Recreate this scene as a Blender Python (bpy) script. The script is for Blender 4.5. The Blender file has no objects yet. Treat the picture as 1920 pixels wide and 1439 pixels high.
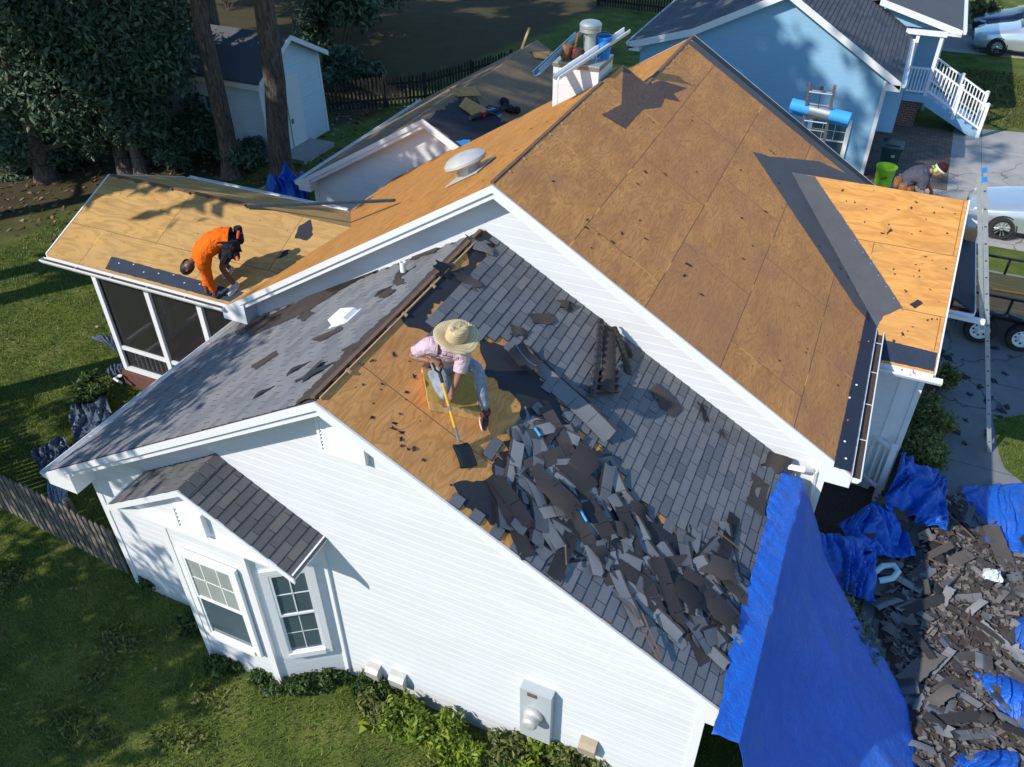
import bpy, bmesh, math, random
import numpy as np
from mathutils import Vector as V, Matrix, noise as mnoise
random.seed(7); rng = np.random.default_rng(7)
D = bpy.data; SC = bpy.context.scene; COL = SC.collection
# ------------------------------------------------------------------ camera, sky, sun, exposure
CAM = V((4.385, -5.024, 5.168)); PITCH, YAW, ROLL, FPX = 0.661, -0.421, -0.006, 1553.0
def cam_axes():
    p, y, r = PITCH, YAW, ROLL
    f = V((math.sin(y)*math.cos(p), math.cos(y)*math.cos(p), -math.sin(p)))
    rt = V((math.cos(y), -math.sin(y), 0)); up = rt.cross(f)
    c, s = math.cos(r), math.sin(r)
    return c*rt + s*up, -s*rt + c*up, f
AR, AU, AF = cam_axes()
cd = D.cameras.new('Camera'); cd.sensor_width = 36; cd.lens = 36*FPX/1920; cd.clip_end = 500; cd.clip_start = .05
co = D.objects.new('Camera', cd); COL.objects.link(co)
co.matrix_world = Matrix.Translation(CAM) @ Matrix((AR, AU, -AF)).transposed().to_4x4()
SC.camera = co
SUN = V((-.75, -1.0, .93)).normalized()
w = D.worlds.new('World'); SC.world = w; w.use_nodes = True
sky = w.node_tree.nodes.new('ShaderNodeTexSky'); sky.sky_type = 'NISHITA'; sky.sun_disc = False
sky.sun_elevation = math.asin(SUN.z); sky.sun_rotation = math.atan2(SUN.x, SUN.y)
sky.air_density = 1.8; sky.dust_density = .1; sky.ozone_density = 10.0
bg = w.node_tree.nodes['Background']; bg.inputs[1].default_value = .15
w.node_tree.links.new(sky.outputs[0], bg.inputs[0])
sl = D.lights.new('Sun', 'SUN'); sl.energy = 4.0; sl.angle = math.radians(.5); sl.color = (1, .93, .82)
so = D.objects.new('Sun', sl); COL.objects.link(so); so.rotation_euler = SUN.to_track_quat('Z', 'Y').to_euler()
so.location = (0, 0, 40)
SC.view_settings.view_transform = 'Standard'; SC.view_settings.look = 'None'
SC.view_settings.exposure = 0.42; SC.view_settings.gamma = 1
# ------------------------------------------------------------------ measured frame: pixel -> point on a real plane
GZ = -5.5
def at(px, py, n, c):
    d = AF + AR*(px-960)/FPX - AU*(py-719.5)/FPX
    n = V(n); return CAM + d*((c - n.dot(CAM))/n.dot(d))
def atG(px, py, h=0): return at(px, py, (0, 0, 1), GZ+h)
def atY(px, py, y): return at(px, py, (0, 1, 0), y)
def atX(px, py, x): return at(px, py, (1, 0, 0), x)
S1, S2, S3, S4, S5 = .579, .613, .43, .465, .57        # pitches: wing, main, porch, cross gable, rear wing
MX, MZ = .243, .805
def zW(x): return -S1*abs(x)
def zM(x): return MZ - S2*abs(x-MX)
def zP(y): return -1.4 - S3*abs(y-5.56)
def zC(y): return -1.03 - S4*abs(y-9.95)
def zL(x): return -.74 - S5*abs(x+3.79)
def atWR(px, py, h=0): return at(px, py, (S1, 0, 1), h)
def atWL(px, py, h=0): return at(px, py, (-S1, 0, 1), h)
def atMR(px, py, h=0): return at(px, py, (S2, 0, 1), MZ+S2*MX+h)
def atML(px, py, h=0): return at(px, py, (-S2, 0, 1), MZ-S2*MX+h)
def atPN(px, py, h=0): return at(px, py, (0, -S3, 1), -1.4-S3*5.56+h)
def atCN(px, py, h=0): return at(px, py, (0, -S4, 1), -1.03-S4*9.95+h)
# ------------------------------------------------------------------ object helpers
ORG = {}
def tag(o, label=None, cat=None, group=None, kind=None):
    if label: o['label'] = label
    if cat: o['category'] = cat
    if group: o['group'] = group
    if kind: o['kind'] = kind
    return o
def thing(name, label, cat, loc=(0, 0, 0), group=None):
    o = D.objects.new(name, None); COL.objects.link(o); o.location = loc; o.empty_display_size = .1
    ORG[o.name] = V(loc); return tag(o, label, cat, group)
def link(name, me, parent=None, origin=None):
    """mesh in world coordinates -> object; under a parent it is expressed in the parent thing's frame"""
    o = D.objects.new(name, me); COL.objects.link(o)
    if parent is not None:
        off = ORG[parent.name]; o.parent = parent
    else:
        off = V(origin) if origin is not None else V((0, 0, 0)); o.location = off
    if off.length: me.transform(Matrix.Translation(-off))
    ORG[o.name] = off; return o
def dup(root, loc, rotz=0, label=None, group=None, rot=None, scale=None):
    r = root.copy(); COL.objects.link(r); r.location = loc
    r.rotation_euler = rot if rot is not None else (0, 0, rotz)
    if scale: r.scale = (scale,)*3
    if label: r['label'] = label
    if group: r['group'] = group
    for ch in list(root.children):
        c = ch.copy(); COL.objects.link(c); c.parent = r
        for g in list(ch.children):
            d = g.copy(); COL.objects.link(d); d.parent = c
    return r
class MB:
    def __init__(s): s.v = []; s.f = []; s.m = []; s.uv = []
    def poly(s, pts, m=0, uv=None):
        i = len(s.v); s.v += [tuple(p) for p in pts]; s.f.append(tuple(range(i, i+len(pts)))); s.m.append(m)
        s.uv.append(uv); return s
    def prism(s, base, off, m=0, uv=None, ms=None):
        """closed slab: base polygon and its copy moved by off"""
        off = V(off); b = [V(p) for p in base]; t = [p+off for p in b]; n = len(b)
        s.poly(t, m, uv); s.poly(b[::-1], m if ms is None else ms, uv[::-1] if uv else None)
        for i in range(n):
            j = (i+1) % n
            e = [uv[i], uv[j], uv[j], uv[i]] if uv else None
            s.poly([b[i], b[j], t[j], t[i]], m if ms is None else ms, e)
        return s
    def box(s, c, d, R=None, m=0):
        c = V(c); h = V(d)/2; P = []
        for x in (-1, 1):
            for y in (-1, 1):
                for z in (-1, 1):
                    q = V((x*h.x, y*h.y, z*h.z)); P.append(c + (R @ q if R is not None else q))
        for f in ((0, 1, 3, 2), (4, 6, 7, 5), (0, 4, 5, 1), (2, 3, 7, 6), (0, 2, 6, 4), (1, 5, 7, 3)): s.poly([P[i] for i in f], m)
        return s
    def bx(s, x0, x1, y0, y1, z0, z1, m=0): return s.box(((x0+x1)/2, (y0+y1)/2, (z0+z1)/2), (abs(x1-x0), abs(y1-y0), abs(z1-z0)), None, m)
    def beam(s, a, b, wd, ht, up=(0, 0, 1), m=0):
        a, b = V(a), V(b); d = b-a; L = d.length; d.normalize(); up = V(up)
        sd = d.cross(up)
        if sd.length < 1e-4: sd = d.cross(V((1, 0, 0)))
        sd.normalize(); u2 = sd.cross(d)
        return s.box((a+b)/2, (L, wd, ht), Matrix((d, sd, u2)).transposed(), m)
    def tube(s, pts, r, n=8, m=0, cap=True):
        pts = [V(p) for p in pts]; rs = r if isinstance(r, (list, tuple)) else [r]*len(pts)
        rings = []; prev = None
        for i, p in enumerate(pts):
            d = (pts[min(i+1, len(pts)-1)] - pts[max(i-1, 0)])
            if d.length < 1e-7: d = V((0, 0, 1))
            d.normalize()
            a = prev if prev is not None else (V((0, 0, 1)) if abs(d.z) < .9 else V((1, 0, 0)))
            x = a - d*a.dot(d)
            if x.length < 1e-5: x = d.orthogonal()
            x.normalize(); prev = x; y = d.cross(x)
            rings.append([p + (x*math.cos(2*math.pi*k/n)+y*math.sin(2*math.pi*k/n))*rs[i] for k in range(n)])
        b0 = len(s.v)
        for rg in rings: s.v += [tuple(q) for q in rg]
        for i in range(len(pts)-1):
            for k in range(n):
                k2 = (k+1) % n
                s.f.append((b0+i*n+k, b0+i*n+k2, b0+(i+1)*n+k2, b0+(i+1)*n+k)); s.m.append(m); s.uv.append(None)
        if cap:
            s.f.append(tuple(b0+k for k in range(n))[::-1]); s.m.append(m); s.uv.append(None)
            e = b0+(len(pts)-1)*n; s.f.append(tuple(e+k for k in range(n))); s.m.append(m); s.uv.append(None)
        return s
    def lathe(s, prof, c=(0, 0, 0), R=None, n=20, m=0, sx=1, sy=1, cap=True):
        c = V(c); b0 = len(s.v)
        for (r, z) in prof:
            for k in range(n):
                a = 2*math.pi*k/n; q = V((r*math.cos(a)*sx, r*math.sin(a)*sy, z))
                s.v.append(tuple(c + (R @ q if R is not None else q)))
        for i in range(len(prof)-1):
            for k in range(n):
                k2 = (k+1) % n; s.f.append((b0+i*n+k, b0+i*n+k2, b0+(i+1)*n+k2, b0+(i+1)*n+k)); s.m.append(m); s.uv.append(None)
        if not cap: return s
        if prof[0][0] > 1e-4: s.f.append(tuple(b0+k for k in range(n))[::-1]); s.m.append(m); s.uv.append(None)
        if prof[-1][0] > 1e-4:
            e = b0+(len(prof)-1)*n; s.f.append(tuple(e+k for k in range(n))); s.m.append(m); s.uv.append(None)
        return s
    def grid(s, fn, nu, nv, m=0, uvs=(1, 1)):
        b0 = len(s.v)
        for j in range(nv+1):
            for i in range(nu+1): s.v.append(tuple(fn(i/nu, j/nv)))
        for j in range(nv):
            for i in range(nu):
                a = b0+j*(nu+1)+i; s.f.append((a, a+1, a+nu+2, a+nu+1)); s.m.append(m)
                s.uv.append([((i+p)/nu*uvs[0], (j+q)/nv*uvs[1]) for p, q in ((0, 0), (1, 0), (1, 1), (0, 1))])
        return s
    def mesh(s, name, mats, smooth=False):
        me = D.meshes.new(name); me.from_pydata(s.v, [], s.f)
        ms = mats if isinstance(mats, (list, tuple)) else [mats]
        for q in ms: me.materials.append(q)
        me.polygons.foreach_set('material_index', s.m)
        if any(u is not None for u in s.uv):
            L = me.uv_layers.new(name='UVMap').data; k = 0
            for f, u in zip(s.f, s.uv):
                for q in range(len(f)):
                    if u is not None: L[k].uv = u[q]
                    k += 1
        if smooth: me.polygons.foreach_set('use_smooth', [True]*len(me.polygons))
        me.update(); return me
    def build(s, name, mats, parent=None, smooth=False, origin=None, bevel=0, label=None, kind=None, fix=False, merge=False):
        me = s.mesh(name, mats, smooth)
        if fix or merge:
            bm = bmesh.new(); bm.from_mesh(me)
            if merge: bmesh.ops.remove_doubles(bm, verts=bm.verts, dist=1e-4)
            bmesh.ops.recalc_face_normals(bm, faces=bm.faces); bm.to_mesh(me); bm.free()
        o = link(name, me, parent, origin)
        if bevel:
            b = o.modifiers.new('Bevel', 'BEVEL'); b.width = bevel; b.segments = 2; b.limit_method = 'ANGLE'
        if smooth:
            try: me.set_sharp_from_angle(angle=math.radians(40))
            except Exception: pass
        return tag(o, label, None, None, kind)
def ragged(pts, amp, step=.06, seed=0):
    """jittered outline through 2-D or 3-D points"""
    r = random.Random(seed); out = []
    n = len(pts)
    for i in range(n):
        a, b = V(pts[i]), V(pts[(i+1) % n]); L = (b-a).length; k = max(1, int(L/step)); d = (b-a)
        if d.length < 1e-6: continue
        nrm = V((-d.y, d.x)) if len(d) == 2 else V((-d.y, d.x, 0))
        nrm.normalize()
        for q in range(k):
            j = 0 if q == 0 else r.uniform(-amp, amp)*(1.6 if r.random() < .2 else .8)
            out.append(a + d*(q/k) + nrm*j)
    return out
def inpoly(x, y, P):
    c = False; n = len(P); j = n-1
    for i in range(n):
        xi, yi = P[i][0], P[i][1]; xj, yj = P[j][0], P[j][1]
        if (yi > y) != (yj > y) and x < (xj-xi)*(y-yi)/(yj-yi)+xi: c = not c
        j = i
    return c
def clip(poly, axis, val, keep_greater):
    out = []; n = len(poly)
    for i in range(n):
        a, b = poly[i], poly[(i+1) % n]; da, db = a[axis]-val, b[axis]-val
        if not keep_greater: da, db = -da, -db
        if da >= 0: out.append(a)
        if da*db < 0:
            t = da/(da-db); out.append(tuple(a[k]+(b[k]-a[k])*t for k in range(2)))
    return out
def lapwall(mb, o, ud, nrm, poly, e=.128, dep=.016, m=0, z0=None):
    """clapboards: polygon in (u, z) cut into tilted courses with a lip below each"""
    o = V(o); ud = V(ud).normalized(); nrm = V(nrm).normalized()
    zs = [p[1] for p in poly]; z = min(zs) if z0 is None else z0
    P = lambda u, zz, d: V((o.x+ud.x*u+nrm.x*d, o.y+ud.y*u+nrm.y*d, zz))
    while z < max(zs):
        c = clip(clip(poly, 1, z, True), 1, z+e, False)
        c = [q for i, q in enumerate(c) if (abs(q[0]-c[i-1][0])+abs(q[1]-c[i-1][1])) > 1e-5]
        if len(c) >= 3:
            for f0, f1, d0, d1 in ((0, .88, dep, dep*.86), (.88, 1, dep*.86, dep*.5)):
                cc = clip(clip(c, 1, z+e*f0, True), 1, z+e*f1, False)
                cc = [q for i, q in enumerate(cc) if (abs(q[0]-cc[i-1][0])+abs(q[1]-cc[i-1][1])) > 1e-5]
                if len(cc) < 3: continue
                pts = [P(u, zz, d0+(d1-d0)*((zz-z)/e-f0)/(f1-f0)) for u, zz in cc]
                N = (pts[1]-pts[0]).cross(pts[2]-pts[0])
                if N.dot(nrm) < 0: pts = pts[::-1]
                mb.poly(pts, m)
            lo = [u for u, zz in c if zz < z+1e-4]
            if len(lo) >= 2:
                a, b = min(lo), max(lo); q = [P(a, z, 0), P(b, z, 0), P(b, z, dep), P(a, z, dep)]
                mb.poly(q, m)
        z += e
    return mb
# ------------------------------------------------------------------ materials
class NT:
    def __init__(s, name):
        s.mat = D.materials.new(name); s.mat.use_nodes = True; s.nt = s.mat.node_tree
        s.b = s.nt.nodes['Principled BSDF']; s._pos = None
    def n(s, t, ins=None, **kw):
        nd = s.nt.nodes.new(t)
        for k, v in kw.items(): setattr(nd, k, v)
        for k, v in (ins or {}).items(): s.set(nd.inputs[k], v)
        return nd
    def set(s, sock, v):
        if hasattr(v, 'links') or isinstance(v, bpy.types.NodeSocket): s.nt.links.new(v, sock)
        else:
            if isinstance(v, (tuple, list)) and len(v) == 3 and sock.type == 'RGBA': v = (*v, 1)
            sock.default_value = v
    def pos(s):
        if s._pos is None: s._pos = s.n('ShaderNodeNewGeometry').outputs['Position']
        return s._pos
    def obj(s): return s.n('ShaderNodeTexCoord').outputs['Object']
    def uv(s): return s.n('ShaderNodeUVMap').outputs[0]
    def map(s, vec, scale=(1, 1, 1), loc=(0, 0, 0), rot=(0, 0, 0)):
        return s.n('ShaderNodeMapping', {'Vector': vec, 'Scale': scale, 'Location': loc, 'Rotation': rot}).outputs[0]
    def noise(s, vec, scale, detail=3, rough=.55, dist=0, out=0):
        return s.n('ShaderNodeTexNoise', {'Vector': vec, 'Scale': scale, 'Detail': detail, 'Roughness': rough, 'Distortion': dist}).outputs[out]
    def ramp(s, fac, stops, interp='LINEAR'):
        r = s.n('ShaderNodeValToRGB', {'Fac': fac}); cr = r.color_ramp; cr.interpolation = interp
        while len(cr.elements) < len(stops): cr.elements.new(.5)
        for e, (p, c) in zip(cr.elements, stops):
            e.position = p; e.color = (*c, 1) if len(c) == 3 else c
        return r.outputs[0]
    def mix(s, fac, a, b, mode='MIX'):
        m = s.n('ShaderNodeMix', data_type='RGBA', blend_type=mode)
        s.set(m.inputs[0], fac); s.set(m.inputs[6], a); s.set(m.inputs[7], b); return m.outputs[2]
    def math(s, op, a, b=0.0, c=0.0):
        m = s.n('ShaderNodeMath', operation=op); s.set(m.inputs[0], a); s.set(m.inputs[1], b); s.set(m.inputs[2], c); return m.outputs[0]
    def g(s, v): return (v, v, v)
    def bump(s, h, strength=.3, dist=.01):
        s.set(s.b.inputs['Normal'], s.n('ShaderNodeBump', {'Height': h, 'Strength': strength, 'Distance': dist}).outputs[0])
    def done(s, col=None, rough=.6, metal=0, spec=.5):
        if col is not None: s.set(s.b.inputs['Base Color'], col)
        s.set(s.b.inputs['Roughness'], rough); s.b.inputs['Metallic'].default_value = metal
        s.b.inputs['Specular IOR Level'].default_value = spec; return s.mat
def m_flat(name, c, rough=.5, metal=0, var=.12, scale=6, bump=0, bscale=60, spec=.5):
    t = NT(name); p = t.pos(); f = t.noise(p, scale, 4)
    col = t.mix(f, tuple(x*(1-var) for x in c), tuple(min(1, x*(1+var)) for x in c))
    if bump: t.bump(t.noise(p, bscale, 3), bump, .004)
    return t.done(col, rough, metal, spec)
def m_siding(name, c, dirt=(.5, .48, .42), amt=.25):
    t = NT(name); p = t.pos()
    a = t.noise(t.map(p, (.7, .7, 3)), 2.0, 5, .6); d = t.ramp(a, [(.42, (0, 0, 0)), (.8, (1, 1, 1))])
    fine = t.noise(t.map(p, (3, 3, 40)), 2, 3)
    xy = t.n('ShaderNodeSeparateXYZ', {0: p}).outputs
    pb = t.n('ShaderNodeTexBrick', {'Vector': t.n('ShaderNodeCombineXYZ', {0: t.math('ADD', xy[0], xy[1]), 1: t.math('SUBTRACT', xy[2], GZ), 2: 0.0}).outputs[0], 'Color1': (0, 0, 0), 'Color2': (1, 1, 1), 'Mortar': (1, 1, 1), 'Scale': 1, 'Mortar Size': .0015, 'Brick Width': 3.66, 'Row Height': .256}); pb.offset = .37
    low = t.ramp(t.math('ADD', t.math('MULTIPLY', t.math('SUBTRACT', xy[2], GZ), .8), t.math('MULTIPLY', a, .9)), [(.35, (1, 1, 1)), (.95, (0, 0, 0))])
    col = t.mix(t.math('MULTIPLY', d, amt), c, dirt); col = t.mix(t.math('MULTIPLY', pb.outputs['Color'], .09), col, tuple(x*.6 for x in c)); col = t.mix(t.math('MULTIPLY', low, .3), col, (.3, .3, .24)); col = t.mix(t.math('MULTIPLY', fine, .07), col, (.3, .3, .3))
    t.bump(t.noise(t.map(p, (6, 6, 90)), 3, 3), .12, .003)
    return t.done(col, .42, 0, .4)
def m_ply(name, light, dark, patch, swirl=1.0, streak=.5, nails=True, sheets=(2.44, 1.22), seam=(.12, .07, .04), stain=None, rot=False, contour=9.0, sheetvar=.5):
    """plywood / board sheathing; UV in metres, u along the grain"""
    t = NT(name); uv = t.uv(); p = t.pos()
    if rot: uv = t.map(uv, (1, 1, 1), (0, 0, 0), (0, 0, math.pi/2))
    br = t.n('ShaderNodeTexBrick', {'Vector': uv, 'Color1': (0, 0, 0), 'Color2': (1, 1, 1), 'Mortar': (.5, .5, .5), 'Scale': 1, 'Mortar Size': .006,
             'Mortar Smooth': .3, 'Bias': 0, 'Brick Width': sheets[0], 'Row Height': sheets[1]}); br.offset = .5
    sv = br.outputs['Color']; sm = br.outputs['Fac']
    off = t.n('ShaderNodeVectorMath', {0: uv, 1: t.n('ShaderNodeVectorMath', {0: sv, 1: (7.3, 3.1, 0)}, operation='MULTIPLY').outputs[0]}, operation='ADD').outputs[0]
    warp = t.noise(t.map(off, (.42, 1.9, 1)), 3.3, 3, .5, .7)
    ring = t.math('PINGPONG', t.math('MULTIPLY', warp, contour*swirl), 1.0)
    lines = t.ramp(ring, [(0, (0, 0, 0)), (.3, (.45, .45, .45)), (.7, (1, 1, 1))])
    fine = t.noise(t.map(off, (2.5, 75, 1)), 2.0, 4, .6)
    broad = t.noise(t.map(off, (.8, 2.6, 1)), 1.1, 4, .6)
    blot = t.noise(p, 1.1, 5, .62)
    col = t.mix(t.ramp(broad, [(.3, (0, 0, 0)), (.72, (1, 1, 1))]), dark, light)
    col = t.mix(t.math('MULTIPLY', t.math('SUBTRACT', 1.0, lines), .5), col, tuple(x*.5 for x in dark))
    col = t.mix(t.math('MULTIPLY', t.ramp(fine, [(.45, (0, 0, 0)), (.7, (1, 1, 1))]), streak), col, tuple(x*.55 for x in dark))
    col = t.mix(t.ramp(blot, [(.5, (0, 0, 0)), (.78, (.75, .75, .75))]), col, patch)
    col = t.mix(t.math('MULTIPLY', sv, sheetvar), col, t.mix(.6, col, patch))
    if nails:
        vo = t.n('ShaderNodeTexVoronoi', {'Vector': p, 'Scale': 5.5, 'Randomness': 1.0}).outputs['Distance']
        col = t.mix(t.ramp(vo, [(.05, (.8, .8, .8)), (.085, (0, 0, 0))]), col, (.03, .02, .018))
        pale = t.n('ShaderNodeTexVoronoi', {'Vector': t.map(uv, (3, 1, 1), (3.3, 1.7, 0)), 'Scale': 2.6, 'Randomness': 1.0}).outputs['Distance']
        col = t.mix(t.ramp(pale, [(.02, (.5, .5, .5)), (.05, (0, 0, 0))]), col, (.72, .55, .34))
    if stain:
        for (sx, sy, sz, r, cc, am) in stain:
            d = t.n('ShaderNodeVectorMath', {0: p, 1: (sx, sy, sz)}, operation='DISTANCE').outputs['Value']
            d = t.math('ADD', d, t.math('MULTIPLY', t.noise(p, 2.2, 4), .9))
            col = t.mix(t.ramp(t.math('MULTIPLY', d, .5/r), [(.36, (am, am, am)), (.46, (0, 0, 0))]), col, cc)
    col = t.mix(sm, col, t.mix(t.ramp(t.noise(p, .9, 2), [(.56, (0, 0, 0)), (.6, (1, 1, 1))]), seam, tuple(min(1, x*1.3) for x in light)))
    t.bump(t.math('ADD', fine, t.math('MULTIPLY', lines, .3)), .22, .004)
    return t.done(col, .82, 0, .2)
def m_shingle(name, c1, c2, gran=.5):
    t = NT(name); p = t.pos(); isl = t.n('ShaderNodeNewGeometry').outputs['Random Per Island']
    g = t.noise(p, 210, 2, .7); bl = t.noise(p, 1.6, 4)
    col = t.ramp(isl, [(0, c1), (.35, tuple((a+b)/2 for a, b in zip(c1, c2))), (.7, c2), (1, (c2[0]*1.12, c2[1]*1.02, c2[2]*.92))])
    col = t.mix(t.math('MULTIPLY', t.ramp(g, [(.38, (0, 0, 0)), (.66, (1, 1, 1))]), gran), col, tuple(min(1, x*1.9) for x in c2))
    col = t.mix(t.math('MULTIPLY', t.ramp(g, [(.3, (1, 1, 1)), (.44, (0, 0, 0))]), gran), col, tuple(x*.35 for x in c1))
    col = t.mix(t.math('MULTIPLY', bl, .3), col, tuple(x*.55 for x in c1))
    t.bump(g, .5, .003); return t.done(col, .93, 0, .15)
def m_felt(name, c, c2, wr=.35):
    t = NT(name); p = t.pos()
    col = t.mix(t.noise(p, 3.0, 5, .6), c, c2); sp = t.noise(p, 90, 2, .6)
    col = t.mix(t.ramp(sp, [(.66, (0, 0, 0)), (.72, (.5, .5, .5))]), col, (.22, .2, .19))
    t.bump(t.math('ADD', t.noise(p, 7, 4), t.math('MULTIPLY', sp, .3)), wr, .02); return t.done(col, .75, 0, .35)
def m_tarp(name, c, c2):
    t = NT(name); p = t.pos()
    uv = t.uv(); cr = t.n('ShaderNodeTexBrick', {'Vector': uv, 'Color1': (0, 0, 0), 'Color2': (.25, .25, .25), 'Mortar': (1, 1, 1), 'Scale': 1, 'Mortar Size': .004, 'Mortar Smooth': 1.0, 'Brick Width': .2, 'Row Height': .24}); cr.offset = 0
    col = t.mix(t.noise(p, 2.5, 4), c, c2); du = t.noise(p, 1.3, 6, .7); col = t.mix(t.ramp(du, [(.52, (0, 0, 0)), (.75, (.35, .35, .35))]), col, (.16, .2, .26))
    wv = t.n('ShaderNodeTexNoise', {'Vector': t.map(p, (1, 1, .35)), 'Scale': 9.0, 'Detail': 5.0, 'Roughness': .6, 'Distortion': .8}).outputs[0]
    t.bump(t.math('ADD', t.math('ADD', wv, t.math('MULTIPLY', cr.outputs['Color'], .10)), t.math('MULTIPLY', t.noise(p, 34, 3), .35)), .6, .045); return t.done(col, .42, 0, .5)
def m_ground(name):
    t = NT(name); p = t.pos()
    big = t.noise(p, .22, 5, .6, .4); mid = t.noise(p, 1.3, 5, .65); fine = t.noise(p, 26, 4, .7)
    gr = t.ramp(mid, [(.3, (.055, .082, .02)), (.52, (.115, .15, .03)), (.75, (.2, .195, .06))])
    gr = t.mix(t.math('MULTIPLY', t.ramp(fine, [(.4, (0, 0, 0)), (.65, (1, 1, 1))]), .5), gr, (.016, .03, .01))
    br = t.ramp(fine, [(.3, (.03, .02, .016)), (.6, (.075, .048, .036)), (.8, (.14, .09, .06))])
    xy = t.n('ShaderNodeSeparateXYZ', {0: p}).outputs
    # leaf litter under the back-yard trees (to the north-west)
    m = t.math('ADD', t.math('MULTIPLY', xy[1], .16), t.math('MULTIPLY', xy[0], -.07))
    m = t.math('ADD', m, t.math('MULTIPLY', t.math('SUBTRACT', big, .5), 2.6))
    m = t.math('SUBTRACT', m, t.math('MULTIPLY', t.math('MAXIMUM', t.math('ADD', xy[0], 14.5), 0.0), .85))
    lit = t.ramp(t.math('MULTIPLY', m, .25), [(.52, (0, 0, 0)), (.68, (.8, .8, .8))])
    t.bump(fine, .8, .03); return t.done(t.mix(lit, gr, br), .95, 0, .1)
def m_leaf(name, a, b, c, tr=.25):
    t = NT(name); isl = t.n('ShaderNodeNewGeometry').outputs['Random Per Island']; p = t.pos()
    col = t.ramp(isl, [(0, a), (.5, b), (1, c)]); col = t.mix(t.math('MULTIPLY', t.noise(p, .9, 3), .55), col, a)
    t.done(col, .5, 0, .35)
    tl = t.n('ShaderNodeBsdfTranslucent', {'Color': col}); ms = t.n('ShaderNodeMixShader', {0: tr, 1: t.b.outputs[0], 2: tl.outputs[0]})
    t.nt.links.new(ms.outputs[0], t.nt.nodes['Material Output'].inputs[0]); return t.mat
def m_bark(name, c1, c2):
    t = NT(name); p = t.pos(); v = t.noise(t.map(p, (5, 5, 1.1)), 3, 5, .65, .6)
    col = t.ramp(v, [(.32, tuple(x*.4 for x in c1)), (.5, c1), (.72, c2)]); t.bump(v, .9, .05); return t.done(col, .95, 0, .1)
def m_brick(name):
    t = NT(name); p = t.pos()
    xy = t.n('ShaderNodeSeparateXYZ', {0: p}).outputs
    vec = t.n('ShaderNodeCombineXYZ', {0: t.math('ADD', xy[0], xy[1]), 1: xy[2], 2: 0.0}).outputs[0]
    br = t.n('ShaderNodeTexBrick', {'Vector': vec, 'Color1': (.2, .075, .05), 'Color2': (.29, .13, .09), 'Mortar': (.36, .33, .3), 'Scale': 1, 'Mortar Size': .008, 'Brick Width': .21, 'Row Height': .075})
    col = t.mix(t.math('MULTIPLY', t.noise(p, 14, 4), .5), br.outputs[0], (.09, .05, .04)); return t.done(col, .9, 0, .2)
def m_paver(name):
    t = NT(name); p = t.pos()
    br = t.n('ShaderNodeTexBrick', {'Vector': p, 'Color1': (.16, .12, .10), 'Color2': (.25, .2, .17), 'Mortar': (.08, .07, .06), 'Scale': 1, 'Mortar Size': .008, 'Brick Width': .24, 'Row Height': .12})
    col = t.mix(t.math('MULTIPLY', t.noise(p, 1.4, 5, .65), .7), br.outputs[0], (.085, .065, .05)); return t.done(col, .92, 0, .15)
def m_conc(name, c, joint=1.5):
    t = NT(name); p = t.pos(); a = t.noise(p, 1.1, 6, .65); f = t.noise(p, 60, 3, .7)
    br = t.n('ShaderNodeTexBrick', {'Vector': p, 'Color1': (0, 0, 0), 'Color2': (.25, .25, .25), 'Mortar': (1, 1, 1), 'Scale': 1, 'Mortar Size': .008, 'Brick Width': joint*2.6, 'Row Height': joint*2.4}); br.offset = 0
    col = t.ramp(a, [(.3, tuple(x*.72 for x in c)), (.7, c)]); col = t.mix(t.math('MULTIPLY', f, .3), col, tuple(x*.6 for x in c))
    st = t.noise(p, .55, 6, .7, .5); col = t.mix(t.ramp(st, [(.5, (0, 0, 0)), (.72, (.6, .6, .6))]), col, tuple(x*.42 for x in c)); ck = t.n('ShaderNodeTexVoronoi', {'Vector': t.n('ShaderNodeVectorMath', {0: p, 1: t.n('ShaderNodeTexNoise', {'Vector': p, 'Scale': 1.3, 'Detail': 4.0}).outputs[1]}, operation='ADD').outputs[0], 'Scale': .38}, feature='DISTANCE_TO_EDGE').outputs['Distance']; col = t.mix(t.ramp(ck, [(.004, (.75, .75, .75)), (.009, (0, 0, 0))]), col, tuple(x*.25 for x in c)); col = t.mix(br.outputs['Fac'], col, tuple(x*.3 for x in c)); t.bump(f, .25, .004); return t.done(col, .9, 0, .2)
def m_glass(name, c=(.02, .03, .035)):
    t = NT(name); p = t.pos(); t.bump(t.noise(p, 1.7, 2), .06, .05)
    return t.done(t.mix(t.noise(p, 1.2, 2), c, tuple(x*2 for x in c)), .06, 0, .8)
def m_cloth(name, c, c2=None, fold=14, bump=.5):
    t = NT(name); p = t.obj(); f = t.noise(p, fold, 4, .6, .5)
    lo = t.noise(p, 5, 5, .65); col = t.mix(f, tuple(x*.7 for x in c), c2 or c); col = t.mix(t.ramp(lo, [(.5, (0, 0, 0)), (.75, (.45, .45, .45))]), col, tuple(x*.45+.02 for x in c)); t.bump(t.math('ADD', f, lo), bump*1.3, .06); return t.done(col, .9, 0, .15)
def m_skin(name, c):
    t = NT(name); p = t.obj(); col = t.mix(t.noise(p, 22, 4), tuple(x*.75 for x in c), c); t.bump(t.noise(p, 120, 2), .15, .003); return t.done(col, .48, 0, .4)
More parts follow.
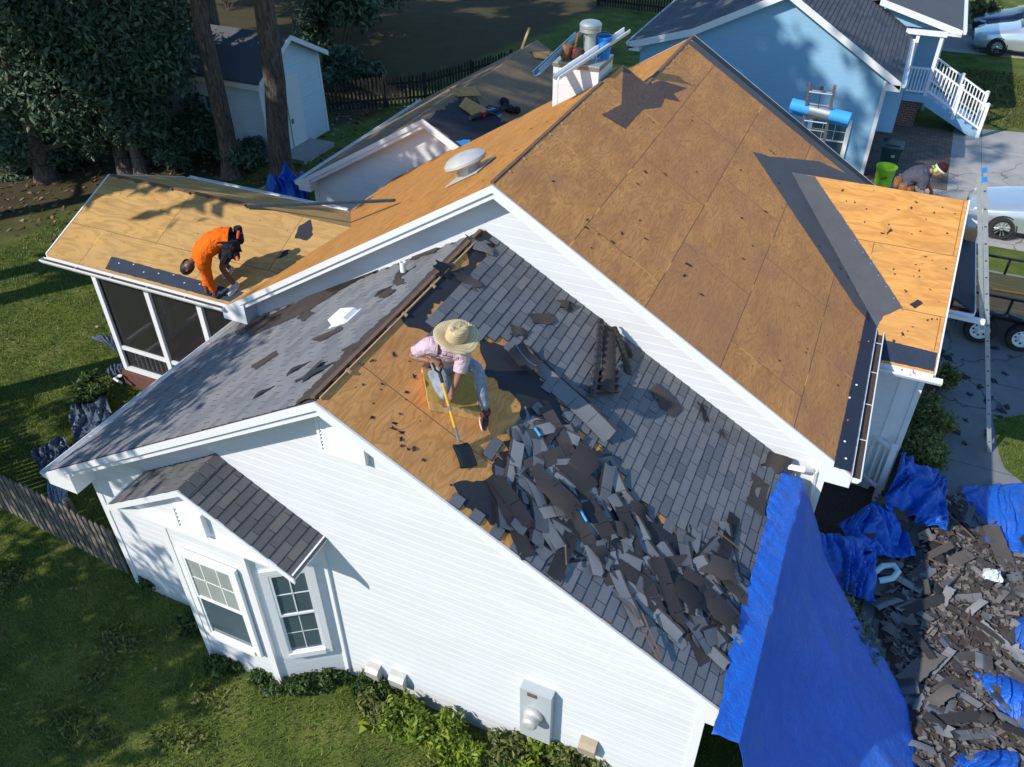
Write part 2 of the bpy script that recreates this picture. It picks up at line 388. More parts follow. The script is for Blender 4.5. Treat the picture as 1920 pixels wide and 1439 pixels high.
def m_straw(name):
    t = NT(name); p = t.obj()
    xy = t.n('ShaderNodeSeparateXYZ', {0: p}).outputs
    r = t.math('SQRT', t.math('ADD', t.math('MULTIPLY', xy[0], xy[0]), t.math('MULTIPLY', xy[1], xy[1])))
    v = t.math('ADD', r, t.math('MULTIPLY', xy[2], .8))
    wv = t.math('PINGPONG', t.math('MULTIPLY', v, 95.0), 1.0); n1 = t.noise(p, 70, 3)
    col = t.mix(wv, (.46, .34, .17), (.72, .58, .36)); col = t.mix(t.math('MULTIPLY', n1, .5), col, (.4, .29, .14))
    t.bump(t.math('ADD', wv, n1), .6, .006); return t.done(col, .75, 0, .25)
def m_carpaint(name, c):
    t = NT(name); t.b.inputs['Coat Weight'].default_value = .7; t.b.inputs['Coat Roughness'].default_value = .05
    return t.done(t.mix(t.noise(t.pos(), 3, 3), tuple(x*.93 for x in c), c), .28, .65, .5)
W_SID = m_siding('white_siding', (.68, .695, .73)); W_TRIM = m_flat('white_trim', (.72, .725, .74), .35, 0, .04, 3)
W_PVC = m_flat('white_plastic', (.8, .8, .8), .3, 0, .03, 3)
S_SID = m_siding('shed_siding', (.56, .70, .79), (.4, .45, .48), .3); N_SID = m_siding('shade_blue_siding', (.24, .46, .66), (.4, .45, .48), .3)  # shed and neighbour siding carry the blue of the shade in their base colour
PLY_OLD = m_ply('weathered_plywood', (.78, .365, .11), (.54, .23, .078), (.37, .165, .085), 1.0, .5, contour=17, sheetvar=.9)
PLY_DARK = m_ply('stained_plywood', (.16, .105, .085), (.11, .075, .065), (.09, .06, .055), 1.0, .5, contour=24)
PLY_OR = m_ply('orange_plywood', (.54, .25, .062), (.40, .175, .042), (.36, .19, .07), .9, .6, contour=14)
PLY_YE = m_ply('yellow_plywood', (.54, .325, .112), (.43, .25, .085), (.38, .245, .11), .8, .3, contour=9)
PLY_NEW = m_ply('fresh_plywood', (.74, .365, .105), (.60, .275, .07), (.52, .27, .10), .55, .55, contour=13)
PLY_WORN = m_ply('stripped_plywood', (.84, .41, .135), (.62, .27, .08), (.44, .2, .075), 1.0, .5, sheets=(2.44, 2.6), contour=15)
OSB = m_ply('grey_board', (.27, .19, .11), (.19, .13, .085), (.21, .16, .12), .3, .7, sheets=(2.44, 1.22), contour=4)
LUMBER = m_flat('raw_lumber', (.42, .27, .13), .8, 0, .35, 9, .3)
LUMBER_D = m_flat('old_lumber', (.14, .08, .05), .85, 0, .4, 9, .3)
SHG = m_shingle('grey_shingle', (.078, .088, .103), (.15, .157, .17)); SHG_D = m_shingle('dark_shingle', (.068, .07, .075), (.125, .125, .128))
SHG_N = m_shingle('far_shingle', (.055, .06, .075), (.1, .105, .12))
SHG_B = m_shingle('brown_shingle_back', (.05, .04, .035), (.105, .08, .068), .35)
FELT = m_felt('black_felt', (.012, .014, .02), (.03, .032, .042)); FELT_G = m_felt('grey_felt', (.06, .062, .07), (.1, .1, .105), .25)
FELT_B = m_felt('brown_felt', (.03, .025, .025), (.075, .055, .045)); ICE = m_felt('blue_black_membrane', (.012, .02, .04), (.03, .045, .075), .2)
STRIP = m_flat('adhesive_strip', (.04, .12, .28), .25, 0, .3, 8)
TARP = m_tarp('blue_tarp', (.006, .085, .42), (.012, .13, .60))
GROUND = m_ground('ground'); CONC = m_conc('concrete', (.42, .40, .38)); ASPH = m_conc('old_concrete', (.22, .22, .23), 1.2)
MULCH = m_flat('mulch', (.06, .04, .03), .95, 0, .8, 30, .9, 30); RUBBLE = m_felt('rubble', (.025, .02, .02), (.08, .06, .05), 1.0)
PAVER = m_paver('brick_paver'); BRICK = m_brick('red_brick')
GLASS = m_glass('window_glass', (.05, .075, .09)); SCREEN_G = m_flat('screen_mesh', (.022, .02, .02), .6, 0, .6, 2.2)  # window glass base lightened to stand in for reflected sky
METAL = m_flat('aluminium', (.55, .57, .6), .35, .8, .12, 5); METAL_D = m_flat('grey_steel', (.3, .29, .28), .45, .7, .25, 8)
GALV = m_flat('galvanised', (.46, .5, .52), .42, .6, .2, 10); BLACKP = m_flat('black_plastic', (.02, .02, .022), .45, 0, .3, 10)
BLACKM = m_flat('black_steel', (.018, .018, .02), .4, .3, .3, 8); RUBBER = m_flat('rubber', (.022, .021, .021), .85, 0, .3, 12)
GREYBOX = m_flat('grey_enamel', (.42, .46, .48), .45, .1, .06, 5); TAN = m_flat('tan_plastic', (.36, .29, .2), .6, 0, .1, 6)
VENTG = m_flat('weathered_vent', (.5, .49, .46), .5, .25, .2, 7)
RED = m_flat('red_plastic', (.5, .02, .02), .35, 0, .1, 6); LIME = m_flat('lime_plastic', (.30, .6, .03), .45, 0, .08, 5)
BIN_D = m_flat('dark_green_plastic', (.008, .03, .04), .4, 0, .2, 5); BUCKET = m_flat('blue_plastic', (.02, .22, .62), .4, 0, .15, 7)
ROLL = m_flat('blue_wrap', (.05, .33, .72), .3, 0, .12, 5); YELLOW = m_flat('yellow_fibreglass', (.72, .38, .02), .4, 0, .12, 12)
FOAM = m_flat('yellow_foam', (.40, .25, .055), .95, 0, .35, 26, .8, 45); FOAM_S = m_flat('cut_foam', (.62, .37, .14), .95, 0, .25, 30, .6, 60)
BARK = m_bark('pine_bark', (.11, .085, .07), (.19, .155, .125)); BARK2 = m_bark('grey_bark', (.16, .14, .115), (.25, .22, .17))
LEAF_D = m_leaf('dark_leaf', (.024, .06, .034), (.06, .115, .062), (.17, .22, .125), .2); LEAF_M = m_leaf('mid_leaf', (.016, .045, .010), (.045, .095, .016), (.11, .15, .03))
LEAF_Y = m_leaf('lime_leaf', (.06, .12, .008), (.17, .25, .018), (.36, .38, .04)); LEAF_O = m_leaf('olive_leaf', (.04, .065, .014), (.11, .14, .03), (.25, .24, .05))
GRASS = m_leaf('grass_blade', (.06, .10, .018), (.15, .205, .032), (.34, .33, .085), .25)
LEAFLIT = m_leaf('fallen_leaf', (.1, .05, .025), (.2, .11, .06), (.34, .22, .14), .1)
SILVER = m_carpaint('silver_paint', (.62, .66, .7)); NAVY = m_carpaint('navy_paint', (.012, .02, .05)); CARGL = m_glass('car_glass', (.015, .02, .022))
HEADL = m_flat('clear_lens', (.75, .78, .8), .1, .2, .05, 5); CHROME = m_flat('bright_alloy', (.7, .72, .74), .22, .9, .05, 5)
PINK = m_cloth('pink_cotton', (.62, .44, .52), (.74, .56, .63)); DENIM = m_cloth('faded_denim', (.20, .235, .30), (.36, .40, .46)); ORANGE = m_cloth('orange_cotton', (.9, .13, .006), (1, .19, .01))
GREYT = m_cloth('slate_cotton', (.055, .06, .085), (.1, .105, .135)); BLKCL = m_cloth('black_cloth', (.012, .012, .018), (.035, .035, .045)); KHAKI = m_cloth('worn_khaki', (.12, .09, .065), (.2, .16, .11))
SKIN1 = m_skin('tan_skin', (.30, .14, .085)); SKIN2 = m_skin('dark_skin', (.14, .065, .045)); SKIN3 = m_skin('fair_skin', (.42, .22, .15))
HAIR = m_flat('black_hair', (.012, .011, .012), .6, 0, .5, 40, .6, 150); STRAW = m_straw('straw'); SHOE = m_cloth('maroon_shoe', (.07, .03, .035), (.13, .065, .07)); SHOE_W = m_cloth('pale_shoe', (.4, .42, .46), (.6, .62, .66))
SOLE = m_flat('pink_sole', (.6, .42, .38), .7); LEATHER = m_cloth('tan_leather', (.2, .09, .04), (.34, .17, .08)); LEATH_D = m_cloth('dark_leather', (.05, .03, .03), (.1, .06, .055)); WHITEC = m_cloth('white_cloth', (.6, .75, .78), (.8, .86, .88))
FENCE = m_bark('fence_board', (.17, .15, .13), (.29, .25, .215)); FENCE_D = m_bark('dark_fence_board', (.045, .04, .035), (.09, .075, .06))
CAP_R = m_cloth('maroon_cap', (.03, .010, .012), (.06, .015, .016)); PRINT = m_cloth('shirt_print', (.08, .05, .03), (.2, .2, .04), 40)
# ------------------------------------------------------------------ setting: ground, paving
def sheet(name, pts, z, mat, kind='structure', wave=0):
    mb = MB(); mb.poly([(p[0], p[1], z) for p in pts]); return mb.build(name, mat, None, kind=kind)
mb = MB(); mb.grid(lambda u, v: (-110+220*u, -60+260*v, GZ), 44, 52); mb.build('lawn', GROUND, kind='structure')
sheet('driveway', [(5.9, -3.5), (12.5, -3.5), (12.5, 16.6), (6.9, 16.6), (6.9, 11.3), (6.15, 11.3), (6.15, 5.4), (5.9, 5.4)], GZ+.006, ASPH)
sheet('walkway', [(4.72, 21.2), (18, 21.2), (18, 18.0), (6.6, 18.0), (6.6, 18.6), (4.72, 18.6)], GZ+.004, CONC)
sheet('concrete_pad', [(6.85, 21.2), (9.05, 21.2), (9.2, 27.2), (6.95, 26.9)], GZ+.005, CONC)
sheet('brick_patio', [(4.3, 21.25), (6.84, 21.25), (6.94, 26.4), (4.3, 26.4)], GZ+.006, PAVER)
sheet('street_drive', [(6.3, 36.2), (30, 37.0), (30, 41.5), (6.1, 41.2)], GZ+.006, CONC)
sheet('garden_bed', ragged([(4.7, 3.9), (6.05, 3.9), (6.2, 6.6), (6.95, 7.0), (6.95, 11.2), (4.7, 11.2)], .06, .2, 3), GZ+.012, MULCH)
sheet('grass_strip', [(p.x, p.y) for p in (atG(*q) for q in ((1862, 787), (1980, 770), (1980, 950), (1920, 908), (1884, 880), (1872, 850)))], GZ+.012, GROUND)
# ------------------------------------------------------------------ the house being re-roofed
HOUSE = thing('house', 'white sided house with its shingles half stripped down to bare plywood', 'house', (0, 2, GZ))
def roofslab(mb, xy, zf, th, uvf, m=0, off=0):
    top = [V((x, y, zf(x, y)+off)) for x, y in xy]; uv = [uvf(x, y) for x, y in xy]
    if (top[1]-top[0]).cross(top[2]-top[1]).z < 0: top = top[::-1]; uv = uv[::-1]
    return mb.prism([p-V((0, 0, th)) for p in top], (0, 0, th), m, uv)
sl = lambda s: math.hypot(1, s)
uvW = lambda x, y: (y+20, abs(x)*sl(S1)); uvM = lambda x, y: (y+.53, abs(x-MX)*sl(S2)); uvP = lambda x, y: (x+20.2, abs(y-5.56)*sl(S3))
uvC = lambda x, y: (x, abs(y-9.95)*sl(S4)); uvL = lambda x, y: (y, abs(x+3.79)*sl(S5))
# walls
mb = MB()
lapwall(mb, (0, .32, 0), (1, 0, 0), (0, -1, 0), [(-4.55, GZ), (4.25, GZ), (4.25, zW(4.25)-.1), (0, -.1), (-4.55, zW(4.55)-.1)])
mb.build('front_wall', W_SID, HOUSE)
mb = MB(); lapwall(mb, (-4.55, 0, 0), (0, 1, 0), (-1, 0, 0), [(.32, GZ), (4.0, GZ), (4.0, zW(4.55)-.12), (.32, zW(4.55)-.12)])
lapwall(mb, (4.25, 0, 0), (0, 1, 0), (1, 0, 0), [(.32, GZ), (4.0, GZ), (4.0, zW(4.25)-.12), (.32, zW(4.25)-.12)])
mb.build('wing_side_wall', W_SID, HOUSE)
mb = MB(); lapwall(mb, (0, 3.95, 0), (1, 0, 0), (0, -1, 0), [(-4.4, GZ), (4.9, GZ), (4.9, zM(4.9)-.1), (MX, MZ-.1), (-4.4, zM(-4.4)-.1)])
mb.build('gable_wall', W_SID, HOUSE)
mb = MB()
lapwall(mb, (4.9, 0, 0), (0, 1, 0), (1, 0, 0), [(3.95, GZ), (11.9, GZ), (11.9, zM(4.9)-.12), (3.95, zM(4.9)-.12)])
lapwall(mb, (-4.4, 0, 0), (0, 1, 0), (-1, 0, 0), [(3.95, GZ), (9.25, GZ), (9.25, zM(-4.4)-.12), (3.95, zM(-4.4)-.12)])
lapwall(mb, (0, 11.9, 0), (-1, 0, 0), (0, 1, 0), [(-4.9, GZ), (4.4, GZ), (4.4, -2.3), (-.7, .35), (-4.9, -2.3)])
mb.build('main_side_wall', W_SID, HOUSE)
mb = MB()      # cross gable walls over the entrance and its end
lapwall(mb, (0, 7.25, 0), (1, 0, 0), (0, -1, 0), [(4.9, GZ), (5.85, GZ), (5.85, zC(7.25)-.15), (4.9, zC(7.25)-.15)])
lapwall(mb, (5.85, 0, 0), (0, 1, 0), (1, 0, 0), [(7.25, GZ), (12.6, GZ), (12.6, zC(12.6)-.15), (9.95, -1.2), (7.25, zC(7.25)-.15)])
mb.build('entrance_wall', W_SID, HOUSE)
mb = MB(); lapwall(mb, (0, 9.25, 0), (1, 0, 0), (0, -1, 0), [(-6.85, GZ), (-2.6, GZ), (-2.6, zL(-2.6)-.1), (-3.79, -.84), (-6.85, zL(-6.85)-.1)])
lapwall(mb, (-6.85, 0, 0), (0, 1, 0), (-1, 0, 0), [(9.25, GZ), (14.7, GZ), (14.7, zL(-6.85)-.1), (9.25, zL(-6.85)-.1)])
mb.build('rear_wing_wall', W_SID, HOUSE)
for x, y, zt in ((-4.55, .32, zW(4.55)-.12), (4.25, .32, zW(4.25)-.12), (-6.85, 9.25, zL(-6.85)-.12), (5.85, 7.25, zC(7.25)-.16), (4.9, 3.95, zM(4.9)-.14)):
    mb = MB(); mb.bx(x-.05 if x < 0 else x-.055, x+.055 if x < 0 else x+.05, y-.03, y+.06, GZ, zt); mb.build('corner_board', W_TRIM, HOUSE, bevel=.004)
# decks
mb = MB(); roofslab(mb, [(-5, 0), (0, 0), (0, 3.95), (-4.35, 3.95), (-4.35, 4.5), (-5, 4.5)], lambda x, y: zW(x), .04, uvW)
mb.build('wing_west_deck', FELT_B, HOUSE)
mb = MB(); roofslab(mb, [(0, 0), (4.56, 0), (4.56, 3.95), (0, 3.95)], lambda x, y: zW(x), .04, uvW)
mb.build('stripped_plywood_deck', PLY_WORN, HOUSE, label='bare orange plywood deck with swirling grain')
mb = MB(); roofslab(mb, [(MX, 3.68), (5.215, 3.68), (5.215, 12.13), (.709, 12.13), (.709, 8.88), (MX, 8.88)], lambda x, y: zM(x), .045, uvM)
mb.build('weathered_plywood_deck', PLY_OLD, HOUSE, label='large brown weathered plywood slope')
mb = MB(); roofslab(mb, [(MX, 3.68), (-4.76, 3.68), (-4.76, 9.2), (-3.0, 9.2), (-3.0, 8.88), (MX, 8.88)], lambda x, y: zM(x), .045, uvM)
roofslab(mb, [(.709, 8.88), (.709, 12.13), (-2.5, 12.13), (-2.5, 8.88)], lambda x, y: .519-S2*(.709-x), .045, uvM)
mb.prism([(MX, 8.885, MZ), (.709, 8.885, .519), (.709, 8.885, .0), (-4, 8.885, -2.4), (-4, 8.885, zM(-4)-.05), (MX, 8.885, MZ-.05)], (0, .03, 0), 0)
mb.build('orange_plywood_deck', PLY_OR, HOUSE, label='orange plywood slope left of the main ridge')
mb = MB(); roofslab(mb, [(-8.8, 3.73), (-4.64, 3.73), (-3.35, 5.56), (-8.8, 5.56)], lambda x, y: zP(y), .04, uvP)
roofslab(mb, [(-8.8, 7.39), (-4.64, 7.39), (-3.35, 5.56), (-8.8, 5.56)], lambda x, y: zP(y), .04, uvP)
mb.build('porch_roof_deck', PLY_YE, HOUSE, label='yellow plywood roof over the screened porch')
# porch valley and ridge seams, torn membrane patches
mb = MB(); roofslab(mb, [(3.236, 9.95), (6.16, 9.95), (6.16, 6.8), (5.3, 6.8), (5.02, 7.6)], lambda x, y: zC(y), .04, uvC)
roofslab(mb, [(3.236, 9.95), (6.16, 9.95), (6.16, 13.1), (5.3, 13.1), (5.02, 12.3)], lambda x, y: zC(y), .04, uvC)
mb.build('entrance_roof_deck', PLY_NEW, HOUSE, label='bright new plywood roof over the entrance')
mb = MB(); roofslab(mb, [(-3.79, 9.0), (-7.1, 9.0), (-7.1, 14.9), (-3.79, 14.9)], lambda x, y: zL(x), .04, uvL)
roofslab(mb, [(-3.79, 9.0), (-2.95, 9.0), (-2.45, 9.3), (-2.45, 14.4), (-3.1, 14.9), (-3.79, 14.9)], lambda x, y: zL(x), .04, uvL)
mb.build('rear_wing_deck', OSB, HOUSE, label='grey brown board deck of the rear wing')
# shingle courses made of single tabs
def tabs(mb, y0, y1, x_of, z_of, nrow, expo, skip=None, sgn=1, w=.305, seed=1, ridge_axis='y', th=.009, base=.012):
    r = random.Random(seed)
    for k in range(nrow):
        v0, v1 = k*expo, (k+1)*expo+.004; off = (k % 2)*w/2 + r.uniform(-.01, .01); y = y0-off
        while y < y1:
            a, b = max(y+.004, y0), min(y+w-.004, y1); y += w
            if b-a < .03: continue
            jv = r.uniform(-.003, .003)
            def P(v, yy, h):
                x = x_of(v); z = z_of(v)+h
                return V((x, yy, z)) if ridge_axis == 'y' else V((yy, x, z))
            xm, ym = x_of((v0+v1)/2), (a+b)/2
            if skip and skip(xm, ym): continue
            hb, ht = base+th+r.uniform(0, .004), base
            q = [P(v0, a, ht), P(v0, b, ht), P(v1+jv, b, hb), P(v1+jv, a, hb)]
            lo = [P(v1+jv, a, hb), P(v1+jv, b, hb), P(v1+jv, b, .001), P(v1+jv, a, .001)]
            if (q[1]-q[0]).cross(q[2]-q[0]).z < 0: q = q[::-1]
            i = len(mb.v); mb.v += [tuple(p) for p in q]; mb.f.append((i, i+1, i+2, i+3)); mb.m.append(0); mb.uv.append(None)
            mb.poly(lo, 1); 
            mb.poly([P(v0, a, ht), P(v1+jv, a, hb), P(v1+jv, a, 0), P(v0, a, 0)], 1)
            mb.poly([P(v0, b, ht), P(v1+jv, b, hb), P(v1+jv, b, 0), P(v0, b, 0)], 1)
EXPO_PX = [(753, 590), (765, 612), (800, 622), (850, 640), (893, 640), (905, 680), (915, 708), (933, 730), (968, 748), (980, 775), (985, 797), (960, 805), (935, 830), (905, 838), (932, 852), (928, 868), (918, 895), (885, 905), (850, 908), (872, 950), (600, 752)]
FELT1_PX = [(905, 428), (930, 450), (900, 492), (862, 545), (800, 590), (815, 628), (893, 636), (850, 642), (800, 624), (765, 614), (753, 590)]
FELT2_PX = [(893, 632), (950, 650), (1000, 690), (1040, 740), (1060, 790), (1120, 850), (1190, 930), (1250, 985), (1330, 1060), (1350, 1150), (1290, 1170), (1210, 1100), (1180, 1060), (1120, 1075), (1060, 1060), (1010, 1035), (950, 1000), (872, 952), (850, 908), (918, 895), (930, 860), (985, 797), (968, 748), (915, 708)]
wr = lambda L: [(p.x, p.y) for p in (atWR(*q) for q in L)]
EXPO, FEL1, FEL2 = wr(EXPO_PX), wr(FELT1_PX), wr(FELT2_PX)
mb = MB(); tabs(mb, 0, 3.94, lambda v: v/sl(S1), lambda v: -S1*v/sl(S1), 41, .1277, lambda x, y: inpoly(x, y, EXPO) or inpoly(x, y, FEL1) or inpoly(x, y, FEL2), seed=2)
mb.build('east_shingles', [SHG, FELT], HOUSE, label='grey three-tab shingles torn back around the kneeling worker')
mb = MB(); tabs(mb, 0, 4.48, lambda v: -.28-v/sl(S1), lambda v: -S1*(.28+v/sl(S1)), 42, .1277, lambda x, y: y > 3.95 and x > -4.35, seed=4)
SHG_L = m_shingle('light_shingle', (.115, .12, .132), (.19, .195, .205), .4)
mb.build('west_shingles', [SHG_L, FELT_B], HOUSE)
def patch(name, polys, zf, mat, h, amp=.02, seed=0, label=None, step=.05, uvf=None):
    for i, P in enumerate(polys):
        mb = MB()
        R = ragged([(a, b) for a, b in P], amp, step, seed+i); top = [V((p.x, p.y, zf(p.x, p.y)+h)) for p in R]
        a = sum((top[k].x*top[(k+1) % len(top)].y-top[(k+1) % len(top)].x*top[k].y) for k in range(len(top)))
        top = top if a > 0 else top[::-1]; mb.poly(top, 0, [uvf(p.x, p.y) for p in top] if uvf else None)
        o_ = mb.build(name, mat, HOUSE, label=label)
    return o_
zWf = lambda x, y: zW(x)
patch('torn_felt', [FEL1, FEL2], zWf, FELT, .004, .035, 5, 'torn black felt edge on the stripped wing slope')
patch('ridge_felt', [[(-.005, .02), (-.3, .05), (-.34, 1.2), (-.24, 2.2), (-.3, 3.0), (-.2, 3.9), (-.005, 3.93)]], zWf, FELT_B, .026, .03, 9)
wl = lambda L: [(p.x, p.y) for p in (atWL(*q) for q in L)]
patch('torn_patch', [wl(L) for L in ([(610, 545), (640, 520), (690, 500), (700, 512), (660, 535), (625, 555)], [(770, 478), (800, 468), (822, 463), (815, 478), (790, 484), (775, 492)], [(555, 600), (580, 585), (590, 590), (570, 605)], [(440, 625), (500, 590), (510, 597), (450, 632)], [(455, 618), (560, 568), (640, 524), (715, 496), (722, 503), (650, 540), (575, 588), (520, 612), (470, 634)], [(700, 560), (725, 545), (742, 548), (722, 562)], [(640, 660), (668, 648), (672, 655), (648, 668)], [(505, 600), (530, 590), (528, 600), (512, 608)], [(585, 640), (640, 615), (642, 622), (600, 645)], [(470, 690), (520, 660), (522, 668), (480, 697)], [(735, 530), (752, 520), (760, 535), (742, 540)])], zWf, FELT_B, .03, .025, 21)
# ridge slots and lumber bits
mb = MB(); mb.beam((-.05, .03, .012), (-.05, 3.9, .012), .05, .035, m=0); mb.beam((.02, .05, .006), (.02, 3.6, .006), .018, .02, m=1)
for y in (.55, 1.72, 2.4, 2.95): mb.box((.03, y, .0), (.06, .035, .035), Matrix.Rotation(.5, 3, 'Y'), 1)
mb.build('wing_ridge_board', [LUMBER_D, LUMBER], HOUSE)
mb = MB(); mb.beam((MX-.03, 3.72, MZ+.0), (MX-.03, 7.9, MZ+.0), .05, .03, m=0); mb.beam((.68, 8.92, .52), (.68, 12.1, .52), .06, .03, m=0)
for k in range(8): mb.box((MX+.02, 4.15+k*.46, MZ-.016), (.04, .025, .025), Matrix.Rotation(.5, 3, 'Y'), 1)
for k in range(7): mb.box((.73, 9.1+k*.45, .5), (.05, .03, .03), Matrix.Rotation(.5, 3, 'Y'), 1)
mb.build('main_ridge_board', [LUMBER_D, LUMBER], HOUSE)
mb = MB(); mb.beam((-8.75, 5.56, -1.39), (-5.3, 5.56, -1.39), .05, .035)
for k in range(8): mb.box((-8.5+k*.42, 5.53, -1.385), (.04, .08, .03))
mb.build('porch_ridge_board', LUMBER_D, HOUSE)
# membranes: valley felt, eave strips, rear rake felt
zMf = lambda x, y: zM(x); zCf = lambda x, y: zC(y); zPf = lambda x, y: zP(y); zLf = lambda x, y: zL(x)
mr = lambda L: [(p.x, p.y) for p in (atMR(*q) for q in L)]
cn = lambda L: [(p.x, p.y) for p in (atCN(*q) for q in L)]
patch('valley_felt', [[(3.24, 9.98), (5.04, 7.58), (5.1, 7.3), (4.82, 7.42), (2.55, 9.55), (2.75, 9.8)]], zMf, FELT_G, .006, .006, 31, 'dark felt laid in the valley')
patch('valley_felt', [[(3.236, 9.94), (5.02, 7.6), (5.2, 7.25)]+cn([(1655, 594), (1692, 578), (1605, 446), (1527, 332)])], zCf, FELT_G, .009, .006, 33)
patch('valley_felt', [[(2.75, 9.75), (2.95, 9.55), (3.9, 10.8), (5.0, 12.2), (4.8, 12.13), (3.6, 11.2)]], zMf, FELT_G, .008, .005, 34)
patch('rake_felt', [[(.72, 12.12), (5.21, 12.12), (5.21, 11.62), (.74, 11.58)]], zMf, FELT_G, .006, .004, 35, 'grey felt strip along the rear roof edge')
patch('rake_felt', [[(.72, 12.12), (5.21, 12.12), (5.21, 11.9), (.73, 11.88)]], zMf, FELT, .009, .003, 36)
patch('eave_membrane', [[(5.21, 3.72), (5.21, 7.55), (5.02, 7.55), (4.98, 3.55)]], zMf, ICE, .006, .004, 37)
patch('eave_membrane', [[(5.1, 6.81), (6.15, 6.81), (6.15, 7.12), (5.15, 7.15)]], zCf, ICE, .006, .004, 38)
patch('eave_membrane', [[(-7.4, 3.74), (-4.66, 3.74), (-4.52, 3.96), (-7.45, 3.99)]], zPf, ICE, .006, .006, 39)
pn = lambda L: [(p.x, p.y) for p in (atPN(*q) for q in L)]
patch('torn_membrane', [pn([(560, 425), (582, 412), (587, 440), (575, 452), (552, 448), (557, 436)]), pn([(528, 475), (541, 468), (540, 478), (515, 488)])], zPf, FELT, .006, .015, 41)
mb = MB()      # roofing-nail caps on the membranes
for (px, py, f) in [(1629, 640, atMR), (1607, 640, atMR), (1606, 722, atMR), (1590, 788, atMR), (1586, 860, atMR), (1593, 746, atMR), (1584, 828, atMR)]:
    p = f(px, py, .012); mb.lathe([(.018, 0), (.014, .006), (0, .008)], p, None, 8, 0 if py in (640, 788) else 1)
for px, py, k in [(1688, 692, 1), (1710, 694, 1), (1712, 699, 0), (1748, 706, 1), (1660, 686, 1)]:
    mb.lathe([(.018, 0), (.014, .006), (0, .008)], atCN(px, py, .012), None, 8, k)
for k in range(9):
    p = V((-7.2+k*.3, 3.9+.05*math.sin(k*2.1), 0)); p.z = zP(p.y)+.01; mb.lathe([(.016, 0), (.012, .006), (0, .008)], p, None, 8, 1)
for k in range(7):
    p = atCN(1604+k*14.5, 452+k*21.5, .014); mb.lathe([(.016, 0), (.012, .006), (0, .008)], p, None, 8, 2)
mb.build('nail_cap', [RED, W_PVC, BUCKET], HOUSE)
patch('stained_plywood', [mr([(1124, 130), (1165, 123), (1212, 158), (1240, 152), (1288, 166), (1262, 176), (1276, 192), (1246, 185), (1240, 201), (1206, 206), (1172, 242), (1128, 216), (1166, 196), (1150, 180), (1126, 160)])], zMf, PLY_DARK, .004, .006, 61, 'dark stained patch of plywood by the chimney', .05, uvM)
# rake trim, soffits, fascias, gutters
def rake(mb, x0, x1, zf, ya, yb, top, bot, m=0):
    mb.prism([(x0, ya, zf(x0)-top), (x1, ya, zf(x1)-top), (x1, ya, zf(x1)-bot), (x0, ya, zf(x0)-bot)], (0, yb-ya, 0), m)
fa = MB()
for x0, x1, zf, y, wall in ((-5.0, 0, zW, 0, .32), (0, 4.56, zW, 0, .32), (-4.76, MX, zM, 3.68, 3.95), (MX, 5.215, zM, 3.68, 3.95), (-7.1, -3.79, zL, 9.0, 9.25), (-3.79, -2.95, zL, 9.0, 9.25)):
    rake(fa, x0, x1, zf, y-.03, y-.004, .0, .10); rake(fa, x0, x1, zf, y, y+.03, .043, .19)
    rake(fa, x0, x1, zf, y+.031, wall-.02, .13, .15); rake(fa, x0, x1, zf, wall-.05, wall-.021, .15, .25)
for x0, x1 in ((.709, 5.215),): rake(fa, x0, x1, zM, 12.135, 12.165, .0, .18)
rake(fa, -2.5, .709, lambda x: .519-S2*(.709-x), 12.135, 12.165, 0, .18)
def raky(mb, y0, y1, zf, xa, xb, top, bot, m=0):
    mb.prism([(xa, y0, zf(y0)-top), (xa, y1, zf(y1)-top), (xa, y1, zf(y1)-bot), (xa, y0, zf(y0)-bot)], (xb-xa, 0, 0), m)
for y0, y1, zf, x in ((3.73, 5.56, zP, -8.8), (5.56, 7.39, zP, -8.8)): raky(fa, y0, y1, zf, x-.03, x-.002, -.01, .13)
for y0, y1 in ((6.8, 9.95), (9.95, 13.1)): raky(fa, y0, y1, zC, 6.165, 6.19, -.012, .15)
# eave fascia boards
def eave(mb, x, y0, y1, z, s): mb.bx(x-.02 if s < 0 else x+.002, x-.002 if s < 0 else x+.02, y0, y1, z-.19, z-.012)
eave(fa, -5.0, 0, 4.5, zW(5), -1); eave(fa, 4.56, 0, 3.95, zW(4.56), 1); eave(fa, 5.215, 3.68, 12.1, zM(5.215), 1); eave(fa, -4.76, 3.68, 3.75, zM(-4.76), -1)
eave(fa, -4.76, 7.4, 9.0, zM(-4.76), -1); eave(fa, -7.1, 9, 14.9, zL(-7.1), -1)
fa.bx(-8.8, -4.7, 3.70, 3.728, zP(3.73)-.2, zP(3.73)-.045); fa.bx(-8.8, -4.7, 7.392, 7.42, zP(7.39)-.2, zP(7.39)-.01); fa.bx(5.1, 6.16, 6.77, 6.795, zC(6.8)-.18, zC(6.8)-.03)
# eave soffits
fa.bx(-5.0, -4.57, .05, 4.4, zW(5)-.2, zW(5)-.185); fa.bx(4.27, 4.56, .05, 3.9, zW(4.56)-.2, zW(4.56)-.185); fa.bx(4.93, 5.215, 3.72, 12, zM(5.215)-.2, zM(5.215)-.185)
fa.bx(-8.7, -4.7, 3.73, 4.28, zP(3.73)-.2, zP(3.73)-.185); fa.bx(4.9, 6.15, 6.8, 7.23, zC(6.8)-.2, zC(6.8)-.18); fa.bx(-7.1, -6.87, 9.03, 14.8, zL(-7.1)-.2, zL(-7.1)-.185)
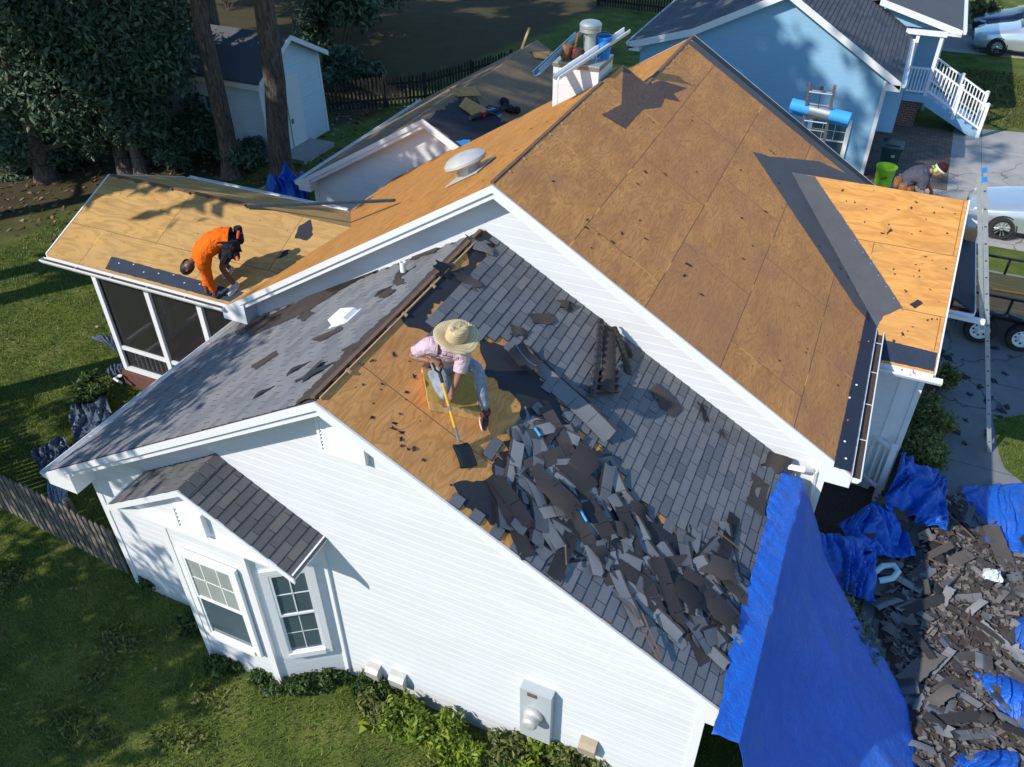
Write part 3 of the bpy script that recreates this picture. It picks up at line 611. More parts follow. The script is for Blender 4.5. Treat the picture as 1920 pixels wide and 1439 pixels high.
# boxed cornice returns
for x0, x1, y, wall, zb in ((-5.02, -4.5, 0, .32, zW(5)), (4.2, 4.58, 0, .32, zW(4.56)), (-4.78, -4.3, 3.68, 3.95, zM(-4.76)), (4.85, 5.235, 3.68, 3.95, zM(5.215)), (-7.12, -6.8, 9.0, 9.25, zL(-7.1))):
    dx = x1-x0; inner = x1 if x0 < 0 else x0; outer = x0 if x0 < 0 else x1; s = S1 if abs(zb-zW(5)) < .5 else S2
    fa.prism([(outer, y-.028, zb-.02), (outer, y-.028, zb-.215), (inner, y-.028, zb-.215), (inner, y-.028, zb-.02+s*dx*.6)], (0, wall-.02-(y-.028), 0))
fa.build('roof_trim', W_TRIM, HOUSE)
def gutter(mb, a, b, out, wdt=.11, dep=.085, m=0, t=.006):
    a, b, out = V(a), V(b), V(out).normalized(); d = V((0, 0, 1)); L = b-a
    prof = [(0, 0), (.004, -dep), (wdt*.7, -dep), (wdt, -dep*.35), (wdt, .0), (wdt-.014, .0)]
    for (u0, w0), (u1, w1) in zip(prof, prof[1:]):
        q = [a+out*u0+d*w0, a+out*u1+d*w1, b+out*u1+d*w1, b+out*u0+d*w0]
        mb.poly(q, m); n = (q[1]-q[0]).cross(q[2]-q[0]).normalized()*t; mb.poly([p+n for p in q][::-1], m)
    for e in (a, b): mb.poly([e+out*u+d*w_ for u, w_ in prof], m)
    k = int(L.length/.9)
    for i in range(1, k+1):
        p = a+L*(i/(k+1)); mb.beam(p+out*.002+d*(-.012), p+out*(wdt-.006)+d*(-.012), .012, .005, m=m)
    return mb
for ga in (((5.24, 3.66, zM(5.215)-.03), (5.24, 7.75, zM(5.215)-.03), (1, 0, 0)), ((-8.86, 3.69, zP(3.73)-.05), (-4.72, 3.69, zP(3.73)-.05), (0, -1, 0)), ((-5.02, -.03, zW(5)-.03), (-5.02, 4.3, zW(5)-.03), (-1, 0, 0)),
           ((-8.8, 7.43, zP(7.39)-.03), (-4.8, 7.43, zP(7.39)-.03), (0, 1, 0)), ((5.35, 6.76, zC(6.8)-.06), (6.3, 6.76, zC(6.8)-.06), (0, -1, 0)), ((-7.13, 9, zL(-7.1)-.03), (-7.13, 14.8, zL(-7.1)-.03), (-1, 0, 0))):
    gutter(MB(), *ga).build('gutter', W_TRIM, HOUSE)

for dp_ in ([(4.75, 3.86, zW(4.56)+.12), (4.66, 3.75, zW(4.56)+.2), (4.42, 3.75, zW(4.56)+.18), (4.38, 3.8, zW(4.56)-.1)], [(4.8, 3.9, zW(4.56)+.1), (4.86, 3.98, -3.2), (4.86, 3.98, GZ+.1)], [(-4.92, 4.33, -2.4), (-4.88, 4.36, -3.4), (-4.85, 4.36, -5.3)]):
    mb = MB(); mb.tube(dp_, .042, 8); mb.build('downspout', W_PVC, HOUSE)

mb = MB(); mb.bx(-8.8, -4.75, 3.605, 3.68, zP(3.73)-.1, zP(3.73)-.075); mb.build('gutter_litter', MULCH, HOUSE)
mb = MB(); mb.bx(5.255, 5.33, 3.7, 7.7, zM(5.215)-.085, zM(5.215)-.06); mb.build('gutter_litter', MULCH, HOUSE)
# gable louvres
def louver(mb, x0, x1, z0, z1, y, n=6):
    mb.bx(x0-.035, x0, y-.075, y, z0-.03, z1+.03); mb.bx(x1, x1+.035, y-.075, y, z0-.03, z1+.03); mb.bx(x0, x1, y-.075, y, z1, z1+.03); mb.bx(x0, x1, y-.075, y, z0-.03, z0)
    h = (z1-z0)/n
    for k in range(n):
        z = z0+k*h; mb.poly([(x0, y-.07, z), (x1, y-.07, z), (x1, y-.02, z+h*.95), (x0, y-.02, z+h*.95)]); mb.poly([(x0, y-.07, z), (x1, y-.07, z), (x1, y-.018, z), (x0, y-.018, z)])
mb = MB(); louver(mb, atY(606, 805, .3).x, atY(684, 842, .3).x, atY(608, 836, .3).z, atY(603, 779, .3).z, .303, 9)
mb.build('gable_louver', W_PVC, HOUSE)
# bay window
bx0, bx1, by, bxr, bxl = -2.62, -1.39, -.25, -.58, -3.43
mb = MB(); zt = -2.52
lapwall(mb, (0, by, 0), (1, 0, 0), (0, -1, 0), [(bx0, GZ), (bx1, GZ), (bx1, zt), (bx0, zt)])
for (ax, ay), (cx, cy) in (((bx1, by), (bxr, .31)), ((bxl, .31), (bx0, by))):
    u = V((cx-ax, cy-ay, 0)); L = u.length; n = V((u.y, -u.x, 0)); lapwall(mb, (ax, ay, 0), u, n, [(0, GZ), (L, GZ), (L, zt), (0, zt)])
lapwall(mb, (0, by, 0), (1, 0, 0), (0, -1, 0), [(-3.3, zt), (-.62, zt), (-1.96, -1.74)])
BAY = mb.build('bay_window', W_SID, HOUSE, label='projecting bay with two double-hung windows under a small gable roof')
zB = lambda x: -1.70-.59*abs(x+1.96)
mb = MB()
for x0, x1 in ((-3.42, -1.96), (-1.96, -.5)):
    rake(mb, x0, x1, zB, -.385, -.362, -.004, .085); rake(mb, x0, x1, zB, -.36, .30, .0, .03)
mb.bx(-3.4, -.52, -.36, .30, zt-.03, zt-.004); mb.prism([(-3.42, -.36, zt-.03), (-3.42, -.36, zB(-3.42)), (-3.3, -.36, zB(-3.3)), (-3.3, -.36, zt-.03)], (0, .1, 0)); mb.prism([(-.5, -.36, zt-.03), (-.5, -.36, zB(-.5)), (-.62, -.36, zB(-.62)), (-.62, -.36, zt-.03)], (0, .1, 0))
for x in (bx0, bx1): mb.bx(x-.05, x+.05, by-.025, by+.04, GZ, zt-.03)
mb.bx(bxr-.06, bxr+.02, .26, .315, GZ, zt-.03)
mb.build('bay_trim', W_TRIM, BAY)
mb = MB(); tabs(mb, -.37, .3, lambda v: -1.96+.03+v/sl(.59), lambda v: -1.70-.59*(.03+v/sl(.59)), 13, .1277, seed=6, base=.006); tabs(mb, -.37, .3, lambda v: -1.99-v/sl(.59), lambda v: -1.70-.59*(.03+v/sl(.59)), 13, .1277, seed=7, base=.006)
for k in range(4): mb.prism([(-2.09, -.37+k*.17, zB(-2.09)+.018), (-2.09, -.21+k*.17, zB(-2.09)+.014), (-1.96, -.21+k*.17, -1.68), (-1.96, -.37+k*.17, -1.676)], (0, 0, .006)); mb.prism([(-1.83, -.37+k*.17, zB(-2.09)+.018), (-1.83, -.21+k*.17, zB(-2.09)+.014), (-1.96, -.21+k*.17, -1.68), (-1.96, -.37+k*.17, -1.676)], (0, 0, .006))
mb.build('bay_shingles', [SHG_D, FELT], BAY)
mb = MB(); louver(mb, atY(338, 962, by-.02).x, atY(384, 978, by-.02).x, atY(344, 980, by-.02).z, atY(336, 947, by-.02).z, by-.018, 5); mb.build('bay_louver', W_PVC, BAY)
def sash(o, ud, nrm, u0, u1, z0, z1):
    """double-hung window: casing, two sashes with muntins, glass, blind"""
    o, ud, nrm = V(o), V(ud).normalized(), V(nrm).normalized(); R = Matrix((ud, nrm, V((0, 0, 1)))).transposed()
    def B(mb, ua, ub, na, nb, za, zb, m=0): mb.box(o+ud*((ua+ub)/2)+nrm*((na+nb)/2)+V((0, 0, (za+zb)/2)), (abs(ub-ua), abs(nb-na), abs(zb-za)), R, m)
    fr = MB(); c = .09
    o = o+nrm*.012
    B(fr, u0-c, u0, .0, .05, z0-c, z1+c); B(fr, u1, u1+c, .0, .05, z0-c, z1+c); B(fr, u0, u1, .0, .05, z1, z1+c); B(fr, u0, u1, 0, .07, z0-c, z0)
    zm = (z0+z1)/2; s = .035; wide = u1-u0 > .62
    for za, zb, n in ((z0, zm+.02, .022), (zm-.02, z1, .034)):
        B(fr, u0, u0+s, .012, n+.012, za, zb); B(fr, u1-s, u1, .012, n+.012, za, zb); B(fr, u0+s, u1-s, .012, n+.012, za, za+s); B(fr, u0+s, u1-s, .012, n+.012, zb-s, zb)
    um = (u0+u1)/2; nn = 3 if u1-u0 > .62 else 2
    for k in range(1, nn):
        B(fr, u0+(u1-u0)*k/nn-.008, u0+(u1-u0)*k/nn+.008, .022, .034, zm, z1-s)
        if not wide: B(fr, u0+(u1-u0)*k/nn-.006, u0+(u1-u0)*k/nn+.006, .012, .019, z0+s, zm)
    B(fr, u0+s, u1-s, .022, .034, (zm+z1)/2-.008, (zm+z1)/2+.008); wide or B(fr, u0+s, u1-s, .012, .019, (z0+zm)/2-.006, (z0+zm)/2+.006)
    f = fr.build('window', W_PVC, HOUSE); 
    g = MB(); B(g, u0+.01, u1-.01, .004, .016, z0+.01, zm); B(g, u0+.01, u1-.01, .004, .027, zm, z1-.01); return f, g
def subpart(mb, name, mats, par):
    o = mb.build(name, mats, HOUSE); o.parent = par; return o
BLIND = m_flat('drawn_blind_behind_glass', (.3, .33, .31), .12, 0, .3, 3)
f, g = sash((0, by-.016, 0), (1, 0, 0), (0, -1, 0), bx0+.24, bx1-.22, -4.72, -3.08); subpart(g, 'pane', GLASS, f)
g = MB(); g.bx(bx0+.27, bx1-.25, by-.0585, by-.056, -3.88, -3.12); subpart(g, 'blind', BLIND, f)
u = V((bxr-bx1, .31-by, 0)); f, g = sash((bx1, by, 0), u, (u.y, -u.x, 0), .24, u.length-.26, -4.72, -3.08); subpart(g, 'pane', GLASS, f)
# foundation vents, meter, outlet boxes low on the front wall
for px, py, mt, sc in ((697, 1262, VENTG, 1), (743, 1278, VENTG, 1.15), (1100, 1405, TAN, 1.1)):
    p = atY(px, py, .2); mb = MB(); mb.prism([(p.x-.1*sc, .32, p.z-.16), (p.x-.1*sc, .2, p.z-.16), (p.x-.1*sc, .17, p.z+.02), (p.x-.1*sc, .22, p.z+.08), (p.x-.1*sc, .32, p.z+.1)], (.2*sc, 0, 0)); mb.build('foundation_vent', mt, HOUSE, bevel=.008, fix=True)
mb = MB(); mb.bx(2.14, 2.55, .17, .31, -4.93, -3.9); mb.bx(2.24, 2.36, .158, .172, -3.99, -3.93, 2); mb.lathe([(.13, 0), (.13, .05), (.1, .08), (.1, .15), (.075, .18), (0, .19)], (2.33, .17, -4.36), Matrix.Rotation(math.pi/2, 3, 'X'), 20, 1)
mb.tube([(2.24, .24, -4.93), (2.24, .24, GZ)], .03, 8, 0); mb.build('electric_meter', [GREYBOX, VENTG, LUMBER_D], HOUSE, bevel=.012, fix=True)
# roof vents
p = atWL(757, 516); mb = MB(); mb.lathe([(.14, -.06), (.11, .01), (.065, .05), (.05, .055)], (p.x, p.y, p.z), None, 16, 1); mb.lathe([(.042, .02), (.042, .2), (.034, .2), (.034, .05)], (p.x, p.y, p.z), None, 16, 0); mb.build('plumbing_vent', [W_PVC, RUBBER], HOUSE, smooth=True)
p = atWL(648, 600); mb = MB(); R = Matrix.Rotation(-math.atan(S1), 3, 'Y')
mb.box(p+V((0, 0, .02)), (.36, .34, .012), R); q = lambda x, y, z: p+R @ V((x, y, z+.02))
mb.prism([q(-.14, -.13, 0), q(.15, -.13, 0), q(.12, -.13, .06), q(-.1, -.13, .11), q(-.14, -.13, .1)], q(0, .26, 0)-q(0, 0, 0))
for k in range(8): mb.box(q(-.145, -.11+k*.031, .05), (.012, .014, .08), R)
mb.build('box_vent', W_PVC, HOUSE)
p = atML(882, 325); mb = MB(); mb.box(p+V((0, 0, .02)), (.62, .62, .012), Matrix.Rotation(-math.atan(S2), 3, 'Y'), 0); RV = Matrix.Rotation(-math.atan(S2)*.75, 3, 'Y')
mb.lathe([(.2, .0), (.185, .06), (.18, .15)], p, RV, 24, 0); mb.lathe([(.16, .12), (.30, .15), (.335, .18), (.33, .215), (.26, .275), (.14, .31), (0, .32)], p, RV, 28, 0)
for k in range(6):
    a = k*math.pi/3; mb.beam(p+RV @ V((.185*math.cos(a), .185*math.sin(a), .05)), p+RV @ V((.27*math.cos(a), .27*math.sin(a), .17)), .02, .006)
mb.build('attic_fan', VENTG, HOUSE, smooth=True)
# chimney chase with its flue
CX0, CX1, CY0, CY1, CT = -.66, .09, 8.05, 8.72, .97
mb = MB()
for o, ud, n, a, b in (((0, CY0, 0), (1, 0, 0), (0, -1, 0), CX0, CX1), ((CX1, 0, 0), (0, 1, 0), (1, 0, 0), CY0, CY1), ((0, CY1, 0), (1, 0, 0), (0, 1, 0), CX0, CX1), ((CX0, 0, 0), (0, 1, 0), (-1, 0, 0), CY0, CY1)):
    lapwall(mb, o, ud, n, [(a, -.4), (b, -.4), (b, CT), (a, CT)], .145)
for x in (CX0, CX1):
    for y in (CY0, CY1): mb.bx(x-(.02 if x == CX0 else .07), x+(.07 if x == CX0 else .02), y-(.02 if y == CY0 else .07), y+(.07 if y == CY0 else .02), -.4, CT)
CH = mb.build('chimney', W_SID, HOUSE, label='white sided chimney box with a metal flue')
mb = MB(); mb.bx(CX0-.03, CX1+.03, CY0-.03, CY1+.03, CT, CT+.03); mb.bx(CX0-.035, CX1+.035, CY0-.035, CY0-.028, CT-.05, CT+.005, 1); mb.bx(CX1+.03, CX1+.036, CY0, CY1, CT-.05, CT+.005, 1); mb.build('chimney_cap', [GALV, METAL_D], HOUSE).parent = CH
mb = MB(); c = (-.2, 8.42, CT+.02); mb.lathe([(.12, 0), (.105, .03), (.105, .4), (.15, .42), (.175, .43), (.175, .47), (.165, .475), (.165, .49), (.18, .495), (.18, .54), (.15, .575), (.08, .595), (0, .6)], c, None, 28); mb.build('flue', GALV, HOUSE, smooth=True).parent = CH
# rear-wing clutter that is nailed on: torn felt and underlayment in its valley
patch('rear_felt', [[(-3.72, 9.02), (-3.0, 9.02), (-2.5, 9.4), (-2.5, 11.2), (-2.75, 11.0), (-2.9, 10.7), (-3.05, 10.95), (-3.3, 10.6), (-3.5, 10.9), (-3.72, 10.4)]], zLf, FELT, .008, .04, 51)
patch('blue_underlayment', [[(-3.12, 9.04), (-2.97, 9.04), (-2.9, 9.3), (-2.98, 9.42)], [(-3.2, 10.75), (-2.95, 10.8), (-2.98, 10.98), (-3.2, 11.05)]], zLf, ROLL, .014, .01, 52)
# screened porch under the left roof
mb = MB(); yS = 4.3; xs = [-8.5, atY(277, 548, yS).x, atY(375, 573, yS).x, -4.6]; zt2 = zP(3.73)-.2
for x in xs[:3]: mb.bx(x-.055, x+.055, yS-.05, yS+.05, GZ+.45, zt2)
zr = atY(231, 651, yS).z
mb.bx(-8.5, -4.6, yS-.03, yS+.03, zr-.04, zr+.04); mb.bx(-8.55, -4.6, yS-.045, yS+.045, GZ+.4, GZ+.5); mb.bx(-8.6, -4.6, yS-.06, yS+.06, zt2-.02, zt2+.12)
for y in (4.35, 5.6, 6.9): mb.bx(-8.555, -8.445, y-.05, y+.05, GZ+.4, zt2+(.0 if y != 5.6 else .3))
mb.bx(-8.54, -8.46, 4.3, 6.95, GZ+.42, GZ+.5); mb.bx(-8.54, -8.46, 4.3, 6.95, zr-.04, zr+.04); mb.bx(-8.55, -8.45, 4.3, 6.95, zt2-.02, zt2+.12)
mb.build('porch_frame', W_TRIM, HOUSE)
SCR = D.materials.new('insect_screen'); SCR.use_nodes = True; nt = SCR.node_tree; pb = nt.nodes['Principled BSDF']; pb.inputs['Base Color'].default_value = (.018, .017, .018, 1); pb.inputs['Roughness'].default_value = .6
tr = nt.nodes.new('ShaderNodeBsdfTransparent'); mx = nt.nodes.new('ShaderNodeMixShader'); mx.inputs[0].default_value = .5; nt.links.new(pb.outputs[0], mx.inputs[2]); nt.links.new(tr.outputs[0], mx.inputs[1]); nt.links.new(mx.outputs[0], nt.nodes['Material Output'].inputs[0])
mb = MB(); mb.bx(-8.48, -4.6, yS+.01, yS+.014, GZ+.5, zt2); mb.bx(-8.49, -8.486, 4.36, 6.9, GZ+.5, zt2); mb.build('insect_screen', SCR, HOUSE)
mb = MB(); mb.bx(-8.6, -4.42, 4.26, 7.0, GZ+.3, GZ+.395); mb.bx(-8.65, -4.42, 4.2, 4.25, GZ+.02, GZ+.38); mb.bx(-8.66, -8.61, 4.2, 7.0, GZ+.02, GZ+.38); mb.build('porch_floor', m_flat('red_brown_boards', (.13, .055, .04), .8, 0, .35, 8), HOUSE)
mb = MB()
for k in range(30): mb.bx(-8.4+k*.128, -8.365+k*.128, yS+.07, yS+.1, GZ+.5, zr-.05)
mb.build('porch_balusters', W_TRIM, HOUSE)
mb = MB(); mb.lathe([(.03, 0), (.05, .02), (.05, .04), (.0, .05)], (-8.6, 4.12, GZ+.28), None, 10); mb.tube([(-8.62, 4.1, GZ+.3), (-8.6, 3.98, GZ+.34), (-8.52, 3.98, GZ+.3), (-8.52, 4.05, GZ+.2)], .025, 8); mb.build('hose_bib', W_PVC, HOUSE, smooth=True)
# entrance porch post, railing and small pent roof at the gable end
mb = MB(); mb.bx(5.86, 6.14, 7.32, 8.2, GZ, zC(7.3)-.2); mb.bx(5.84, 5.93, 7.295, 7.32, GZ, zC(7.3)-.22); mb.bx(6.07, 6.16, 7.295, 7.32, GZ, zC(7.3)-.22)
mb.build('entrance_pilaster', W_TRIM, HOUSE); mb = MB()
P0, P1 = V((5.62, 7.3, GZ+1.2)), V((6.03, 6.98, GZ+1.2)); lo_ = V((0, 0, .9)); mb.beam(P0, P1, .075, .05); mb.beam(P0-lo_, P1-lo_, .06, .05)
for k in range(5): mb.beam(P0.lerp(P1, k/4)-lo_, P0.lerp(P1, k/4), .035, .035, (0, 1, 0))
P2_ = V((5.0, 7.2, GZ+1.2)); mb.beam(P2_, P0, .075, .05); mb.beam(P2_-lo_, P0-lo_, .06, .05)
for k in range(5): mb.beam(P2_.lerp(P0, k/5)-lo_, P2_.lerp(P0, k/5), .035, .035, (0, 1, 0))
mb.bx(P1.x-.05, P1.x+.05, P1.y-.05, P1.y+.05, GZ, GZ+1.3)
mb.build('entrance_railing', W_TRIM, HOUSE)
pt = [V((6.2, 8.35, -2.55)), V((6.2, 12.3, -2.55)), V((6.78, 12.3, -2.93)), V((6.78, 8.95, -2.93))]
a = atX(1808, 632, 6.75); b = atX(1846, 417, 6.75); z_e = (a.z+b.z)/2
pt = [V((6.195, a.y-.05, z_e+.3)), V((6.195, b.y+.7, z_e+.3)), V((6.75, b.y+.7, z_e)), V((6.75, a.y, z_e))]
mb = MB(); mb.prism([p-V((0, 0, .05)) for p in pt], (0, 0, .05)); mb.build('pent_roof', ICE, HOUSE)
mb = MB(); mb.bx(6.752, 6.775, a.y, b.y+.7, z_e-.15, z_e+.005); mb.bx(6.2, 6.75, a.y-.02, a.y-.001, z_e-.15, z_e-.055); mb.beam((6.2, a.y-.06, z_e-.12), (6.95, a.y-.06, z_e-.14), .1, .07); mb.bx(6.2, 6.74, b.y+.705, b.y+.75, z_e-.05, z_e+.33)
for y in (b.y+.4,): mb.bx(6.6, 6.72, y-.06, y+.06, GZ, z_e-.06)
mb.build('pent_trim', W_TRIM, HOUSE)
mb = MB(); mb.bx(6.22, 6.72, b.y+.02, b.y+.13, z_e+.1, z_e+.34); mb.build('exposed_rafter', LUMBER, HOUSE)
# torn scraps left on the decks are scattered later
# ------------------------------------------------------------------ vegetation builders
def leafmesh(name, mat, blobs, n, size, seed=1, up=.35, hollow=.55, flat=1.0):
    """leaf-sized quads spread through the blobs: (centre, radii, weight)"""
    r = np.random.default_rng(seed); wts = np.array([b[2] for b in blobs], float); wts /= wts.sum()
    k = r.choice(len(blobs), n, p=wts); C_ = np.array([tuple(b[0]) for b in blobs])[k]; Rr = np.array([b[1] for b in blobs])[k]
    d = r.normal(size=(n, 3)); d /= np.linalg.norm(d, axis=1)[:, None]; rad = (hollow + (1-hollow)*r.random(n))*(.82+.36*r.random(n))
    c = C_ + d*Rr*rad[:, None]
    nrm = d*.8 + r.normal(size=(n, 3))*.7 + np.array([0, 0, up]); nrm /= np.linalg.norm(nrm, axis=1)[:, None]
    t = r.normal(size=(n, 3)); t -= nrm*(t*nrm).sum(1)[:, None]; t /= np.linalg.norm(t, axis=1)[:, None]; b = np.cross(nrm, t)
    s = size*(.6+.8*r.random(n))[:, None]
    P = np.stack([c - t*s, c + b*s*.42 - nrm*s*.12*flat, c + t*s*1.05, c - b*s*.42 - nrm*s*.12*flat], 1).reshape(-1, 3)
    me = D.meshes.new(name); F = np.arange(4*n).reshape(-1, 4); me.from_pydata(P.tolist(), [], F.tolist()); me.materials.append(mat); me.update(); return me
def limb(mb, a, b, r0, r1, seed=0, n=6, seg=6, wob=.12):
    r = random.Random(seed); a, b = V(a), V(b); pts = []
    for i in range(seg+1):
        t = i/seg; p = a.lerp(b, t)
        if 0 < i < seg: p += V((r.uniform(-wob, wob), r.uniform(-wob, wob), 0))
        pts.append(p)
    mb.tube(pts, [r0+(r1-r0)*i/seg for i in range(seg+1)], n); return pts
def tree(label, base, top, r0, r1, blobs, nleaf, lsize, leafmat, barkmat, seed, group=None, limbs=6, cat='tree', name='tree'):
    t = thing(name, label, cat, base, group); mb = MB(); base, top = V(base), V(top)
    pts = limb(mb, base, top, r0, r1, seed, 10, 10, .1)
    mb.tube([base-V((0, 0, .05)), base+V((0, 0, .12)), base+V((0, 0, .5))], [r0*1.5, r0*1.25, r0*1.0], 10)
    rr = random.Random(seed)
    for i, (c, rd, wt) in enumerate(blobs[:max(limbs, 1)*2]):
        p = min(pts[2:], key=lambda q: (q-V(c)).length + (2 if q.z > c[2] else 0)); limb(mb, p, V(c), r1*.8, .03, seed+i, 5, 5, .15)
    mb.build('trunk', barkmat, t, smooth=True)
    link('crown', leafmesh('crown', leafmat, blobs, nleaf, lsize, seed), t); return t
def pxblob(px, py, y, r, w=1): c = atY(px, py, y); return (c, (r*1.12, r*1.12, r*.95), w)
# tall trunks by the shed, crowns above the picture
def tall(label, px, py, tx, ty, r0, seed, crown):
    b = atG(px, py); q = atY(tx, ty, b.y); d = (q-b); top = b+d*(15/ d.z); bl = []
    rr = random.Random(seed)
    for i in range(12):
        z = crown[0]+(crown[1]-crown[0])*rr.random(); p = b+d*((z-GZ)/d.z); a = rr.random()*6.28; R = rr.uniform(1.2, 2.6)
        bl.append((p+V((R*math.cos(a), R*math.sin(a), 0)), (1.5, 1.5, 1.1), 1))
    return tree(label, b, top, r0, r0*.45, bl, 3200, .3, LEAF_D, BARK, seed, 'tall trees by the shed', 6)
tall('thick dark trunk standing before the corner of the white shed', 530, 332, 495, 0, .34, 11, (4, 10))
tall('slim leaning trunk crossing the side wall of the white shed', 437, 330, 375, 0, .28, 12, (4, 10))
b3 = atG(238, 322); tree('dark bare trunk under the broad leafy crown', b3, b3+V((-.5, 0, 9)), .24, .12, [(b3+V((0, 0, 9+.5*i)), (1.6, 1.6, 1), 1) for i in range(3)], 900, .28, LEAF_D, BARK, 13, None, 3)
b4 = atG(266, 322); tree('pale brown trunk beside the dark bare trunk', b4, b4+V((.1, 0, 9)), .2, .1, [(b4+V((0, 0, 9+.5*i)), (1.6, 1.6, 1), 1) for i in range(3)], 900, .28, LEAF_D, BARK2, 14, None, 3)
b5 = atG(352, 190); tree('grey trunk rising behind the shed roof', b5, b5+V((-1.2, 0, 10)), .3, .2, [(b5+V((-1, 0, 10+.5*i)), (1.8, 1.8, 1), 1) for i in range(3)], 900, .28, LEAF_D, BARK2, 15, None, 3)
# leafy crowns in view at the left
bl = [pxblob(*q) for q in [(30, 40, 12, 1.3, 1.4), (110, 70, 12.5, 1.3, 1.3), (20, 150, 11.5, 1.2, 1.2), (120, 180, 12, 1.3, 1.4), (40, 260, 11.4, 1.0, 1), (110, 280, 12, .8, .8), (170, 20, 13, 1.3, 1.3), (40, 340, 11, .55, .4), (170, 250, 12.2, .7, .6), (80, 10, 12.5, 1.3, 1.2)]]
tree('broad dark leafy tree filling the top left corner', (-18.6, 11.2, GZ), (-18.6, 11.4, -1), .3, .15, bl+[pxblob(*q) for q in [(60, 100, 14.5, 1.6, 1.5), (150, 120, 14.5, 1.6, 1.4), (0, 220, 13, 1.4, 1.2), (0, 60, 12, 1.4, 1.3)]], 26000, .10, LEAF_D, BARK, 21)
bl = [pxblob(*q) for q in [(240, 60, 13, 1.3, 1.3), (210, 140, 12.6, 1.2, 1.2), (290, 110, 13, 1.1, 1.1), (250, 220, 12.6, .9, .9), (295, 25, 13.5, 1.0, 1)]]
tree('dark leafy tree between the corner tree and the shed', (-17.2, 13.2, GZ), (-17.2, 13.2, -1), .25, .15, bl+[pxblob(*q) for q in [(270, 90, 15, 1.6, 1.4), (230, 170, 14.5, 1.3, 1.1)]], 17000, .10, LEAF_D, BARK, 22)
def shrub(label, c, blobs, n, size, mat, seed, group=None, name='shrub', cat='shrub'):
    t = thing(name, label, cat, (c[0], c[1], GZ), group); mb = MB(); c = V((c[0], c[1], GZ))
    for i, b in enumerate(blobs[:8]): limb(mb, c+V((.05*math.cos(i*2), .05*math.sin(i*2), 0)), b[0], .025, .008, seed+i, 5, 4, .05)
    mb.build('stems', BARK, t); link('foliage', leafmesh('foliage', mat, blobs, n, size, seed, hollow=.3), t); return t
def roundshrub(label, px, py, r, h, n, size, mat, seed, group=None, p=None):
    c = p or atG(px, py); rr = random.Random(seed); bl = []
    for i in range(9):
        a = rr.random()*6.28; q = rr.uniform(.2, .75)*r; bl.append((V((c.x+q*math.cos(a), c.y+q*math.sin(a), GZ+h*rr.uniform(.35, .8))), (r*.45, r*.45, h*.32), 1))
    return shrub(label, c, bl, n, size, mat, seed, group)
roundshrub('leafy shrub growing against the left end of the shed', 380, 300, 1.0, 1.9, 3500, .09, LEAF_D, 31)
roundshrub('low dark shrub between the tall trunks and the porch', 330, 322, .9, 1.0, 2500, .09, LEAF_D, 32)
roundshrub('dark shrub at the foot of the thick trunk', 470, 322, 1.0, .9, 2500, .09, LEAF_D, 33)
roundshrub('hanging twig of leaves before the shed wall', 455, 230, .5, 1.1, 500, .09, LEAF_M, 34)
for i, (px, py, r, h, lb) in enumerate([(640, 120, 2.0, 3.6, 'tall dark shrub right of the shed'), (680, 60, 2.4, 4.2, 'broad dark shrub at the back of the yard'), (590, 30, 2.4, 4.5, 'dark shrub at the top behind the shed roof'), (430, 20, 2.6, 4.8, 'dark thicket behind the shed'), (660, 165, 1.2, 1.4, 'low shrub before the picket fence')]):
    roundshrub(lb, px, py, r, h, 4200, .14, LEAF_D, 40+i)
LEAF_G = m_leaf('garden_leaf', (.06, .085, .02), (.14, .17, .035), (.3, .3, .08))
roundshrub('pale green bush by the neighbour car', 1838, 55, .8, 1.2, 1200, .1, LEAF_O, 47)
roundshrub('rounded green shrub nearest the entrance railing', 1728, 848, .6, .85, 3000, .05, LEAF_G, 48, p=atG(1722, 862, .3))
roundshrub('rounded green shrub beside the entrance wall', 1745, 785, .55, .8, 2600, .05, LEAF_G, 49, p=atG(1738, 792, .3))
roundshrub('small green shrub below the entrance roof corner', 1762, 712, .35, .55, 900, .05, LEAF_G, 50, p=atG(1766, 716, .2))
roundshrub('grey green plant beside the screened porch', 182, 752, .5, .5, 700, .06, LEAF_M, 51)
roundshrub('dark shrub under the end of the large gable', 1560, 950, .8, 1.0, 1800, .06, LEAF_D, 52, p=V((5.55, 3.55, GZ)))
# weeds along the front wall
fw = [(720, 1335, .42, .45, LEAF_O, 'weedy clump below the outlet vents'), (770, 1370, .42, .5, LEAF_Y, 'lime green clump left of the bare soil'), (830, 1400, .42, .5, LEAF_Y, 'bright lime clump beside the bare soil'), (700, 1300, .3, .35, LEAF_M, 'small clump against the bay corner'),
      (960, 1418, .36, .45, LEAF_O, 'leafy clump under the meter box'), (1020, 1435, .4, .5, LEAF_Y, 'yellow green clump right of the meter'), (1090, 1445, .42, .5, LEAF_O, 'green clump below the tan box'), (870, 1432, .3, .4, LEAF_Y, 'lime clump at the bottom edge')]
for i, (px, py, r, h, mt, lb) in enumerate(fw): roundshrub(lb, px, py, r, h, 1500, .045, mt, 60+i)
for i, (px, py, r) in enumerate([(300, 1090, .4), (370, 1180, .35), (420, 1250, .3), (560, 1290, .35), (620, 1275, .3), (260, 1060, .35), (500, 1290, .3)]):
    roundshrub('low dark weeds growing along the foot of the bay wall', px, py, r, .28, 900, .04, LEAF_M, 75+i, 'weeds along the bay wall')
mb = MB(); p = atG(695, 1362); t = thing('broadleaf_weed', 'single broad-leaved weed standing out of the front lawn', 'weed', (p.x, p.y, GZ))
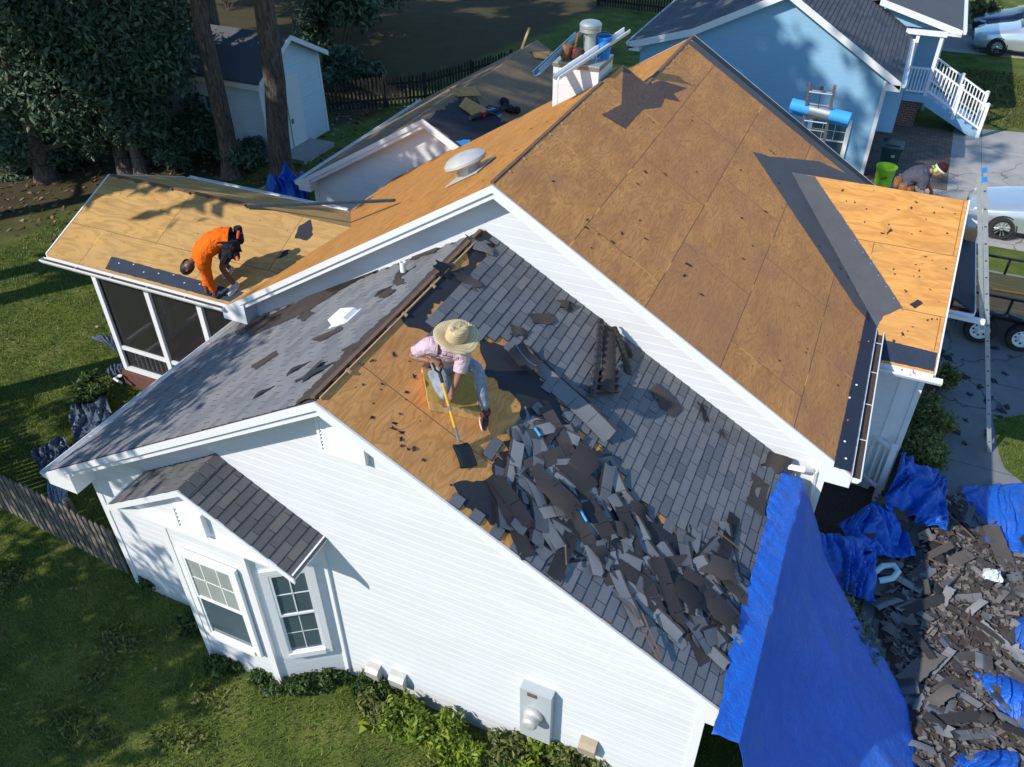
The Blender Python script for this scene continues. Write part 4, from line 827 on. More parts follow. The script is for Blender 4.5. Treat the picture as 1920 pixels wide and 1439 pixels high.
for k in range(7):
    a = k*.9; d = V((math.cos(a), math.sin(a), 0)); s_ = V((-d.y, d.x, 0)); r = .16+.03*(k % 3); z = .06+.05*(k % 2)
    mb.poly([p+V((0, 0, .03)), p+d*r*.5+s_*.06+V((0, 0, z+.04)), p+d*r+V((0, 0, z)), p+d*r*.5-s_*.06+V((0, 0, z+.04))])
mb.build('leaves', LEAF_Y, t); mb = MB(); mb.tube([p, p+V((0, 0, .08))], .008, 6); mb.build('stem', LEAF_M, t)
# trees outside the picture that shade the yard, the porch and the neighbour
def shade(base, crown, n, size, seed, r0=.3, cnt=14):
    rr = random.Random(seed); (cx, cy, z0, z1, R) = crown; bl = []
    for i in range(cnt):
        a = rr.random()*6.28; q = R*math.sqrt(rr.random()); bl.append((V((cx+q*math.cos(a), cy+q*math.sin(a), z0+(z1-z0)*(i+.5)/cnt)), (1.3, 1.3, 1.0), 1))
    return tree('tall shade tree standing in the yard west of the house', base, (cx, cy, z1-1), r0, r0*.4, bl, n, size, LEAF_M, BARK, seed, 'shade trees west of the house', 8)
SHADE = [((-11.4, 1.6, GZ), (-11.3, 1.6, 4.4, 6.6, 1.3), 1200, .2, 102, .12, 6), ((-9.4, -6.8, GZ), (-9.2, -6.6, -.6, 1.3, 1.5), 1700, .16, 98, .12, 8), ((-9.4, -5.6, GZ), (-9.3, -5.5, 3.4, 5.2, 1.0), 1100, .16, 97, .14, 7), ((-20.5, -1, GZ), (-20.5, -1, 4, 19, 3.2), 5200, .34, 90, .35, 20), ((-25, 8, GZ), (-25, 9, 2, 18, 3.6), 5200, .36, 91, .35, 20), ((-33, 12, GZ), (-33, 12, 1, 18, 4), 5200, .38, 92, .35, 20), ((-25, 16, GZ), (-25, 16, 2, 17, 3.6), 5200, .36, 94, .35, 20), ((-19, 20, GZ), (-19, 20, 4, 17, 3.6), 5200, .36, 95, .35, 20),
         ((-13, 0, GZ), (-12.3, .2, 3.4, 17, 2.7), 2300, .28, 81, .35, 20), ((-17, 1.5, GZ), (-16.6, 1.5, 3, 18, 3.0), 5200, .32, 82, .35, 20), ((-22, 3, GZ), (-22, 3, 3, 18, 3.4), 5200, .34, 83, .35, 20), ((-28, 6, GZ), (-28, 6, 3, 18, 3.6), 5200, .34, 84, .35, 20),
         ((-9.5, -10, GZ), (-9.5, -10, -1, 2.6, 2.2), 1500, .2, 85, .2, 8), ((-14, -7, GZ), (-14, -7, -1, 2.8, 2.4), 1300, .2, 86, .2, 8), ((-5.6, -12, GZ), (-5.6, -12, -1.4, 2.2, 2.0), 1300, .2, 87, .2, 8)]
for a in SHADE: shade(*a)
# ------------------------------------------------------------------ fences
def picket(label, pts, h, mat, step=.14, pw=.085, pointed=True):
    t = thing('picket_fence', label, 'fence', (pts[0].x, pts[0].y, GZ)); pk = MB(); rl = MB()
    for a, b in zip(pts, pts[1:]):
        d = (b-a); L = d.length; d.normalize(); n = V((d.y, -d.x, 0)); R = Matrix((d, n, V((0, 0, 1)))).transposed(); k = int(L/step)
        for i in range(k+1):
            p = a+d*(i*step); hh = h*random.uniform(.96, 1.03); tl = random.uniform(-.01, .01)
            q = lambda u, z: p+d*(u+tl*z)+n*.03+V((0, 0, z))
            pk.prism([q(-pw/2, .04), q(pw/2, .04), q(pw/2, hh-.07), q(0, hh), q(-pw/2, hh-.07)], n*.018)
        for z in (.3, h-.3): rl.beam(a+V((0, 0, z)), b+V((0, 0, z)), .04, .08)
        for i in range(int(L/2.2)+2):
            p = a+d*min(i*2.2, L); po = MB(); po.box(p+V((0, 0, h*.5))-n*.06, (.09, .09, h), R); po.build('post', mat, t)
    pk.build('pickets', mat, t); rl.build('rails', mat, t); return t
picket('weathered picket fence running to the front corner of the house', [atG(-120, 835), atG(0, 948), atG(250, 1078)], 1.15, FENCE, .135, .09)
picket('dark picket fence across the back yard', [atG(612, 212), atG(800, 196), atG(960, 150)], 1.15, FENCE_D)
picket('far dark fence beside the neighbour house', [atG(1120, 12), atG(1305, 34)], 1.3, FENCE_D)
# ------------------------------------------------------------------ shed
sx, sy0, sy1 = -12.85, 14.9, 18.0; eN = atX(518, 127, sx).z; ap = atX(545, 92, sx); ez = eN-.02; rz = max(ap.z, ez+.8); sxl = -17.6; ym = (sy0+sy1)/2
SHED = thing('garden_shed', 'small white sided shed with a dark shingled gable roof under the trees', 'shed', (sx, ym, GZ))
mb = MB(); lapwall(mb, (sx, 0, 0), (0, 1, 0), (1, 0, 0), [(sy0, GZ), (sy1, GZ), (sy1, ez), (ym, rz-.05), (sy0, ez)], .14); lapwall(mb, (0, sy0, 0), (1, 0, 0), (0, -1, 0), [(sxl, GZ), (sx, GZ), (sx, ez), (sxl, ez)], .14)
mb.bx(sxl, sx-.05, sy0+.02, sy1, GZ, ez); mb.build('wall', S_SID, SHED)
mb = MB()
for y, s in ((sy0-.25, -1), (sy1+.25, 1)):
    zz = ez-.25*(rz-ez)/(ym-sy0)
    mb.prism([(sxl-.2, y, zz), (sx+.25, y, zz), (sx+.25, ym, rz), (sxl-.2, ym, rz)], (0, 0, .06))
mb.build('roof', SHG_N, SHED)
mb = MB()
for y0, y1 in ((sy0-.25, ym), (ym, sy1+.25)):
    z = lambda y: rz - abs(y-ym)*(rz-ez)/(ym-sy0); mb.prism([(sx+.255, y0, z(y0)-.1), (sx+.255, y1, z(y1)-.1), (sx+.255, y1, z(y1)+.06), (sx+.255, y0, z(y0)+.06)], (.025, 0, 0))
for y in (sy0, sy1): mb.bx(sx-.02, sx+.03, y-.05, y+.05, GZ, ez)
mb.bx(sxl, sx+.2, sy0-.275, sy0-.25, ez-.3, ez-.14); mb.build('trim', W_TRIM, SHED)
mb = MB(); mb.bx(sx+.02, sx+.05, 15.25, 16.75, GZ+.05, ez-.35); D1 = mb.build('door', W_TRIM, SHED, bevel=.01)
mb = MB(); mb.bx(sx+.05, sx+.07, 15.99, 16.01, GZ+.1, ez-.4); mb.bx(sx+.05, sx+.09, 16.1, 16.16, -4.6, -4.45); subp = mb.build('handle', METAL_D, SHED); subp.parent = D1
a = atY(392, 182, sy0); mb = MB(); mb.bx(a.x-.12, a.x+.2, sy0-.03, sy0-.012, a.z-.35, a.z+.02); mb.build('window', GLASS, SHED)
mb = MB(); mb.bx(sx+.05, sx+1.0, 15.2, 16.9, GZ+.0, GZ+.14); mb.build('step', CONC, SHED)
# ------------------------------------------------------------------ neighbour house
NB = thing('neighbour_house', 'pale sided house, siding coloured shade blue, with dark shingles and a white porch stair', 'house', (1, 21.3, GZ))
ny = 21.0; nl = [(-3.2, -2.27), (-1.3, -1.71), (1.3, -.41), (4.81, -2.53)]
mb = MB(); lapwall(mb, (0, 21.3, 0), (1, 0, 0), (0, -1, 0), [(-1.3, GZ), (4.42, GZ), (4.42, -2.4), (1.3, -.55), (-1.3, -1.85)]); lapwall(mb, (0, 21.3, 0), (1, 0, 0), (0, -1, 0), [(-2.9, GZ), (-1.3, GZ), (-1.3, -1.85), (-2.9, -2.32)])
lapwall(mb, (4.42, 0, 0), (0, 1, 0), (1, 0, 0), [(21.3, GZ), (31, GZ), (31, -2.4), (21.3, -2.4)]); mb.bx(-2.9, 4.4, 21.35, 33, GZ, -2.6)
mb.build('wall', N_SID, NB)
mb = MB()
for (xa, za), (xb, zb) in zip(nl, nl[1:]):
    mb.prism([(xa, ny, za-.06), (xb, ny, zb-.06), (xb, 34, zb-.06), (xa, 34, za-.06)], (0, 0, .06))
for (xa, za), (xb, zb) in zip(nl, nl[1:]):
    n = int(math.hypot(xb-xa, zb-za)/.14)
    for k in range(n):
        u0, u1 = (k/n, (k+1)/n); p0 = V((xa+(xb-xa)*u0, 0, za+(zb-za)*u0)); p1 = V((xa+(xb-xa)*u1, 0, za+(zb-za)*u1)); up_first = za > zb
        ha, hb = (.004, .02) if up_first else (.02, .004); y = ny
        while y < 33.9:
            y1 = min(y+random.uniform(.25, .4), 34); i = len(mb.v)
            mb.v += [(p0.x, y, p0.z+ha), (p1.x, y, p1.z+hb), (p1.x, y1, p1.z+hb), (p0.x, y1, p0.z+ha)]; mb.f.append((i, i+1, i+2, i+3)); mb.m.append(0); mb.uv.append(None); y = y1
        lo = p1 if up_first else p0; mb.poly([(lo.x, ny, lo.z+.02), (lo.x, 34, lo.z+.02), (lo.x, 34, lo.z-.01), (lo.x, ny, lo.z-.01)])
mb.build('roof', SHG_N, NB)
mb = MB()
for (xa, za), (xb, zb) in zip(nl, nl[1:]):
    mb.prism([(xa, ny-.03, za-.2), (xb, ny-.03, zb-.2), (xb, ny-.03, zb+.01), (xa, ny-.03, za+.01)], (0, .028, 0)); mb.prism([(xa, ny, za-.2), (xb, ny, zb-.2), (xb, ny, zb-.18), (xa, ny, za-.18)], (0, .29, 0))
mb.bx(4.36, 4.47, 21.25, 21.36, GZ, -2.5); mb.bx(4.4, 4.83, 20.97, 21.28, -2.78, -2.6); mb.bx(-3.2, -2.85, 20.97, 21.28, -2.52, -2.4); mb.bx(4.81, 4.84, 21, 26.2, -2.72, -2.55); mb.bx(4.42, 4.8, 21.3, 26.2, -2.75, -2.73)
gutter(mb, (4.845, 20.98, -2.57), (4.845, 25.9, -2.57), (1, 0, 0)); gutter(mb, (-3.2, 21, -2.3), (-3.2, 30, -2.3), (-1, 0, 0))
mb.build('roof_trim', W_TRIM, NB)
a, b = atY(1525, 215, 21.27), atY(1582, 285, 21.27); f, g = sash((0, 21.28, 0), (1, 0, 0), (0, -1, 0), a.x, b.x-.05, b.z-.3, a.z-.1); 
f.parent = NB; f.data.transform(Matrix.Translation(ORG[HOUSE.name]-ORG[NB.name])); g2 = g.build('pane', GLASS, NB); g2.parent = f
# bump-out, porch, second wing
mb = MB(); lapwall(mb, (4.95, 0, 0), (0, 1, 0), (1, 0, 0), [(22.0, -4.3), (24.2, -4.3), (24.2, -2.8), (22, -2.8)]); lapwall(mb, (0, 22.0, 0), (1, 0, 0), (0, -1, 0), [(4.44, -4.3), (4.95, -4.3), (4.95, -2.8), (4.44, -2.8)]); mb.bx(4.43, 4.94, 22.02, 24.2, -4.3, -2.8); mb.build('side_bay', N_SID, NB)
mb = MB(); mb.bx(4.955, 4.97, 22.4, 23.8, -3.4, -2.95); mb.build('bay_window_glass', GLASS, NB)
dz = -4.34; pA, pB = (5.0, 26.1), (5.71, 26.1)
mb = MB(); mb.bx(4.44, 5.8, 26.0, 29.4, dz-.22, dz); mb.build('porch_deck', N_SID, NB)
mb = MB(); mb.bx(4.46, 5.62, 26.3, 29.3, GZ, dz-.22); mb.build('brick_foundation', BRICK, NB)
mb = MB()
for x, y in (pA, pB): mb = MB(); mb.bx(x-.055, x+.055, y-.055, y+.055, dz, -2.35); mb.build('porch_post', W_TRIM, NB)
mb = MB(); mb.bx(4.6, 5.85, 26.0, 26.1, -2.45, -2.3); mb.build('porch_beam', W_TRIM, NB)
def rail(mb, a, b, h0, h1, n):
    a, b = V(a), V(b); mb.beam(a+V((0, 0, h1)), b+V((0, 0, h1)), .075, .05); mb.beam(a+V((0, 0, h0)), b+V((0, 0, h0)), .05, .05)
    for k in range(1, n): p = a.lerp(b, k/n); mb.box(p+V((0, 0, (h0+h1)/2)), (.035, .035, h1-h0))
mb = MB(); rail(mb, (*pA, dz), (*pB, dz), .1, .85, 7); mb.build('porch_railing', W_PVC, NB)
s0, s1 = V((5.76, 0, dz)), V((7.66, 0, GZ+.14))
for y in (26.1, 27.4):
    mb = MB(); rail(mb, (s0.x, y, s0.z+.05), (s1.x, y, s1.z+.05), .1, .85, 17)
    for p in (s0.lerp(s1, .52), s1): mb.box(V((p.x, y, p.z+.42)), (.11, .11, 1.1)); mb.lathe([(.075, 0), (.075, .03), (0, .07)], (p.x, y, p.z+.97), None, 4)
    mb.build('stair_railing', W_PVC, NB)
mb = MB(); n = 7
for k in range(n):
    a = s0.lerp(s1, k/n); b = s0.lerp(s1, (k+1)/n); mb.bx(a.x, b.x+.03, 26.12, 27.38, b.z+.0, b.z+.05); mb.bx(a.x-.01, a.x+.01, 26.12, 27.38, b.z, a.z)
for y in (26.06, 27.42): mb.prism([(s0.x, y, s0.z), (s1.x, y, s1.z), (s1.x+.1, y, GZ+.02), (s1.x-.25, y, GZ+.02), (s0.x, y, s0.z-.32)], (0, .04, 0))
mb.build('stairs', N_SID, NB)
wy = 26.3; tip = atY(1806, 58, wy); k1 = atY(1660, 0, wy); sl2 = (k1.z-tip.z)/(tip.x-k1.x); ax = 3.6; az = tip.z+sl2*(tip.x-ax)
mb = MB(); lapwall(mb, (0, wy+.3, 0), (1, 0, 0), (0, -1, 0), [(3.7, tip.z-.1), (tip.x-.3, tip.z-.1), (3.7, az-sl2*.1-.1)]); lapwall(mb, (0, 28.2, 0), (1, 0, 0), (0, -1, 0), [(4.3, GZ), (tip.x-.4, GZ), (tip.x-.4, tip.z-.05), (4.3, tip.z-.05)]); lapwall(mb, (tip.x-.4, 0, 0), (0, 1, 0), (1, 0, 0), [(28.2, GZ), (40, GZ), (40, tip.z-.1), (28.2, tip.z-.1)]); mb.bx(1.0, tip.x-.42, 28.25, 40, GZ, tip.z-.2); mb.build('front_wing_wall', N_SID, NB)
mb = MB(); mb.prism([(ax, wy, az-.05), (tip.x, wy, tip.z-.05), (tip.x, 42, tip.z-.05), (ax, 42, az-.05)], (0, 0, .05)); mb.prism([(ax, wy, az-.05), (ax-4, wy, az-4*sl2-.05), (ax-4, 42, az-4*sl2-.05), (ax, 42, az-.05)], (0, 0, .05)); mb.build('front_wing_roof', SHG_N, NB)
mb = MB(); mb.prism([(ax, wy-.03, az-.2), (tip.x, wy-.03, tip.z-.2), (tip.x, wy-.03, tip.z), (ax, wy-.03, az)], (0, .028, 0)); mb.bx(tip.x-.46, tip.x-.36, 28.14, 28.24, GZ, tip.z-.1); mb.bx(tip.x, tip.x+.12, wy, 41, tip.z-.12, tip.z); mb.bx(tip.x-.5, tip.x, wy-.03, wy+.28, tip.z-.2, tip.z-.12); mb.bx(tip.x-.1, tip.x+.1, 39.5, 39.7, GZ, tip.z-.1); mb.build('front_wing_trim', W_TRIM, NB)
# ------------------------------------------------------------------ people
def skinmesh(J, E, root, sub=2):
    """one continuous surface grown round a joint skeleton (position, radius)"""
    nm = list(J); me = D.meshes.new('tmp'); me.from_pydata([tuple(J[k][0]) for k in nm], [(nm.index(a), nm.index(b)) for a, b in E], [])
    ob = D.objects.new('tmp', me); COL.objects.link(ob); m = ob.modifiers.new('s', 'SKIN'); m.use_smooth_shade = True; m.branch_smoothing = .6
    lay = me.skin_vertices[0].data if me.skin_vertices else None
    if lay is None:
        bm = bmesh.new(); bm.from_mesh(me); bm.verts.layers.skin.verify(); bm.to_mesh(me); bm.free(); lay = me.skin_vertices[0].data
    for i, k in enumerate(nm):
        r = J[k][1]; lay[i].radius = (r, r) if not isinstance(r, tuple) else r; lay[i].use_root = (k == root)
    s = ob.modifiers.new('u', 'SUBSURF'); s.levels = sub; s.render_levels = sub
    dg = bpy.context.evaluated_depsgraph_get(); out = D.meshes.new_from_object(ob.evaluated_get(dg)); D.objects.remove(ob); D.meshes.remove(me); return out
def addmesh(mb, me, m=0):
    b = len(mb.v); mb.v += [tuple(v.co) for v in me.vertices]
    for p in me.polygons: mb.f.append(tuple(b+i for i in p.vertices)); mb.m.append(m); mb.uv.append(None)
    D.meshes.remove(me)
def head(mb, c, up, fwd, R=.095, hair=None, hm=None):
    """skull with jaw, nose, ears and eyes; up and fwd give its tilt"""
    c, up, fwd = V(c), V(up).normalized(), V(fwd); fwd = (fwd-up*fwd.dot(up)).normalized(); sd = up.cross(fwd); M3 = Matrix((sd, fwd, up)).transposed()
    def sh(u, v):
        th, ph = u*2*math.pi, v*math.pi; x, y, z = math.cos(th)*math.sin(ph), math.sin(th)*math.sin(ph), math.cos(ph)
        k = 1.0 - .22*max(0, -z)*(1 if y < .3 else .75); x *= .8*k; y *= (1.0 if y < 0 else .95)*k; z *= 1.28
        n = math.exp(-((x/.13)**2+((z+.12)/.2)**2))*(.22 if y > .4 else 0); y += n
        return c + M3 @ V((x*R, y*R, z*R))
    mb.grid(sh, 20, 16)
    for s in (-1, 1):
        mb.lathe([(.0, -.03), (.02, -.02), (.026, 0), (.02, .025), (0, .034)], c+M3 @ V((s*.8*R, -.05*R, -.1*R)), M3, 8, 0, .5, 1)
        mb.lathe([(0, -.012), (.011, 0), (0, .012)], c+M3 @ V((s*.33*R, .86*R, .08*R)), M3, 8, 1); mb.box(c+M3 @ V((s*.33*R, .9*R, .25*R)), (.034, .012, .008), M3, 2)
    mb.box(c+M3 @ V((0, .9*R, -.55*R)), (.045, .012, .012), M3, 3)
    return M3
def hand(mb, w, d, nrm, curl=.8, right=True, L=.17):
    """palm, four curling fingers of unequal length and a thumb leaving the side of the palm"""
    w, d, nrm = V(w), V(d).normalized(), V(nrm); nrm = (nrm-d*nrm.dot(d)).normalized(); s = d.cross(nrm)*(1 if right else -1)
    mb.tube([w-d*.02, w+d*.03, w+d*.075, w+d*.09], [.028, .036, .038, .03], 8)
    for k, (o, ln) in enumerate(((-.03, .066), (-.01, .078), (.011, .074), (.031, .058))):
        p = w+d*.082+s*o; pts = [p-d*.02]; ang = .2
        for q in range(4):
            pts.append(p); p = p+(d*math.cos(ang)-nrm*math.sin(ang))*ln*(.42-.04*q); ang += curl*(.75+.1*k)
        mb.tube(pts, [.0105, .0105, .0098, .009, .0075], 6)
    p = w+d*.03-s*.034; t1 = p+(d*.6-s*.7-nrm*.3).normalized()*.038; t2 = t1+(d*.85-s*.1-nrm*.5).normalized()*.03; mb.tube([w+d*.015-s*.01, p, t1, t2], [.016, .0145, .012, .009], 6)
def shoe(mb, ankle, toe, sole_n, m=0, ms=1, L=.27):
    a, n = V(ankle), V(sole_n).normalized(); d = V(toe)-a; d = (d-n*d.dot(n)).normalized(); s = d.cross(n); o = a-n*.075-d*.07
    for prof, z0, z1, mm in ((1.0, 0, .028, ms), (.96, .028, .075, m)):
        pts = []
        for k in range(20):
            t = k/20*2*math.pi; x = .5-.5*math.cos(t); wv = (.047 if x > .35 else .036)*math.sin(t)*prof; pts.append((x*L, wv))
        b = [o+d*x+s*y+n*z0 for x, y in pts]; tp = [o+d*(x if x < L*.5 else L*.5+(x-L*.5)*(.93 if z1 > .05 else 1))+s*y*(.86 if z1 > .05 else 1)+n*(z1 if x < L*.55 or z1 < .05 else z1-.03*(x/L-.55)/.45) for x, y in pts]
        bi = len(mb.v); mb.v += [tuple(p) for p in b+tp]; nn = len(pts)
        for k in range(nn): mb.f.append((bi+k, bi+(k+1) % nn, bi+nn+(k+1) % nn, bi+nn+k)); mb.m.append(mm); mb.uv.append(None)
        mb.f.append(tuple(bi+nn+k for k in range(nn))); mb.m.append(mm); mb.uv.append(None); mb.f.append(tuple(bi+k for k in range(nn))[::-1]); mb.m.append(mm); mb.uv.append(None)
    mb.tube([a-n*.03, a+n*.05], [.056, .05], 10, m)
EYE = m_flat('eye', (.02, .015, .012), .2); LIP = m_flat('lip', (.25, .09, .07), .5)
def garment(P, mt, J, slv, k):
    """torso cloth as one tapering sleeve round the spine, with two sleeves"""
    j = {q: V(J[q]) for q in J}; sp = [j['pelvis'].lerp(j['belly'], -.1), j['belly'], j['belly'].lerp(j['chest'], .6), j['chest'].lerp(j['neck'], .35), j['chest'].lerp(j['neck'], .72), j['neck'].lerp(j['skull'], .05)]
    wd = [.185, .182, .205, .2, .135, .066]; dp = [.15, .145, .15, .135, .10, .066]; shx = (j['shL']-j['shR']).normalized(); hpx = (j['hiL']-j['hiR']).normalized(); mb = MB(); n = 28; rows = 26; b0 = 0
    def fn(u, v):
        q = v*(len(sp)-1); i = min(int(q), len(sp)-2); f = q-i; s = f*f*(3-2*f); c = sp[i].lerp(sp[i+1], f); w_ = (wd[i]+(wd[i+1]-wd[i])*s)*k; d_ = (dp[i]+(dp[i+1]-dp[i])*s)*k
        t_ = (sp[min(i+1, len(sp)-1)]-sp[max(i-1, 0)]).normalized() if i else (sp[1]-sp[0]).normalized(); x = hpx.lerp(shx, min(1, v*1.6)); x = (x-t_*x.dot(t_)).normalized(); y = t_.cross(x); a = u*2*math.pi
        p = c+x*(math.cos(a)*w_)+y*(math.sin(a)*d_); nz = abs(mnoise.noise(p*11))*.026-.008+mnoise.noise(V((p.x*30, p.y*30, p.z*12)))*.006; return p+(p-c).normalized()*nz
    mb.grid(fn, n, rows)
    for s in 'RL':
        sh, el, ha = j['sh'+s], j['el'+s], j['ha'+s]; c = j['chest'].lerp(j['neck'], .25).lerp(sh, .55); pts = [c, sh.lerp(c, .2), sh.lerp(el, .2), sh.lerp(el, .45), sh.lerp(el, .7)]; rs = [.115, .105, .088, .08, .082]
        if slv == 'long': pts += [el, el.lerp(ha, .3), el.lerp(ha, .6), el.lerp(ha, .86)]; rs = [.12, .112, .095, .085, .076, .07, .06, .054, .05]
        m0 = len(mb.v); Q = []; R_ = []
        for i in range(len(pts)-1):
            for q in range(4): Q.append(pts[i].lerp(pts[i+1], q/4)); R_.append((rs[i]+(rs[i+1]-rs[i])*q/4)*k)
        Q.append(pts[-1]); R_.append(rs[-1]*k); mb.tube(Q, R_, 14)
        for i in range(m0, len(mb.v)): p = V(mb.v[i]); mb.v[i] = tuple(p+V((1, 1, 1))*.6*(mnoise.noise(p*16)*.010))
    mb.build('shirt', mt, P, smooth=True)
def person(label, J, skin, clothes, hd, hands, shoes, feet_extra=None, origin=None, sub=2):
    P = thing('person', label, 'person', origin)
    E = [('pelvis', 'belly'), ('belly', 'chest'), ('chest', 'neck'), ('neck', 'skull'), ('chest', 'shR'), ('shR', 'elR'), ('elR', 'haR'), ('chest', 'shL'), ('shL', 'elL'), ('elL', 'haL'), ('pelvis', 'hiR'), ('hiR', 'knR'), ('knR', 'anR'), ('pelvis', 'hiL'), ('hiL', 'knL'), ('knL', 'anL')]
    RR = dict(pelvis=.13, belly=.125, chest=.14, neck=.06, skull=.06, shR=.068, elR=.045, haR=.032, shL=.068, elL=.045, haL=.032, hiR=.088, knR=.06, anR=.042, hiL=.088, knL=.06, anL=.042)
    mb = MB(); addmesh(mb, skinmesh({k: (J[k], RR[k]*.94) for k in J}, E, 'pelvis', sub)); M3 = head(mb, *hd)
    for h in hands: hand(mb, *h)
    mb.build('body', [skin, EYE, HAIR, LIP], P, smooth=True)
    for nm, mt, keys, ed, grow in clothes:
        if nm == 'shirt': garment(P, mt, J, keys, grow); continue
        JJ = {}
        for k in keys:
            if isinstance(k, tuple): a, b, t, r = k; JJ[a+b] = (V(J[a]).lerp(V(J[b]), t), r)
            else: JJ[k] = (V(J[k]), RR[k]+grow)
        mb = MB(); addmesh(mb, skinmesh(JJ, ed, keys[0], sub)); mb.build(nm, mt, P, smooth=True)
    for an, toe, n, mt, ms in shoes:
        mb = MB(); shoe(mb, an, toe, n); mb.build('shoe', [mt, ms], P, smooth=True)
    return P, M3
SHIRT_E = [('pelvis', 'belly'), ('belly', 'chest'), ('chest', 'chestneck'), ('chest', 'shR'), ('shR', 'shRelR'), ('chest', 'shL'), ('shL', 'shLelL')]
SHIRT_K = ['belly', 'pelvis', 'chest', ('chest', 'neck', .75, .085), 'shR', 'shL', ('shR', 'elR', .72, .07), ('shL', 'elL', .72, .07)]
PANT_E = [('pelvis', 'hiR'), ('hiR', 'knR'), ('knR', 'knRanR'), ('pelvis', 'hiL'), ('hiL', 'knL'), ('knL', 'knLanL')]
PANT_K = ['pelvis', 'hiR', 'knR', 'hiL', 'knL', ('knR', 'anR', .93, .058), ('knL', 'anL', .93, .058)]
roofn = V((S1, 0, 1)).normalized()
# the kneeling worker in a straw hat
J = dict(pelvis=(.79, 1.30, -.10), belly=(.83, 1.22, .03), chest=(.90, 1.10, .18), neck=(.97, 1.06, .29), skull=(1.01, 1.02, .36), shR=(.745, .98, .25), shL=(1.09, 1.12, .15),
         elR=(.585, .88, .13), haR=(.83, .90, .13), elL=(1.06, 1.02, -.10), haL=(1.02, .92, -.26), hiR=(.72, 1.22, -.14), knR=(.97, .92, -.36), anR=(.60, 1.20, -.24), hiL=(.86, 1.38, -.15), knL=(1.16, 1.30, -.14), anL=(1.29, 1.17, -.62))
hx = V((.28, -.10, .95)).normalized()
P1, _ = person('kneeling worker in a wide straw hat, pink t-shirt and grey jeans holding a shovel', J, SKIN1,
    [('shirt', PINK, 'short', None, .93), ('jeans', DENIM, PANT_K, PANT_E, .014)],
    (V((1.02, 1.01, .36)), hx, (.35, -.75, -.45), .095), [(J['haR'], V((.9, .1, -.25)), (-.2, -.3, 1), 1.1, True), (J['haL'], V((-.15, -.55, -.8)), (.3, .6, .3), .5, False)],
    [(V(J['anL']), V(J['anL'])+V((.12, -.22, -.08)), roofn, SHOE, SOLE), (V(J['anR'])+V((-.02, .02, 0)), V(J['anR'])+V((.0, .25, .05)), V((.3, .5, .6)), SHOE, SOLE)], origin=(.9, 1.15, -.5))
c = V((1.055, 1.045, .405)); A3 = hx.to_track_quat('Z', 'Y').to_matrix()
def brim(u, v):
    a = u*2*math.pi; r = .1+.14*v; z = .028*math.sin(v*2.2)-.012*v+.02*v*math.cos(2*a)-.004*math.sin(7*a)*v
    return c + A3 @ V((r*math.cos(a), r*1.0*math.sin(a), z))
mb = MB(); mb.grid(brim, 40, 8)
def crown(u, v):
    a = u*2*math.pi; r = .113*(1-v**5)**.5*(1-.12*v); z = .15*(1-(1-v)**1.7)
    if v > .55: z -= .035*math.exp(-((r*math.sin(a))/.03)**2)*((v-.55)/.45)
    return c + A3 @ V((r*math.cos(a)*1.08, r*math.sin(a)*.92, z))
mb.grid(crown, 32, 12)
h = mb.build('straw_hat', STRAW, P1, smooth=True); sd = h.modifiers.new('Solid', 'SOLIDIFY'); sd.thickness = .006; sd.offset = 1
mb = MB(); q = V((.97, .96, .155)); dn = V((.36, -.86, .35)).normalized()
def prt(u, v):
    t = V(J['chest']).lerp(V(J['belly']), v*1.0); ax = (V(J['shL'])-V(J['shR'])).normalized(); w_ = (u-.5)*.24*(1-.3*abs(v-.4)); 
    return t + ax*w_ + V((.42, -.85, .1)).normalized()*(.148-.9*w_*w_+.004*math.sin(20*u))
mb.grid(prt, 8, 8); mb.build('shirt_print', PRINT, P1, smooth=True)
# shovel, pad
t = thing('shovel', 'square-bladed shovel with a yellow shaft held by the kneeling worker', 'shovel', (.9, .9, .05))
g0 = V((.885, .915, .10)); b0 = atWR(863, 838, .03); ax = (b0-g0).normalized(); L = (b0-g0).length; sx_ = ax.cross(roofn).normalized(); nx = sx_.cross(ax)
mb = MB(); mb.tube([g0+ax*.2, g0+ax*.46], .0165, 10); mb.tube([g0+ax*.5, g0+ax*(L-.22)], .0165, 10); mb.build('shaft', YELLOW, t, smooth=True)
mb = MB(); mb.tube([g0+ax*.455, g0+ax*.505], .018, 10); mb.build('collar', METAL_D, t, smooth=True); mb = MB(); mb.tube([g0+ax*.09, g0+ax*.2], [.018, .019], 10); mb.tube([g0+ax*.1, g0+ax*.05+sx_*.045, g0-ax*.02+sx_*.055, g0-ax*.035], .013, 8); mb.tube([g0+ax*.1, g0+ax*.05-sx_*.045, g0-ax*.02-sx_*.055, g0-ax*.035], .013, 8); mb.tube([g0-ax*.02-sx_*.06, g0-ax*.02+sx_*.06], .015, 8); mb.build('grip', BLACKP, t, smooth=True)
mb = MB(); e = b0; mb.tube([e-ax*.22, e-ax*.04], [.019, .017], 10); mb.build('socket', METAL_D, t, smooth=True)
mb = MB(); bd = (atWR(880, 882, .012)-e).normalized(); bs = bd.cross(roofn).normalized(); bn = bs.cross(bd)
def bl_(u, v): w_ = (u-.5)*.21*(1 if v > .08 else .8); return e-bd*.03+bd*.28*v+bs*w_+bn*(.022*(2*(u-.5))**2+.012*math.sin(v*3))
mb.grid(bl_, 10, 10); o = mb.build('blade', BLACKM, t, smooth=True); sd = o.modifiers.new('Solid', 'SOLIDIFY'); sd.thickness = .004
t = thing('foam_pad', 'thick yellow foam cushion under the kneeling worker', 'cushion', (.88, 1.2, -.5))
cs = [atWR(792, 706, .0), atWR(803, 772, .0), atWR(905, 792, .0), atWR(892, 700, .0)]; R = ragged([(p.x, p.y) for p in cs], .003, .05, 4)
